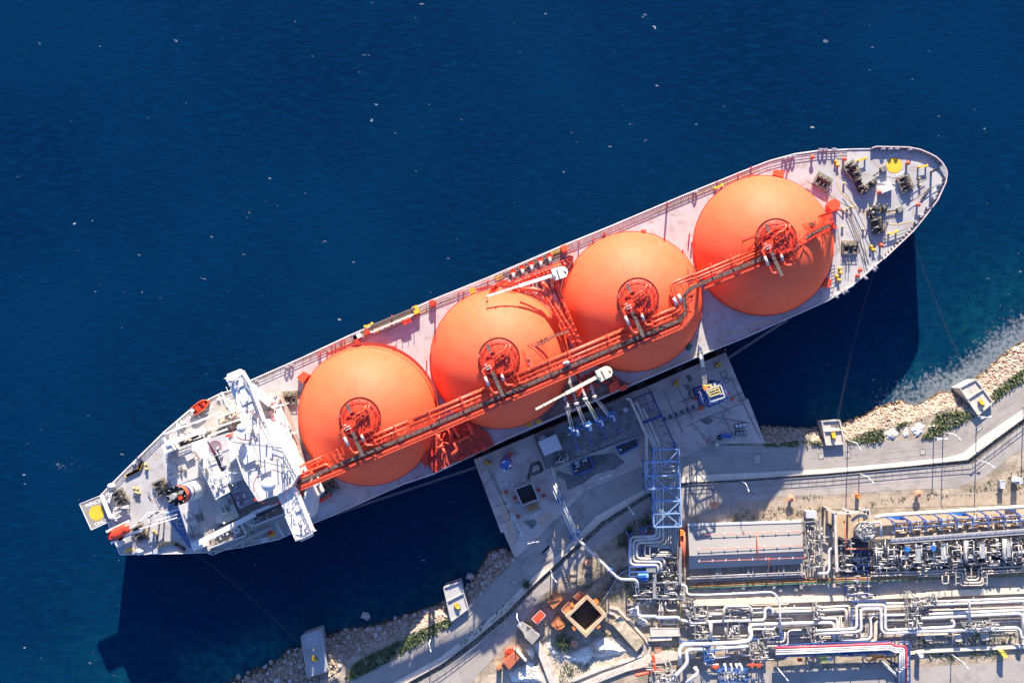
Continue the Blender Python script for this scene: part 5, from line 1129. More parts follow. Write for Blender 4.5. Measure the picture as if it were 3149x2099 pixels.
clutter(MB(), zJ2((370,500),(560,410),(600,440),(580,530),(380,600)), LPZ + .3, 26, .4, 1.8, 1).build('pump', GALV, sk)
MB().tube(PP(zJ2((370,590),(460,540),(470,570),(500,540),(590,520),(600,450)), LPZ + 1.6), .16, 8, .3).build('pipe', WHITE, sk)
# blue framed pump pits on the jetty behind the platform
for k, (pl, lab) in enumerate(((zJ2((640,580),(970,450),(1040,660),(710,790)), 'blue framed pump pit with white and orange machinery below the loading platform'), (zJ2((1430,300),(1760,150),(1800,270),(1500,430)), 'narrow blue framed pit with a single round cap below the loading platform'))):
    t = thing('pump_pit', lab, 'pump pit', P(*pl[0], JZ)); w_ = PP(pl, JZ + .5); f = MB()
    for a, b in zip(w_, w_[1:] + w_[:1]): f.beam(a, b, .5, .9); f.beam(a, Vector((a.x, a.y, JZ)), .3)
    f.build('frame', BLUE, t); MB().sheet(PP(pl, JZ + .06)).build('floor', STAIN, t); rr = MB(); rails(rr, [p + Vector((0, 0, .4)) for p in w_], 1.1, 2, .05, 2, True); rr.build('handrail', BLUE, t)
    if k == 0:
        g = MB(); 
        for a, b in (((710,570),(790,540)), ((720,600),(790,580)), ((840,545),(910,520)), ((905,490),(915,545)), ((730,650),(800,620)), ((710,720),(760,700))): g.tube([P(*zJ2(a)[0], JZ + 1.4), P(*zJ2(b)[0], JZ + 1.4)], .2, 8)
        g.build('pump', WHITE, t)
    else: MB().cyl(P(*zJ2((1500, 345))[0], JZ), .4, JZ + .06, JZ + 1.0, 12).build('cap', WHITE, t)
# loading arms
ARMS = [('first loading arm from the hut, its coupling lowest over the ship rail', (535,665), (600,850), (560,850), (660,1240), (745,1530)),
        ('second loading arm from the hut with bright blue base', (690,585), (745,775), (730,800), (880,1160), (990,1440)),
        ('third loading arm from the hut with a red collar on its coupling', (840,530), (905,690), (880,715), (1085,1075), (1220,1320)),
        ('loading arm farthest from the hut, leaning over most steeply', (990,480), (1055,645), (1045,680), (1285,990), (1450,1230))]
for k, (lab, c0, c1, ap, rs, cw) in enumerate(ARMS):
    b = P(*zJ3((rs[0] + 40, rs[1] - 10))[0], 20.0); t = thing('articulated_loader', lab, 'loading arm', (b.x, b.y, LPZ), 'loading arms at the manifold')
    apx = P(*zJ3(ap)[0], 27); top = P(*zJ3(rs)[0], 21.5); cp = P(*zJ3(c1)[0], 23.5); fl = P(*zJ3(c0)[0], 21.8)
    r_ = MB(); r_.tube([(b.x, b.y, LPZ), (b.x, b.y, 19)], .55, 12); r_.beam((b.x - 1.2, b.y - 1.2, LPZ + .2), (b.x + 1.2, b.y + 1.2, LPZ + .2), .5); r_.beam((b.x - 1.2, b.y + 1.2, LPZ + .2), (b.x + 1.2, b.y - 1.2, LPZ + .2), .5); r_.build('riser', mat('dark_blue_steel', (.02, .05, .2), .5, var=.3), t)
    h_ = MB(); h_.beam(Vector((b.x, b.y, 19)), top + Vector((0, 0, .3)), 1.1, 1.2); h_.beam(Vector((b.x + .6, b.y + .9, 20)), Vector((b.x + 1.3, b.y - 1.8, 20)), .9, 1.0); clutter(h_, zJ3((rs[0] - 10, rs[1] - 70), (rs[0] + 90, rs[1] - 70), (rs[0] + 90, rs[1] + 60), (rs[0] - 10, rs[1] + 60)), 19.5, 12, .2, 1.6, k + 40); h_.build('swivel_head', mat('bright_blue_steel', (.035, .17, .50), .4, var=.2), t)
    i_ = MB(); i_.tube([top, apx], .27, 10); i_.tube([top + Vector((.75, .2, 0)), apx + Vector((.55, .2, 0))], .1, 6); i_.tube([apx + Vector((-.4, 0, 0)), apx + Vector((.9, .3, .1))], .45, 10); i_.tube([top, top + Vector((.6, -.2, .3)), top + Vector((1.6, -.1, .3)), top + Vector((2.0, -1.6, .2))], .25, 8, .4); i_.build('inboard_arm', STEEL if k != 2 else mat('cream_crane_paint', (0.72, 0.66, 0.48)), t)
    o_ = MB(); o_.tube([apx + Vector((.5, .2, 0)), cp], .3, 10); o_.tube([cp, fl], .32, 10); o_.tube([cp.lerp(fl, .2), cp.lerp(fl, .3)], .5, 10); o_.tube([cp.lerp(fl, .7), cp.lerp(fl, .8)], .5, 10); o_.build('outboard_arm', mat('mauve_steel', (.42, .38, .47), .45, var=.15), t)
    c_ = MB(); d = (fl - cp).normalized(); c_.tube([fl - d*.5, fl + d*.5], .55, 12); c_.tube([fl - d*.9 + U*.6, fl - d*.9 - U*.6], .2, 8); c_.build('coupling', BRIGHTR if k == 2 else mat('mauve_steel', (.42, .38, .47)), t)
    w_ = MB(); e = P(*zJ3(cw)[0], 14); w_.beam(Vector((b.x, b.y, 19)), e, .45, .6); w_.beam(e, e + (e - Vector((b.x, b.y, 19))).normalized()*1.2, .8, .9); w_.build('counterweight', mat('dark_blue_steel', (.02, .05, .2)), t)
solo('locker', MB().box(P(*zJ3((1580, 890))[0], LPZ), 1.2, 1.3, LPZ, LPZ + 1.8, A), mat('fitting_grey', (.5, .5, .53)), 'small pale grey locker standing alone on the loading platform', 'locker')
solo('guard_post', MB().tube([P(*zJ2((315, 640))[0], 9), P(*zJ2((360, 805))[0], 10.5)], .3, 8), mat('cream_crane_paint', (0.72, 0.66, 0.48)), 'short cream pole leaning at the corner of the loading platform near the hut', 'pole')
# tall towers
fm = thing('fire_monitor_tower', 'tall round blue tower with a red ring stair at the jetty corner', 'tower', P(1558, 1412, JZ)); c = P(1558, 1412, JZ)
MB().cyl(c, .7, JZ, 25, 14).build('column', BLUE, fm); g = MB()
for k in range(64):
    t0, t1 = k*.42, (k+1)*.42; z0, z1 = JZ + 1 + k*.285, JZ + 1 + (k+1)*.285; g.beam(c + Vector((1.3*math.cos(t0), 1.3*math.sin(t0), z0 - JZ)), c + Vector((1.3*math.cos(t1), 1.3*math.sin(t1), z1 - JZ)), .35, .2)
g.build('spiral_stair', mat('dark_blue_steel', (.02, .05, .2)), fm); MB().cyl(c, 1.6, 24.8, 25.2, 20).build('platform', BLUE, fm)
MB().lathe(c, [(1.75, 20), (1.95, 20), (1.95, 21), (1.75, 21)], 24, False).build('ring', REDD, fm); g = MB(); g.tube([c + Vector((-.9, .8, 19.6)), c + Vector((-.2, 1.3, 19.9))], .2, 8); g.tube([c + Vector((.9, -.3, 19.4)), c + Vector((1.6, -.1, 19.7))], .22, 8); g.tube([c + Vector((-.6, -1.2, 19.4)), c + Vector((-.3, -1.7, 19.5))], .22, 8); g.build('monitor', WHITE, fm)
gt = thing('gangway_tower', 'blue and yellow access tower with a long ladder boom reaching over the ship', 'access tower', P(2168, 1210, JZ)); bc = P(2168, 1206, JZ)
f = MB(); X = U*3.1; Y = V*2.6
cs4 = [bc + X*a + Y*b for a, b in ((-1, -1), (1, -1), (1, 1), (-1, 1))]
for p in cs4: f.beam(p, p + Vector((0, 0, 20)), .4)
for k in range(5):
    for a, b in zip(cs4, cs4[1:] + cs4[:1]):
        z0, z1 = 4*k, 4*(k+1); f.beam(a + Vector((0, 0, z1)), b + Vector((0, 0, z1)), .3); f.beam(a + Vector((0, 0, z0)), b + Vector((0, 0, z1)), .2); f.beam(b + Vector((0, 0, z0)), a + Vector((0, 0, z1)), .2)
f.build('tower_frame', mat('dark_blue_steel', (.02, .05, .2)), gt)
MB().prism([p + (bc - p)*.08 for p in cs4[:]], JZ + 16, JZ + 16.2, True).build('landing', BLUE, gt)
f = MB(); w_ = PP(zJ5((740,890),(980,800),(1060,1010),(810,1085)), 27)
for a, b in zip(w_, w_[1:] + w_[:1]): f.beam(a, b, .4, .5)
f.beam(w_[3].lerp(w_[0], .32), w_[2].lerp(w_[1], .32), .4, .4); f.build('top_frame', STEEL, gt)
f = MB(); w_ = PP(zJ5((770,920),(950,850),(985,940),(800,1000)), 27.6)
for a, b in zip(w_, w_[1:] + w_[:1]): f.beam(a, b, .3, .3)
f.beam(w_[0].lerp(w_[3], .5), w_[1].lerp(w_[2], .5), .25); clutter(f, zJ5((700,800),(900,760),(960,840),(760,900)), 25.5, 22, .3, 1.8, 8); f.build('winch_gear', mat('yellow_gear', (.62, .50, .14), .5, var=.3, vs=2), gt)
MB().box(P(*zJ5((715, 855))[0], 26), 1.2, 1.0, 25.5, 27.2, .4).build('cab', mat('orange_cab', (.75, .22, .04), .5), gt)
f = MB(); a = P(*zJ5((720, 790))[0], 26); b = P(*zJ5((640, 200))[0], 25)
n = (b - a).normalized(); s_ = Vector((-n.y, n.x, 0)).normalized()*.55
m1 = a.lerp(b, .55)
for s0 in (s_, -s_): f.beam(a + s0, b + s0, .16, .25)
for k in range(28): q = a.lerp(m1, k/27); f.beam(q - s_, q + s_, .12)
f.beam(m1, b, 1.0, .3); f.build('boom', GALV, gt)
f = MB(); f.beam(b.lerp(a, .1), b.lerp(a, .5), 1.0, .5); f.build('boom_cover', mat('cream_crane_paint', (0.72, 0.66, 0.48)), gt)
f = MB(); p1 = P(*zJ5((600, 100))[0], 26); p2 = P(*zJ5((575, 330))[0], 21); f.add([p1, p2, p2 + Vector((.5, .2, 0)), b + Vector((-.5, -1, 0)), b + Vector((.4, .4, .4))], [(0, 1, 2, 3), (0, 3, 4), (0, 4, 2, 1)]); f.beam(p2, P(*zJ5((620, 300))[0], 21), .5, .2); f.build('boom_tip', STEEL, gt)
# mooring hooks
def hook_kit():
    b = MB().box((0, 0), 1.8, 1.4, 0, .35); h = MB()
    for y in (-.4, 0, .4): h.beam((-.2, y, .8), (1.2, y, .6), .28, .4)
    h.lathe((-.5, 0), [(0, .35), (.5, .35), (.45, 1.3), (0, 1.4)], 10)
    return [('base', mesh(b, 'base', GREYP), []), ('hook', mesh(h, 'hook', YEL), [])]
HK = hook_kit()
MP = [('A', [(2527,1295),(2581,1291),(2596,1364),(2540,1367)], (2562, 1340), 100, 'concrete mooring platform at the water edge nearest the jetty, in full sun', 'mooring hook on the sunlit platform nearest the jetty'),
      ('B', [(2950,1192),(3000,1166),(3052,1236),(3007,1275)], (3017, 1238), 120, 'tilted concrete mooring platform by the surf, farthest along the sunlit shore', 'mooring hook on the platform by the surf'),
      ('C', [(927,1955),(984,1935),(1008,2062),(947,2078)], (969, 2024), 135, 'long concrete mooring platform in the shade among pale boulders, farthest from the jetty', 'mooring hook on the shaded platform among pale boulders'),
      ('D', [(1365,1805),(1416,1787),(1440,1869),(1388,1908)], (1407, 1863), 120, 'shaded concrete mooring platform nearest to the pipe bridge', 'mooring hook on the shaded platform nearest to the pipe bridge')]
for key, pl, hk, rz, lab, hlab in MP:
    c = P(*pl[0], 0); t = thing('mooring_platform', lab, 'mooring platform', (P(*hk, 5).x, P(*hk, 5).y, 0), 'mooring platforms along the shore')
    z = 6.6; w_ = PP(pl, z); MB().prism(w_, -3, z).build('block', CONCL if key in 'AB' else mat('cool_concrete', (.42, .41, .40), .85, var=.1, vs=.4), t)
    k_ = MB()
    for a, b in zip(w_, w_[1:] + w_[:1]): k_.beam(a + Vector((0, 0, .2)), b + Vector((0, 0, .2)), .35, .5)
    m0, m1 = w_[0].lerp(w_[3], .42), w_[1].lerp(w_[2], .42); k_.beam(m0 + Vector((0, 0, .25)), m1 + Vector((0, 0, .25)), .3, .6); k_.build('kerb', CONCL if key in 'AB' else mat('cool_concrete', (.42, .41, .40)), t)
    kit_thing(HK, 'mooring_hook', hlab, 'mooring hook', P(*hk, z), R(rz), 'yellow mooring hooks')
    if key == 'A':
        g = MB()
        for j in range(7): g.beam(P(*z8((745 + 11*j, 822))[0], z + .08), P(*z8((748 + 11*j, 845))[0], z + .08), .2, .06)
        g.build('grate', DARK, t)
for p, rz, lab in ((zJ1((680, 240))[0], 160, 'mooring hook at the jetty corner beside the round blue tower'), (zJ5((930, 460))[0], 30, 'mooring hook at the jetty edge next to the open water, with a rope on it'), (zJ5((215, 775))[0], 60, 'mooring hook in the middle of the jetty between stains and the access tower')): kit_thing(HK, 'mooring_hook', lab, 'mooring hook', P(*p, JZ), R(rz), 'yellow mooring hooks')
ROPE = mat('pale_rope', (.48, .47, .46), .9)
def rope(lab, p, q, za, zb, sag=1.2, r=.055, m=None):
    t = MB()
    for o_ in (-.22, .22):
        a, b = P(*p, za), P(*q, zb); n = Vector((-(b-a).y, (b-a).x, 0)).normalized()*o_
        t.tube([a.lerp(b, k/10) + n - Vector((0, 0, sag*4*(k/10)*(1-k/10))) for k in range(11)], r, 5)
    solo('mooring_rope', t, m or ROPE, lab, 'rope', 'mooring ropes')
rope('double mooring rope from the jetty corner hook back along the dark hull', (1494,1426), (1003,1590), 7, 19.3); rope('double mooring rope from the open water end of the jetty towards the bow', (2211,1120), (2420,984), 7, 19.3)
rope('double mooring rope from the sunlit platform nearest the jetty up to the bow', (2570,1325), (2690,824), 7.4, 19.5, 3, .025, mat('dark_rope', (0.10, 0.09, 0.09))); rope('double mooring rope from the platform by the surf up to the bow', (3012,1225), (2800,712), 7.4, 19.5, 3, .025, mat('dark_rope', (0.10, 0.09, 0.09))); rope('double mooring rope from the boulder shore platform up to the stern', (955,2010), (600,1700), 7.4, 19.5, 3, .025, mat('dark_rope', (0.10, 0.09, 0.09)))
solo('rope', MB().tube([P(*p, JZ + .08) for p in zJ5((1110,1010),(1110,1150),(1070,1320),(960,1480),(830,1550),(640,1530),(500,1450),(400,1320))], .09, 6), ROPE, 'pale hose lying in a wide curve on the jetty behind the access tower', 'hose')
# small things on the jetty
def boxthing(nm, lab, cat, pl, z0, z1, m, lid=None, grp=None):
    t = thing(nm, lab, cat, P(sum(p[0] for p in pl)/len(pl), sum(p[1] for p in pl)/len(pl), z0), grp)
    MB().prism(PP(pl, z1), z0, z1).build('body', m, t)
    w_ = PP(pl, z1); c = sum(w_, Vector())/len(w_); l = MB()
    for a, b in zip(w_, w_[1:] + w_[:1]): l.beam(a + Vector((0, 0, .05)), b + Vector((0, 0, .05)), .14, .12)
    l.build('rim', lid or m, t); return t
boxthing('container', 'blue tank container lying on the jetty near the road', 'container', z5((1708,489),(1778,487),(1780,510),(1710,514)), JZ, JZ + 1.6, BLUE)
for lab, p, rz in (('dark pump unit with round white covers, the upper of the pair near the jetty end', (2275,1308), .15), ('grey pump unit, the lower of the pair near the jetty end', (2277,1331), .0)):
    t = thing('pump_unit', lab, 'pump', P(*p, JZ), 'pump units near the jetty end'); c = P(*p, JZ); MB().box(c, 3.4, 1.5, JZ, JZ + .5, rz).build('base', DARK, t); g = MB()
    for k in range(3): g.cyl(c + Vector((-1.1 + 1.1*k, .15*k, 0)), .45, JZ + .5, JZ + 1.3, 12)
    g.build('cover', WHITE if rz else GALV, t); MB().tube([c + Vector((-1.5, -.5, 1)), c + Vector((1.5, -.3, 1))], .15, 8).build('pipe', GALV, t)
for lab, p, s_ in (('bright red hose cabinet beside the access tower foot nearest the ship', zJ5((565, 1030))[0], 1.3), ('bright red hose cabinet by the grating line behind the access tower', zJ5((640, 1200))[0], 1.5), ('small dark red hydrant box beside the access tower towards open water', zJ5((1095, 955))[0], 1.0), ('small red hydrant on bare concrete near the open water edge', zJ5((1190, 1040))[0], .8), ('dark red cabinet behind the round blue tower', zJ1((1060, 100))[0], 1.4)):
    c = P(*p, JZ); t = thing('hose_cabinet', lab, 'hose cabinet', c); MB().box(c, s_, s_*.7, JZ, JZ + 1.2, A).build('cabinet', BRIGHTR, t); MB().tube([c + Vector((-.8, -.4, .7)), c + Vector((.9, .5, .7))], .12, 6).build('pipe', REDD, t)
g = MB()
for k in range(14): t0, t1 = k*.449, (k+1)*.449; c = P(*zJ4((1752, 922))[0], JZ + .3); g.beam(c + Vector((.6*math.cos(t0), .6*math.sin(t0), 0)), c + Vector((.6*math.cos(t1), .6*math.sin(t1), 0)), .4, .35)
solo('tyre', g, BLACK, 'black tyre lying on the jetty beside the blue container', 'tyre')
t = thing('valve_station', 'group of white topped pipes and valves at the jetty access road', 'valve station', P(*zJ4((1600, 1000))[0], JZ)); clutter(MB(), zJ4((1510,920),(1570,910),(1740,1030),(1700,1070),(1600,1040)), JZ, 24, .3, 1.4, 17).build('valve', GALV, t); MB().box(P(*zJ4((1700, 1040))[0], JZ), .9, .9, JZ, JZ + 1.3).build('cabinet', mat('cream_crane_paint', (0.72, 0.66, 0.48)), t)
# square dark basin on the jetty
def basin(lab, outer, wall, z0, z1, depth, m, dark):
    t = thing('basin', lab, 'basin', P(outer[0][0], outer[0][1], z0)); w_ = PP(outer, z1); c = sum(w_, Vector())/4; i_ = [p + (c - p).normalized()*wall*1.42 for p in w_]
    r_ = MB(); n = 4; vs = [*(Vector((p.x, p.y, z0)) for p in w_), *w_, *i_, *(Vector((p.x, p.y, z1 - depth)) for p in i_)]
    fs = [(k, (k+1) % n, n + (k+1) % n, n + k) for k in range(n)] + [(n+k, n + (k+1) % n, 2*n + (k+1) % n, 2*n + k) for k in range(n)] + [(2*n+k, 2*n + (k+1) % n, 3*n + (k+1) % n, 3*n + k) for k in range(n)]
    r_.add(vs, fs); r_.build('wall', m, t); MB().sheet([Vector((p.x, p.y, z1 - depth + .02)) for p in i_]).build('bottom', dark, t); return t
basin('square pit with a black bottom and concrete rim on the shaded jetty', [(1580,1502),(1636,1480),(1660,1536),(1604,1557)], .5, JZ, JZ + 2.2, 2.0, mat('cool_concrete', (.42, .41, .40)), mat('pit_black', (.028, .025, .024), .7, var=.3))
boxthing('floor_pad', 'orange brown pad with a black spot beside the square pit on the jetty', 'pad', zJ1((1340,985),(1510,905),(1560,1010),(1385,1085)), JZ, JZ + .8, mat('brown_orange_pad', (.36, .17, .07), .8, var=.15), CONC)
boxthing('water_tank', 'small rounded pale green tank at a corner of the square pit', 'tank', zJ1((1150,955),(1200,935),(1235,960),(1235,1015),(1190,1040),(1155,1010)), JZ, JZ + 1.6, mat('pale_green_tank', (.32, .38, .36), .6))
for lab, p in (('rusty red valve box on the ship side of the square pit', (1135, 840)), ('rusty red valve box on the road side of the square pit', (1550, 700)), ('red hydrant at the end of the slab row beside the square pit', (990, 735)), ('red hydrant standing on the slab row below the square pit', (1195, 1155)), ('small red hydrant between the square pit and the pipe bridge', (1635, 800))):
    c = P(*zJ1(p)[0], JZ); t = thing('valve_box', lab, 'valve box', c); MB().box(c, .9, .9, JZ, JZ + .6, A).build('box', REDD, t); MB().cyl(c, .22, JZ + .6, JZ + 1.2, 10).build('valve', RED, t)
# ------------------------------------------------------------- pipe bridge across the road
pb = thing('pipe_bridge', 'long straight pale pipe bridge from the loading platform over the seaside road', 'pipe bridge', P(1722, 1540, GZ)); a = P(1681, 1443, 12); b = P(1771, 1650, 14)
f = MB(); n = Vector((-(b-a).y, (b-a).x, 0)).normalized()
for o_ in (-.75, .75): f.tube([a + n*o_, b + n*o_], .22, 8)
for k in range(30): q = a.lerp(b, k/29); f.beam(q - n*.75, q + n*.75, .12)
f.build('truss', mat('pale_blue_steel', (.50, .56, .62), .45), pb); MB().tube([a + Vector((0, 0, .5)), b + Vector((0, 0, .5))], .34, 10).build('pipe', STEEL, pb)
for q, nm in ((a.lerp(b, .46), 'support'), (b, 'support_tower')):
    f = MB(); s_ = 1.0 if nm == 'support' else 1.5
    for dx, dy in ((-s_, -s_), (s_, -s_), (s_, s_), (-s_, s_)): f.beam(Vector((q.x + dx, q.y + dy, GZ)), Vector((q.x + dx*.6, q.y + dy*.6, q.z + .6)), .3)
    for z in (.3, .65, 1.0): 
        for (x0, y0), (x1, y1) in zip(((-1, -1), (1, -1), (1, 1), (-1, 1)), ((1, -1), (1, 1), (-1, 1), (-1, -1))): k = s_*(1 - .4*z); f.beam(Vector((q.x + x0*k, q.y + y0*k, lerp(GZ, q.z + .6, z))), Vector((q.x + x1*k, q.y + y1*k, lerp(GZ, q.z + .6, z))), .25)
    f.build(nm, BLUE, pb)
c = P(1904, 1781, 12.5); d = P(1958, 1781, 12); e = P(1962, 1805, 11)
f = MB().tube([b + Vector((0, 0, .5)), c, d, e], .45, 12, 1.6); 
for t_ in (.25, .5, .75): q = b.lerp(c, t_); f.tube([q + Vector((0, 0, .4)), q + (c-b).normalized()*.3 + Vector((0, 0, .35))], .55, 12)
solo('pipe', f, SILV, 'single silver pipe descending from the blue support tower to the blue cabinet', 'pipe')
f = MB(); q = P(*z6((1245, 655))[0], 12)
for dx in (-.5, .5): f.beam(Vector((q.x + dx, q.y, GZ)), Vector((q.x + dx, q.y, 13)), .35)
f.beam((q.x - .8, q.y, 13), (q.x + .8, q.y, 13), .5); solo('pipe_support', f, mat('bright_blue_steel', (.03, .20, .62)), 'short blue trestle under the single silver pipe', 'support')
# ------------------------------------------------------------- lamp posts
def lamp_kit(h, arms, al=1.7):
    p = MB().tube([(0, 0, 0), (0, 0, h)], .16, 8); hd = MB(); am = MB()
    for s_ in arms: am.tube([(0, 0, h - .1), (al*.55*s_, 0, h + .25), (al*s_, 0, h + .3)], .09, 6); hd.box((al*s_ + .3*s_, 0), .9, .35, h + .2, h + .42)
    return [('pole', mesh(p, 'pole', mat('lamp_white', (.72, .72, .70), .4)), []), ('arm', mesh(am, 'arm', mat('lamp_white', (.72, .72, .70))), []), ('lamp_head', mesh(hd, 'lamp_head', mat('lamp_white', (.72, .72, .70))), [])]
LK = lamp_kit(9.2, (1,)); LK2 = lamp_kit(7.5, (1, -1), 1.0); LK3 = lamp_kit(7.0, (1, -1), .9)
for (x, y), rz, lab in (((2607,1354),-60,'street lamp at the green verge beside the sunlit mooring platform nearest the jetty'), ((2900,1329),-40,'street lamp between the bare rock patches and the platform by the surf'), ((3000,1414),-35,'street lamp at the bend of the pavement wall'), ((2642,1456),-50,'street lamp on the pavement wall halfway between the ship shadow edge and the bend'), ((2276,1477),-70,'street lamp on the pavement wall next to the blue pipe rack'), ((3146,1250),-50,'street lamp at the farthest visible end of the seaside road'), ((2925,2010),-50,'street lamp beside the yellow stand at the lowest road'),
                       ((1694,1752),-50,'street lamp on the kerb near the single silver pipe'), ((1927,1550),-55,'street lamp on the pavement close to the blue pipe rack, in the shade'), ((1590,1878),-60,'street lamp at the stepped grey hut'), ((1327,1955),-75,'street lamp in the dark green verge near the striped sun patches'), ((2386,2046),-50,'street lamp in front of the overhead red pipe rack'), ((2705,2025),-45,'street lamp leaning over under the orange pipes of the overhead rack')): kit_thing(LK, 'street_lamp', lab, 'street lamp', P(x, y, GZ), R(rz), 'street lamps')
for (x, y), rz, lab in (((1855,1458),20,'double headed street lamp at the road edge below the pump pits'), ((1639,1655),10,'double headed street lamp at the road edge by the foot of the jetty')): kit_thing(LK2, 'street_lamp', lab, 'street lamp', P(x, y, GZ), R(rz), 'street lamps')
for (x, y), rz, lab in (((3003,1279),10,'floodlight mast at the corner of the platform by the surf'), ((2871,1344),5,'floodlight mast in the green verge by the bare rock patches')): kit_thing(LK3, 'floodlight_mast', lab, 'floodlight', P(x, y, GZ), R(rz), 'floodlight masts')
# fences along the pavement wall
def fence(lab, pts, h=1.1, step=2.4):
    t = thing('fence', lab, 'fence', P(*pts[0], GZ)); w_ = PP(pts, GZ + .2); ra = MB(); po = MB()
    for a, b in zip(w_, w_[1:]):
        for k in (.5, 1.0): ra.beam(a + Vector((0, 0, h*k)), b + Vector((0, 0, h*k)), .10)
        n = max(1, int((b-a).length/step))
        for i in range(n): q = a.lerp(b, i/n); po.beam(q, q + Vector((0, 0, h)), .12)
    ra.build('rail', GALV, t); po.build('post', GALV, t)
fence('low rail fence on top of the straight pavement wall', [(2110,1489),(2280,1480),(2538,1463),(2797,1439),(2988,1425)]); fence('low rail fence on the wall after the pavement bend', [(2992,1423),(3060,1372),(3149,1304),(3300,1190)])
fence('rail fence along the curved kerb of the inner road', [(1250,2130),(1370,2054),(1468,1980),(1562,1901),(1646,1814)]); fence('white rail fence along the seaward kerb below the shaded platform', [(1410,1895),(1442,1866),(1520,1786),(1606,1706)])
wl_ = thing('retaining_wall', 'low pale wall along the landward side of the pavement', 'wall', P(2280, 1478, GZ)); k_ = MB()
w_ = PP([(p[0]*.5 + q[0]*.5, p[1]*.5 + q[1]*.5) for p, q in zip(PI_[2:], PI_[2:])], GZ + .35)
for a, b in zip(w_, w_[1:]): k_.beam(a, b, .4, .7)
k_.build('wall', CONCL, wl_)
# ------------------------------------------------------------- rocks of the shore
RK = [mat('pale_boulder', (.40, .325, .26), .9, var=.18, vs=.6), mat('pinkish_boulder', (.38, .275, .205), .9, var=.2, vs=.6), mat('brown_boulder', (.30, .20, .11), .9, var=.3, vs=.8), mat('grey_boulder', (.48, .455, .44), .9, var=.15, vs=.6)]
def rock_mesh(seed, m):
    q_ = random.Random(seed); b = MB(); vs = []; n = 7
    for i, (r, z) in enumerate(((.35, -.25), (.62, .0), (.55, .3), (.25, .48))):
        for k in range(n): t = 2*math.pi*k/n + i*.3; s_ = r*q_.uniform(.72, 1.25); vs.append((s_*math.cos(t), s_*.8*math.sin(t), z*q_.uniform(.8, 1.2)))
    fs = [(i*n+k, i*n+(k+1) % n, (i+1)*n+(k+1) % n, (i+1)*n+k) for i in range(3) for k in range(n)] + [tuple(range(3*n, 4*n))]
    b.add(vs, fs); return mesh(b, 'boulder', m)
RM = [[rock_mesh(10*i + j, m) for j in range(3)] for i, m in enumerate(RK)]
def bankpt(ab, q_, t0=0, t1=1):
    a, b = ab; u = q_.uniform(t0, t1)*(len(a)-1); i = min(len(a)-2, int(u)); f = u - i; t = q_.uniform(.02, .98)
    ax, ay = lerp(a[i][0], a[i+1][0], f), lerp(a[i][1], a[i+1][1], f); bx, by = lerp(b[i][0], b[i+1][0], f), lerp(b[i][1], b[i+1][1], f)
    return Vector((lerp(ax, bx, t), lerp(ay, by, t), lerp(-.3, GZ, t**.85))), t
q_ = random.Random(77)
def vis(p):
    return -170 < p.x < 170 and -106 < p.y < 110
def rocks(ab, n, t0, t1, lab, cool, smin, smax):
    k = 0; g = 0
    while k < n and g < n*30:
        g += 1; p, t = bankpt(ab, q_, t0, t1)
        if not vis(p) or inside(p, jet): continue
        i = (3 if q_.random() < .75 else 0) if cool else (2 if t < .14 else (0 if q_.random() < .6 else 1))
        o = bpy.data.objects.new('boulder', q_.choice(RM[i])); COL.objects.link(o); s_ = q_.uniform(smin, smax)*(.8 if t > .7 else 1)
        o.location = p + Vector((0, 0, .1)); o.scale = (s_, s_, s_*.9); o.rotation_euler = (q_.uniform(-.3, .3), q_.uniform(-.3, .3), q_.uniform(0, 6.28)); tag(o, lab, 'boulder', lab.split(' in ')[0] + ' group'); k += 1
rocks(bl, 150, 0, 1, 'pale grey boulder in the shaded shore bank between the mooring platforms', True, .8, 1.7); rocks(br, 145, 0, 1, 'pinkish white boulder in the sunlit shore bank by the surf', False, .6, 1.4)
q_ = random.Random(78); rs = [MB(), MB(), MB()]
for ab, n in ((bl, 4200), (br, 7000)):
    for k in range(n):
        p, t = bankpt(ab, q_)
        if not vis(p) or inside(p, jet): continue
        s_ = q_.uniform(.25, .7)*(1.25 if ab is bl else 1); z = q_.uniform(0, 6.28); ca, sa = math.cos(z)*s_, math.sin(z)*s_; h = s_*q_.uniform(.4, 1.0)
        rs[0 if t < .13 + q_.uniform(-.05, .05) else (1 if q_.random() < .62 else 2)].add([p + Vector((ca, sa, -.2)), p + Vector((-sa, ca, -.2)), p + Vector((-ca*.9, -sa*.9, -.2)), p + Vector((sa*.8, -ca*.8, -.2)), p + Vector((ca*.4, sa*.4, h)), p + Vector((-sa*.5, ca*.5, h*.9)), p + Vector((-ca*.4, -sa*.5, h*.8))], [(0, 1, 5, 4), (1, 2, 6, 5), (2, 3, 6), (3, 0, 4, 6), (4, 5, 6)])
for b_, nm, m in ((rs[0], 'wet_rubble', mat('wet_rubble', (.13, .085, .045), .6, var=.4, vs=.9)), (rs[1], 'rubble', mat('shore_rubble', (.36, .275, .21), .9, var=.3, vs=.9)), (rs[2], 'rubble', mat('shore_rubble_pale', (.46, .38, .315), .9, var=.25, vs=.9))): tag(b_.build(nm, m), kind='stuff')
for c, s_, lab in ((zS((2262, 263))[0], 2.4, 'lone pale rock in the water near the foot of the jetty'), (zS((1362, 600))[0], 2.6, 'lone pale rock in the dark water off the shaded bank')):
    o = bpy.data.objects.new('sea_rock', RM[3][0]); COL.objects.link(o); o.location = P(*c, 0); o.scale = (s_, s_, s_); tag(o, lab, 'rock')
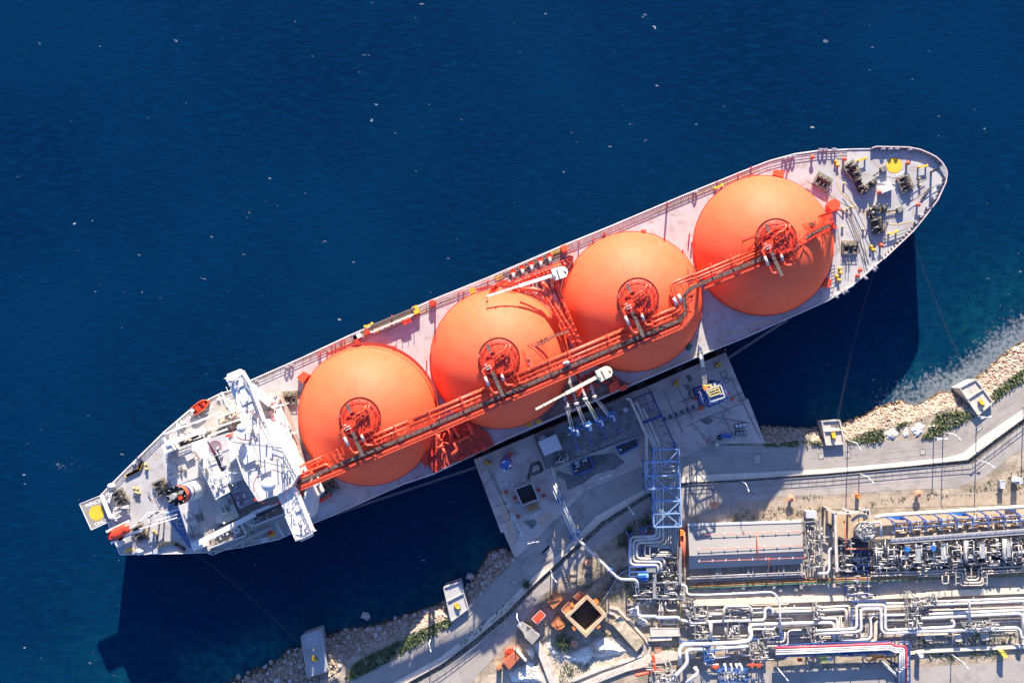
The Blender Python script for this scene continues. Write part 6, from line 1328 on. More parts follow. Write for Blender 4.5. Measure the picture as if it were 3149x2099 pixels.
# ------------------------------------------------------------- plants
def leaves(nm, pls, dens, cols, h0, h1, seed, smin=.18, smax=.5):
    q_ = random.Random(seed)
    for ci, (c, share) in enumerate(cols):
        b = MB()
        for pl in pls:
            w_ = PP(pl, GZ); xs = [p.x for p in w_]; ys = [p.y for p in w_]; ar = (max(xs)-min(xs))*(max(ys)-min(ys)); V_ = []; F_ = []
            cl = [(q_.uniform(min(xs), max(xs)), q_.uniform(min(ys), max(ys)), q_.uniform(.35, 1.5)) for _ in range(max(6, int(ar*dens*share*.10)))]
            for _ in range(int(ar*dens*share)):
                c0 = q_.choice(cl); x, y = q_.gauss(c0[0], c0[2]*.5), q_.gauss(c0[1], c0[2]*.5)
                if q_.random() < .35: x, y = q_.uniform(min(xs), max(xs)), q_.uniform(min(ys), max(ys)); c0 = (x, y, .8)
                if not inside((x, y), w_): continue
                z = GZ + q_.uniform(h0, h1)*max(.2, 1 - math.hypot(x-c0[0], y-c0[1])/c0[2]*.6); s_ = q_.uniform(smin, smax); n = Vector((q_.uniform(-1, 1), q_.uniform(-1, 1), q_.uniform(.4, 1.5))).normalized(); u = n.cross(Vector((q_.random(), q_.random(), .1))).normalized()*s_; v = n.cross(u)*.6
                k = len(V_); p = Vector((x, y, z)); V_ += [p - u, p - v, p + u, p + v]; F_.append((k, k+1, k+2, k+3))
            if V_: b.add(V_, F_)
        tag(b.build(nm, mat('leaf_%s' % ['green', 'dark', 'olive', 'dry'][c], [(.075, .115, .025), (.035, .06, .02), (.135, .135, .06), (.28, .23, .12)][c], .7, var=.35, vs=1.5)), kind='stuff')
VL = [[(1060,2085),(1090,2040),(1120,2020),(1240,1962),(1345,1912),(1390,1898),(1385,1925),(1240,2008),(1078,2092)]]
VR = [z8((490,965),(560,955),(700,985),(698,1000),(560,995)), z8((880,970),(960,920),(1100,860),(1180,850),(1190,960),(1100,980),(900,990)), z8((1290,820),(1420,800),(1400,830),(1300,860)), z8((1480,950),(1540,880),(1620,750),(1700,720),(1760,700),(1900,730),(1940,760),(1700,890),(1560,955)), z8((2070,590),(2180,480),(2353,350),(2353,470),(2200,560),(2090,650)), z8((180,990),(480,960),(470,1008),(200,1015))]
leaves('verge_plants', VL, 11, ((0, .5), (1, .6), (2, .25)), .05, .7, 5); leaves('shore_plants', VR, 9.5, ((0, .7), (1, .4), (2, .4), (3, .15)), .05, .7, 6)
PLN = [zQ((1420,640),(1600,880),(1560,960),(1420,860)), zQ((700,850),(960,860),(980,1000),(900,1130),(760,1050)), zQ((420,1000),(500,900),(560,1000),(450,1100)), zQ((150,1400),(400,1290),(460,1500),(200,1568)), zQ((800,1300),(1100,1230),(1300,1200),(1200,1420),(900,1500),(780,1568)), z6((1140,850),(1330,640),(1450,760),(1440,900),(1200,900)), z6((1560,1280),(1790,1260),(1790,1330),(1600,1370)), Z(2500,1810,5.424)((1490,790),(1780,790),(1780,970),(1620,970),(1480,880)), Z(2820,1810,5.424)((0,750),(1650,720),(1650,900),(0,970)), Z(2820,1810,5.424)((200,1080),(1400,1010),(1500,1120),(200,1190)), z6((0,1280),(60,1220),(380,940),(520,830),(540,850),(400,980),(60,1270))]
leaves('weeds', PLN, 2.6, ((0, .35), (1, .4), (2, .6), (3, .4)), .02, .5, 8, .15, .42)
DRY = [[(2230,1560),(2440,1552),(2560,1560),(2520,1600),(2240,1600)], [(2390,1526),(2480,1518),(2560,1520),(2500,1532)], z6((850,720),(1130,560),(1220,700),(1000,860)), Z(2650,1200,2.036)((560,640),(760,580),(860,540),(1016,480),(1016,660),(860,640)), Z(2650,1200,2.036)((0,690),(420,640),(700,640),(420,680),(0,730))]
leaves('dry_weeds', DRY, 1.6, ((2, .6), (3, .5), (1, .25)), .02, .5, 9, .14, .4)
def bush(lab, c, r, h, seed):
    q_ = random.Random(seed); p = P(*c, GZ); t = thing('bush', lab, 'bush', p)
    tr = MB()
    for k in range(6): d = Vector((q_.uniform(-1, 1), q_.uniform(-1, 1), 0))*r*.6; tr.tube([p, p + d*.4 + Vector((0, 0, h*.5)), p + d + Vector((0, 0, h*.85))], .07, 5)
    tr.build('stem', mat('bark', (.12, .09, .06), .9), t); V_ = []; F_ = []
    cl = [p + Vector((q_.gauss(0, r*.45), q_.gauss(0, r*.45), q_.uniform(.3, 1)*h)) for _ in range(16)]
    for _ in range(int(380*r*r/4)):
        c0 = q_.choice(cl); a = c0 + Vector((q_.gauss(0, .3*r), q_.gauss(0, .3*r), q_.gauss(0, .18*h))); s_ = q_.uniform(.12, .3); n = Vector((q_.uniform(-1, 1), q_.uniform(-1, 1), q_.uniform(.1, 1.4))).normalized(); u = n.cross(Vector((q_.random(), .3, .1))).normalized()*s_; v = n.cross(u)*.6
        k = len(V_); V_ += [a - u, a - v, a + u, a + v]; F_.append((k, k+1, k+2, k+3))
    MB().add(V_, F_).build('foliage', mat('leaf_dark', (.03, .065, .018)), t)
for k, (c, r, h, lab) in enumerate((((1990,1600),2.2,2.6,'dark bush beside the lower corner of the blue pipe rack'), ((1935,1635),2.4,3,'dark bush at the top corner of the blue loop frame'), ((1917,1672),2.1,2.6,'dark bush beside the middle of the blue loop frame'), ((1730,1972),2.6,2,'grey green bush in front of the concrete tank'), ((1619,1795),1.5,1.0,'low dark bush on the kerb beside the inner road'), ((1840,1872),1.6,1.6,'green bush at the lower corner of the concrete tank'))): bush(lab, c, r, h, k)
# ============================================================= PLANT
zB = Z(1950, 1350, 3.267); zP = Z(1900, 1560, 5.6); zL = Z(1900, 1820, 5.62); zA2 = Z(2180, 1820, 5.62); zC = Z(2500, 1810, 5.424); zD = Z(2820, 1810, 5.424); zM = Z(2500, 1540, 5.406); zN = Z(2820, 1540, 5.407); zE = Z(2180, 1560, 5.6); zG = Z(2450, 1450, 2.416)
# concrete tank, pads and huts
TKM = mat('tan_tank_concrete', (.47, .345, .22), .85, var=.14, vs=.4, dirt=(.40, .22, .10), ds=.35)
tk = basin('large open concrete tank with a black inside standing on the dry slope', zQ((1210,235),(1500,545),(1190,880),(880,560)), .9, GZ, 10.5, 5.5, TKM, mat('pit_black', (.028, .025, .024)))
MB().sheet([p for p in PP(zQ((1185,300),(1445,545),(1187,800),(930,560)), 6.5)]).build('lining', mat('pit_black', (.028, .025, .024)), tk)
for pl in (zQ((1300,340),(1340,300),(1385,350),(1340,390)), zQ((975,720),(1010,700),(1045,750),(1010,780)), zQ((1340,720),(1380,680),(1415,710),(1370,750)), zQ((960,390),(1000,370),(1010,410),(970,425))): MB().prism(PP(pl, 10), 7, 10.2, True).build('corner_box', mat('orange_cab', (.75, .22, .04)), tk)
boxthing('orange_box', 'orange box built against the concrete tank nearest the red pad', 'box', zQ((815,470),(930,350),(1000,440),(895,545)), GZ, 9, ORP, CONCL); boxthing('orange_box', 'orange red box built against the concrete tank nearest the dark pipes', 'box', zQ((1000,260),(1105,175),(1180,240),(1080,335)), GZ, 8, mat('rust_red_pad', (.45, .12, .06), .75, var=.15), CONCL)
boxthing('red_pad', 'bright red roofed pad with a white border beside the inner road', 'shelter', zQ((370,600),(500,465),(580,545),(455,680)), GZ, 8.2, mat('bright_red_girder', (0.78, 0.085, 0.03)), WHITE)
for lab, pl, c in (('orange valve house roof with a fold across it, nearer the road', zQ((600,330),(740,195),(840,290),(700,445)), (688, 285)), ('flat orange valve house roof with a black fitting, nearer the white rock', zQ((665,690),(765,570),(885,690),(785,795)), (760, 715))):
    t = boxthing('valve_house', lab, 'valve house', pl, GZ, 8.4, ORP, mat('brown_orange_pad', (.36, .17, .07))); clutter(MB(), zQ((c[0]-22,c[1]-22),(c[0]+22,c[1]-22),(c[0]+22,c[1]+22),(c[0]-22,c[1]+22)), 8.4, 8, .2, .9, 3).build('fitting', BLACK, t)
hs = thing('stepped_hut', 'grey concrete hut with a stepped roof beside the tan ramp', 'hut', P(*zQ((330, 800))[0], GZ))
for pl, z in ((zQ((150,700),(220,640),(300,700),(230,790)), 8.0), (zQ((230,790),(300,700),(355,745),(270,870)), 8.6), (zQ((262,875),(362,745),(490,855),(380,985)), 9.4)): MB().prism(PP(pl, z), GZ, z).build('roof', CONC, hs)
rh = thing('red_hut', 'low hut with a dull red roof and an orange annex near the lower road', 'hut', P(1570, 2035, GZ)); MB().prism(PP([(1547,2035),(1580,2004),(1597,2023),(1566,2058)], 9), GZ, 9).build('roof', mat('rust_red_pad', (.45, .12, .06)), rh); MB().prism(PP([(1527,2050),(1540,2040),(1543,2052),(1532,2060)], 8), GZ, 8).build('annex', ORP, rh)
clutter(MB(), [(1552,1992),(1580,1985),(1582,2003),(1556,2018)], GZ, 30, .4, 2.2, 14).build('pipework', RED, rh); wl2 = MB().beam(P(1582, 1990, 7), P(1618, 2028, 7), .5, 3); wl2.build('wall', CONCL, rh)
solo('ramp', MB().prism(PP(zQ((410,985),(490,930),(640,1230),(790,1580),(640,1580)), 6.4), GZ, 6.4), CONCL, 'straight tan concrete ramp running down from the stepped hut', 'ramp')
solo('slab', MB().prism(PP([(1881,1916),(1908,1893),(1981,1974),(1958,2002)], 7.2), GZ, 7.2), mat('terrace_tan', (.50, .41, .29), .9, var=.2, vs=.6, dirt=(.25, .22, .12), ds=.5), 'weedy tan concrete slab beside the narrow kerbed lane', 'slab')
LN = [(1875,1866),(1900,1872),(1945,1918),(1985,1962),(1999,1990),(1992,2022),(1940,2046),(1860,2070),(1780,2106)]
LNi = [(1868,1880),(1890,1888),(1930,1932),(1968,1972),(1979,1994),(1975,2012),(1930,2030),(1850,2056),(1760,2092)]
struct('service_lane', MB().sheet(PP(ribbon(LN, LNi), GZ + .04)), ASPH)
for nm, ln, lab in (('kerb_wall', LN, 'outer pale kerb wall of the narrow lane around the white rock'), ('kerb_wall', LNi, 'inner pale kerb wall of the narrow lane around the white rock')):
    k_ = MB(); w_ = PP(ln, GZ + .3)
    for a, b in zip(w_, w_[1:]): k_.beam(a, b, .7, .6)
    solo(nm, k_, CONCL, lab, 'kerb wall')
solo('culvert', MB().prism(PP([(1985,2018),(2050,2000),(2140,2010),(2140,2022),(2060,2030),(1930,2062),(1780,2120),(1770,2110)], 6.2), GZ, 6.2), CONCL, 'long pale culvert cover below the narrow lane', 'culvert')
def heap(nm, lab, pl, h, seed, n=26):
    w_ = PP(pl, GZ); xs = [p.x for p in w_]; ys = [p.y for p in w_]; x0, x1, y0, y1 = min(xs), max(xs), min(ys), max(ys); q_ = random.Random(seed); idx = {}; vs = []; fs = []
    bl_ = w_ + [w_[0]]
    for j in range(n+1):
        for i in range(n+1):
            x, y = lerp(x0, x1, i/n) + q_.uniform(-.3, .3), lerp(y0, y1, j/n) + q_.uniform(-.3, .3)
            if inside((x, y), w_): d = linedist((x, y), bl_); idx[i, j] = len(vs); vs.append((x, y, GZ - .1 + min(h, d*.6)*q_.uniform(.7, 1.1)))
    for (i, j) in list(idx):
        if all(k in idx for k in ((i+1, j), (i, j+1), (i+1, j+1))): fs += [(idx[i, j], idx[i+1, j], idx[i+1, j+1]), (idx[i, j], idx[i+1, j+1], idx[i, j+1])]
    solo(nm, MB().add(vs, fs), ROCKW, lab, 'rock')
heap('rock_outcrop', 'large white rock outcrop between the concrete tank and the narrow lane', zQ((800,1180),(1080,1060),(1430,870),(1560,900),(1860,1080),(1700,1150),(1300,1200),(1200,1320),(1000,1260)), 2.2, 1, 40)
heap('rock_outcrop', 'white boulder heap beside the tan ramp', zQ((570,960),(640,930),(800,1090),(780,1150),(680,1200),(600,1060)), 1.8, 2); heap('rock_outcrop', 'white rock face between the stepped hut and the red hut', zQ((260,1040),(380,1020),(420,1100),(400,1250),(300,1130)), 1.4, 3, 16); heap('rock_outcrop', 'broken white rock on the slope below the red hut', zQ((0,1400),(240,1300),(300,1220),(480,1300),(560,1568),(400,1568),(60,1560)), .9, 4, 30)
heap('rock_outcrop', 'grey white boulders in the shadow of the valve station', z6((1380,980),(1460,930),(1560,1060),(1540,1130),(1440,1090)), 1.6, 5, 16)
for k, (pl, lab) in enumerate(((z8((1185,890),(1260,840),(1320,900),(1280,960),(1200,950)), 'bare white rock patch in the green verge, first from the sunlit mooring platform'), (z8((1340,860),(1390,820),(1400,930),(1340,940)), 'narrow bare white rock patch in the green verge, second from the sunlit mooring platform'), (z8((1400,860),(1470,800),(1540,830),(1510,910),(1440,950)), 'broad bare white rock patch in the green verge, third from the sunlit mooring platform'), (z8((1550,830),(1600,800),(1645,820),(1620,870),(1560,870)), 'small bare white rock patch enclosed by green plants near the road'))): heap('rock_patch', lab, pl, .7, 20 + k, 14)
# grey pads let into the roads
for k, (pl, lab) in enumerate(((z8((105,1075),(162,1070),(165,1150),(105,1155)), 'large square cover in the shaded part of the seaside road'), (z8((643,1067),(685,1065),(684,1110),(643,1112)), 'square cover in the road below the sunlit mooring platform'), (z8((866,1060),(905,1055),(905,1100),(866,1106)), 'square cover in the road beside the lamp shadow'), (z8((1487,1032),(1532,1028),(1535,1072),(1490,1078)), 'square cover in the road below the bare rock patches'), (z8((1960,860),(2000,830),(2010,855),(1965,890)), 'tilted cover in the road near the platform by the surf'), (z6((715,520),(745,490),(775,515),(740,550)), 'square cover in the road near the pipe bridge tower'), (z6((445,750),(480,730),(515,760),(475,790)), 'square cover in the shaded road near the rail fence'))):
    t = thing('manhole_cover', lab, 'manhole cover', P(*pl[0], GZ), 'covers in the road'); MB().prism(PP(pl, GZ + .07), GZ, GZ + .07).build('cover', mat('cover_concrete', (.40, .37, .33), .85), t)
    f = MB(); w_ = PP(pl, GZ + .08)
    for a, b in zip(w_, w_[1:] + w_[:1]): f.beam(a, b, .14, .04)
    f.build('frame', RUBB, t)
for c, lab in ((zB((798, 650))[0], 'round orange monitor stand on the apron below the blue rack'), (zB((1562, 585))[0], 'round orange monitor stand at the dry bushes on the terrace'), (Z(2650,1200,2.036)((343, 640))[0], 'round orange monitor stand beside the small dark bush of the terrace'), (z6((1072, 593))[0], 'round orange monitor stand on the shaded slope by the silver pipe'), (zQ((1005, 955))[0], 'round orange monitor stand below the concrete tank')):
    p = P(*c, GZ); t = thing('fire_monitor', lab, 'fire monitor', p, 'orange fire monitors'); MB().cyl(p, .5, GZ, GZ + 1.6, 12).build('post', mat('orange_cab', (.75, .22, .04)), t); MB().lathe(p, [(.5, GZ + 1.6), (1.15, GZ + 1.6), (1.15, GZ + 1.85), (.4, GZ + 2.0), (0, GZ + 2.0)], 20, False).build('disc', mat('pale_orange', (.70, .33, .20), .6), t); MB().tube([p + Vector((-.6, -.5, 2.2)), p + Vector((.6, .5, 2.3))], .14, 8).build('nozzle', mat('orange_cab', (.75, .22, .04)), t)
# ------------------------------------------------------------- blue pipe rack bridge
rk = thing('pipe_rack', 'tall blue steel lattice rack carrying many pipes over the two roads', 'pipe rack', P(2045, 1480, GZ)); RT = 14.0; f = MB(); br_ = MB(); ps = MB()
rows = [((2007,1381),(2089,1381)), ((1981,1421),(2090,1419)), ((1984,1464),(2091,1460)), ((1986,1503),(2092,1500)), ((2010,1543),(2093,1539)), ((2011,1580),(2094,1577)), ((2012,1620),(2096,1618))]
RB = lambda p: (p[0] - (p[0]-1612)*.039, p[1] - (p[1]-1112)*.039)
for i, (a, b) in enumerate(rows):
    f.beam(P(*a, RT), P(*b, RT), .35, .45)
    for p in (a, b):
        w_ = P(*p, RT); ps.beam(Vector((w_.x, w_.y, GZ)), w_, .35)
        ps.beam(Vector((w_.x, w_.y, RT - 4)), w_ + Vector((0, -2.2 if i < 6 else 2.2, 0)), .2)
    f.beam(P(*a, RT) - Vector((0, 0, 4)), P(*b, RT) - Vector((0, 0, 4)), .35, .45)
    if i < 6:
        c, d = rows[i+1]; L_ = (2009 if i in (0, 4, 5) else 2009)
        for z in (0, -4): f.beam(P(*b, RT) + Vector((0, 0, z)), P(*d, RT) + Vector((0, 0, z)), .32); f.beam(P(2010, a[1], RT) + Vector((0, 0, z)), P(2011, c[1], RT) + Vector((0, 0, z)), .32)
        if i in (1, 2): f.beam(P(*a, RT), P(*c, RT), .3); br_.beam(P(*a, RT), P(2010, c[1], RT), .2); br_.beam(P(2010, a[1], RT), P(*c, RT), .2)
        m0 = P(2050, a[1], RT); m1 = P(2051, c[1], RT)
        if i % 2 == 0: br_.beam(P(2010, a[1], RT), m1, .24); br_.beam(P(*b, RT), m1, .24)
        else: br_.beam(m0, P(2010, c[1], RT), .24); br_.beam(m0, P(*d, RT), .24)
f.build('beam', mat('sunlit_blue_steel', (.25, .37, .56), .4, var=.15), rk); br_.build('brace', mat('sunlit_blue_steel', (.13, .28, .58)), rk); ps.build('post', BLUE, rk)  # beams and braces get a paler blue, sunlight put into their colour
clutter(MB(), zB((200,270),(400,270),(400,480),(200,480)), 9, 60, .5, 3, 5, .1, .35, .7).build('valve', STEEL, rk)
MB().tube(PP(zB((270,275),(400,272),(402,300)), 13), .18, 8).tube(PP(zB((250,330),(410,318)), 12), .3, 8).tube(PP(zB((200,385),(400,375)), 11), .3, 8).build('cross_pipe', SILV, rk)
# pipes from the jetty through the rack into the loop
def pipe(lab, pts, r, z, m=None, bend=1.0, grp=None, cat='pipe', flange=0, n=10):
    w_ = [P(p[0], p[1], p[2] if len(p) > 2 else z) for p in pts]; t = MB().tube(w_, r, n, bend)
    if flange:
        for a, b in zip(w_, w_[1:]):
            L_ = (b-a).length
            for k in range(1, int(L_/flange) + 1): q = a + (b-a).normalized()*(k*flange - flange*.4); t.tube([q, q + (b-a).normalized()*.25], r*1.22, n)
    return solo('pipe', t, m or SILV, lab, cat, grp)
DPIPE = mat('grey_pipe_cladding', (.36, .35, .35), .45, metal=.2, var=.15, vs=.6)
G = 'pipes through the blue rack'
RZ = 9.6
pipe('fat silver pipe at the platform edge, ending in a bend on the jetty', zJ4((140,262),(165,238),(205,262),(310,480),(410,710),(490,890),(492,1120),(495,1400),(497,1568)), .42, 11, SILV, .8, G)
pipe('first fat pipe through the rack, making the outermost of the loops', zJ4((350,500),(600,1040),(612,1120)) + zP((665,-400),(665,490),(215,505),(215,985),(690,985),(690,1115)), .42, RZ, SILV, 1.3, G, flange=6)
pipe('second fat pipe through the rack, making the middle of the wide loops', zJ4((270,330),(325,318),(350,385),(640,1030),(662,1120)) + zP((715,-400),(720,530),(268,560),(268,930),(745,930),(745,1115)), .42, RZ, SILV, 1.3, G, flange=6)
pipe('third fat pipe through the rack, making the innermost of the wide loops', zJ4((415,420),(440,430),(700,1020),(718,1120)) + zP((775,-400),(780,585),(325,605),(325,880),(800,880),(800,1000)), .42, RZ, SILV, 1.3, G, flange=6)
pipe('thin pale pipe through the rack with the largest of the small loops', zJ4((520,530),(740,1010),(775,1060),(782,1200)) + zP((830,-400),(830,625),(465,650),(465,830),(845,830),(845,870)), .18, RZ, STEEL, .5, G); pipe('thin pale pipe through the rack with the middle of the small loops', zJ4((570,480),(790,1000),(808,1060),(815,1200)) + zP((870,-300),(872,650),(550,670),(550,805),(880,800),(880,860)), .2, RZ, STEEL, .5, G); pipe('thin pale pipe through the rack with the smallest loop', zJ4((635,500),(830,990),(845,1060),(850,1200)) + zP((910,-300),(912,680),(700,690),(700,765),(910,765),(910,860)), .18, RZ, STEEL, .5, G)
pipe('thin pipe at the open water side of the jetty pipe bundle', zJ4((665,590),(860,1030),(895,1060),(900,1200)) + zP((950,-300),(950,800)), .12, RZ, STEEL, .5, G)
for k, (x, r) in enumerate(((980, .35), (1010, .2), (1040, .16))): pipe(('wide grey pipe', 'narrow grey pipe', 'very thin grey pipe')[k] + ' running straight through the rack on the building side', zP((x, -1000), (x + 5, 780)), r, RZ - .6, DPIPE, .5, G)
jf = thing('pipe_stand', 'dark blue ground frame round the diagonal pipes on the jetty', 'pipe frame', P(1990, 1280, JZ)); f = MB(); w_ = PP(zJ4((240,275),(570,135),(750,540),(800,640),(1000,1100),(560,1130)), 10)
for a, b in zip(w_, w_[1:]): f.beam(a, b, .4, .4); f.beam(a, Vector((a.x, a.y, JZ)), .3)
for a, b in (((440,650),(740,530)), ((350,390),(620,285)), ((480,480),(690,400)), ((450,200),(560,480)), ((620,300),(600,420)), ((690,740),(800,700)), ((760,890),(860,845)), ((560,1090),(580,1140)), ((930,960),(1040,1060)), ((850,1000),(1040,1110))): f.beam(P(*zJ4(a)[0], 9.8), P(*zJ4(b)[0], 9.8), .35 if a[0] == 440 else .22, .3)
f.beam(P(*zJ4((440, 665))[0], 10.2), P(*zJ4((745, 545))[0], 10.2), .9, .3); f.build('frame', mat('dark_blue_steel', (.02, .05, .2)), jf)
lf = thing('loop_stand', 'blue steel frame that holds the large square pipe loops', 'pipe frame', P(1960, 1700, GZ)); f = MB(); FZ = 11.0
for a, b in (((175,475),(600,290)), ((180,475),(200,1190)), ((200,1190),(340,1180)), ((400,380),(412,1100)), ((480,370),(490,820)), ((600,290),(610,480)), ((345,740),(700,735)), ((345,775),(540,770)), ((560,640),(560,740)), ((620,640),(620,800)), ((200,1110),(500,1100)), ((190,1020),(640,1010)), ((690,710),(940,705))): f.beam(P(*zP(a)[0], RZ - .7 if a[0] > 200 else FZ), P(*zP(b)[0], RZ - .7 if a[0] > 200 else FZ), .3)
for a in ((175,475), (200,1190), (600,290), (400,380), (190,830)): p = P(*zP(a)[0], FZ); f.beam(Vector((p.x, p.y, GZ)), p, .3)
f.beam(P(*zP((130, 400))[0], FZ + 1.5), P(*zP((180, 480))[0], FZ), .3); f.build('frame', BLUE, lf); f = MB()
for k in range(10): a, b = P(*zP((175, 475))[0], FZ), P(*zP((600, 290))[0], FZ); q = a.lerp(b, k/9); f.beam(q, q - Vector((0, .3, 2.2)), .14)
f.build('brace', mat('sunlit_blue_steel', (.13, .28, .58)), lf)
bc_ = thing('blue_cabinet', 'light blue boxy cabinet below the square pipe loops', 'cabinet', P(*zP((435, 1190))[0], GZ)); MB().prism(PP(zP((350,1120),(525,1115),(525,1250),(355,1258)), 10), GZ, 10).build('body', mat('bright_blue_steel', (.03, .20, .62)), bc_); MB().prism(PP(zP((345,1112),(528,1108),(528,1200),(350,1208)), 10.3), 10, 10.3, True).build('roof', mat('sky_blue_roof', (.30, .58, .85), .4), bc_)
# pipe modules: frames full of valves and small pipes
def module(nm, lab, pl, z0, z1, seed, n, cols, posts=True, cat='pipe module', grp=None, deckm=None):
    w_ = PP(pl, z1); t = thing(nm, lab, cat, P(sum(p[0] for p in pl)/len(pl), sum(p[1] for p in pl)/len(pl), z0), grp); f = MB()
    for a, b in zip(w_, w_[1:] + w_[:1]): f.beam(a, b, .22, .3); f.beam(a - Vector((0, 0, (z1-z0)*.5)), b - Vector((0, 0, (z1-z0)*.5)), .2); f.beam(Vector((a.x, a.y, z0)), a, .25)
    f.build('frame', cols[0], t)
    if deckm: MB().prism(w_, z1 - .1, z1 + .02, True).build('deck', deckm, t)
    for k, (m, nn, part_, wmin, wmax, pp) in enumerate(((cols[1], int(n*.6), 'pipework', .1, .42, .85), (cols[2], int(n*.4), 'valve', .14, .55, .3))):
        b = clutter(MB(), pl, z0, nn, (z1-z0)*.35, (z1-z0)*1.12, seed*7 + k, wmin, wmax, pp); b.build(part_, m, t)
    return t
SM = mat('bright_valve_metal', (0.62, 0.6, 0.6)); DST = mat('dark_blue_steel', (.02, .05, .2))
MC = (GALV, STEEL, SM)
module('valve_station', 'crowded valve station between the square loops and the grey building', zP((640,860),(1040,860),(1090,1290),(660,1290)), GZ, 9, 1, 90, MC); module('valve_station', 'dark framed valve station below the light blue cabinet', zP((300,1300),(640,1280),(650,1568),(330,1568)), GZ, 8.5, 2, 60, (GALV, STEEL, SM)); module('valve_station', 'valve station under the grey stair tower beside the white bent pipe', zP((660,1300),(1100,1300),(1130,1568),(680,1568)), GZ, 8.5, 3, 60, (GALV, STEEL, SM))
solo('walkway', MB().prism(PP(zP((1050,680),(1095,680),(1100,1310),(1055,1310)), 10), 9.8, 10, True), GALV, 'narrow grey grating walkway beside the grey building', 'walkway'); solo('walkway', MB().prism(PP(zP((600,1070),(650,1070),(655,1568),(605,1568)), 9.4), 9.2, 9.4, True), GALV, 'grey grating walkway running down past the light blue cabinet', 'walkway'); solo('walkway', MB().prism(PP(zP((490,1045),(650,1040),(655,1110),(495,1115)), 9.7), 9.5, 9.7, True), GALV, 'short grey landing above the light blue cabinet', 'walkway')
# ------------------------------------------------------------- compressor building
cbd = thing('compressor_building', 'long grey corrugated building with red sprinkler pipes on its roof', 'building', P(2290, 1680, GZ)); EZ, RG = 8.8, 10.6
n0, n1, r0, r1, s0, s1 = P(*zB((540, 868))[0], EZ), P(*zB((1682, 833))[0], EZ), P(*zB((556, 1170))[0], RG), P(*zB((1700, 1122))[0], RG), P(*zB((550, 1302))[0], EZ), P(*zB((1692, 1250))[0], EZ)
RFM = mat('grey_corrugated_roof', (.31, .295, .275), .6, var=.08, vs=.10, stripe=(.285, .27, .25, .8, 2))
MB().add([n0, n1, r1, r0], [(3, 2, 1, 0)]).add([r0, r1, s1, s0], [(3, 2, 1, 0)]).build('roof', RFM, cbd)
g_ = lambda p: Vector((p.x, p.y, GZ)); dn = Vector((0, 0, -.15))
MB().add([n0 + dn, n1 + dn, s1 + dn, s0 + dn, g_(n0), g_(n1), g_(s1), g_(s0), r0 + dn, r1 + dn], [(4, 5, 1, 0), (5, 6, 2, 9, 1), (6, 7, 3, 2), (7, 4, 0, 8, 3)]).build('wall', mat('brown_grey_wall', (.26, .21, .18), .7), cbd)
MB().beam(n0 + Vector((0, .3, .1)), n1 + Vector((0, .3, .1)), .8, .3).build('gutter', mat('pale_gutter', (.55, .55, .53), .5), cbd)
def rp(y0, y1, x0=650, x1=1690, h=.8):
    o = MB(); a, b = P(*zB((x0, y0))[0], 10.8), P(*zB((x1, y1))[0], 10.8)
    zz = lambda p: (lerp(EZ, RG, (n0.y - p.y)/(n0.y - r0.y)) if p.y > r0.y else lerp(RG, EZ, (r0.y - p.y)/(r0.y - s0.y))) + h
    pts = [a.lerp(b, k/8) for k in range(9)]; pts = [Vector((p.x, p.y, zz(p))) for p in pts]; o.tube(pts, .09, 6)
    for p in pts[::1]: o.beam(p - Vector((0, 0, h)), p, .12)
    o.build('sprinkler_pipe', mat('salmon_pipe', (.62, .16, .09), .5), cbd)
    k_ = MB()
    for p in pts[:-1]: k_.beam(p + Vector((0, -.2, 0)), p + Vector((.25, .4, .1)), .3)
    k_.build('nozzle', WHITE, cbd)
rp(965, 932, 650, 1690); rp(1107, 1064, 645, 1700); rp(1227, 1186, 650, 1720)
MB().tube([P(*zB((1237, 942))[0], 10.2), P(*zB((1242, 1110))[0], 11.6), P(*zB((1246, 1200))[0], 11)], .2, 8).build('sprinkler_pipe', mat('salmon_pipe', (.62, .16, .09)), cbd); MB().tube([P(*zB((1352, 1190))[0], 11), P(*zB((1352, 1290))[0], 8.8)], .16, 8).build('sprinkler_pipe', mat('salmon_pipe', (.62, .16, .09)), cbd)
for x, w in ((470, .3), (490, .2), (505, .2)): pipe(('thick', 'thin', 'slim')[(470, 490, 505).index(x)] + ' salmon red riser pipe along the end wall of the grey building', zB((x, 930), (x + 10, 1290)), w, 7.5, mat('salmon_pipe', (.62, .16, .09)), .5, 'salmon riser pipes')
solo('valve_chest', MB().box(P(*zB((480, 940))[0], 8), 1.1, 1.6, GZ, 8.5), mat('orange_cab', (.75, .22, .04)), 'tall bright orange chest between the blue rack and the grey building', 'chest')
# pipes below the building
BRN = mat('rusty_pipe', (.30, .16, .08), .6, var=.25, vs=.7); GRN = mat('green_pipe', (.05, .14, .10), .5)
for k, (x0, y0, x1, y1, r, z, m, lab) in enumerate(((530,1400,1720,1350,.35,7.6,SILV,'silver header pipe nearest the grey building wall'), (560,1425,1720,1375,.2,7.2,DPIPE,'grey pipe under the silver header beside the grey building'), (640,1445,1760,1395,.3,6.8,BRN,'upper of the two wide rusty pipes below the grey building'), (600,1462,1960,1400,.3,6.6,BRN,'lower of the two wide rusty pipes below the grey building'), (560,1480,1960,1418,.22,6.8,mat('orange_brown_pipe', (.45,.2,.06),.6),'orange brown pipe below the rusty pair'), (540,1500,1960,1436,.26,6.8,GRN,'dark green pipe farthest below the grey building'), (560,1380,1700,1332,.14,8,STEEL,'thin pale pipe closest to the grey building eaves'))):
    pipe(lab, zB((x0, y0), (x1, y1)), r, z, m, .5, 'pipe run below the grey building', flange=5)
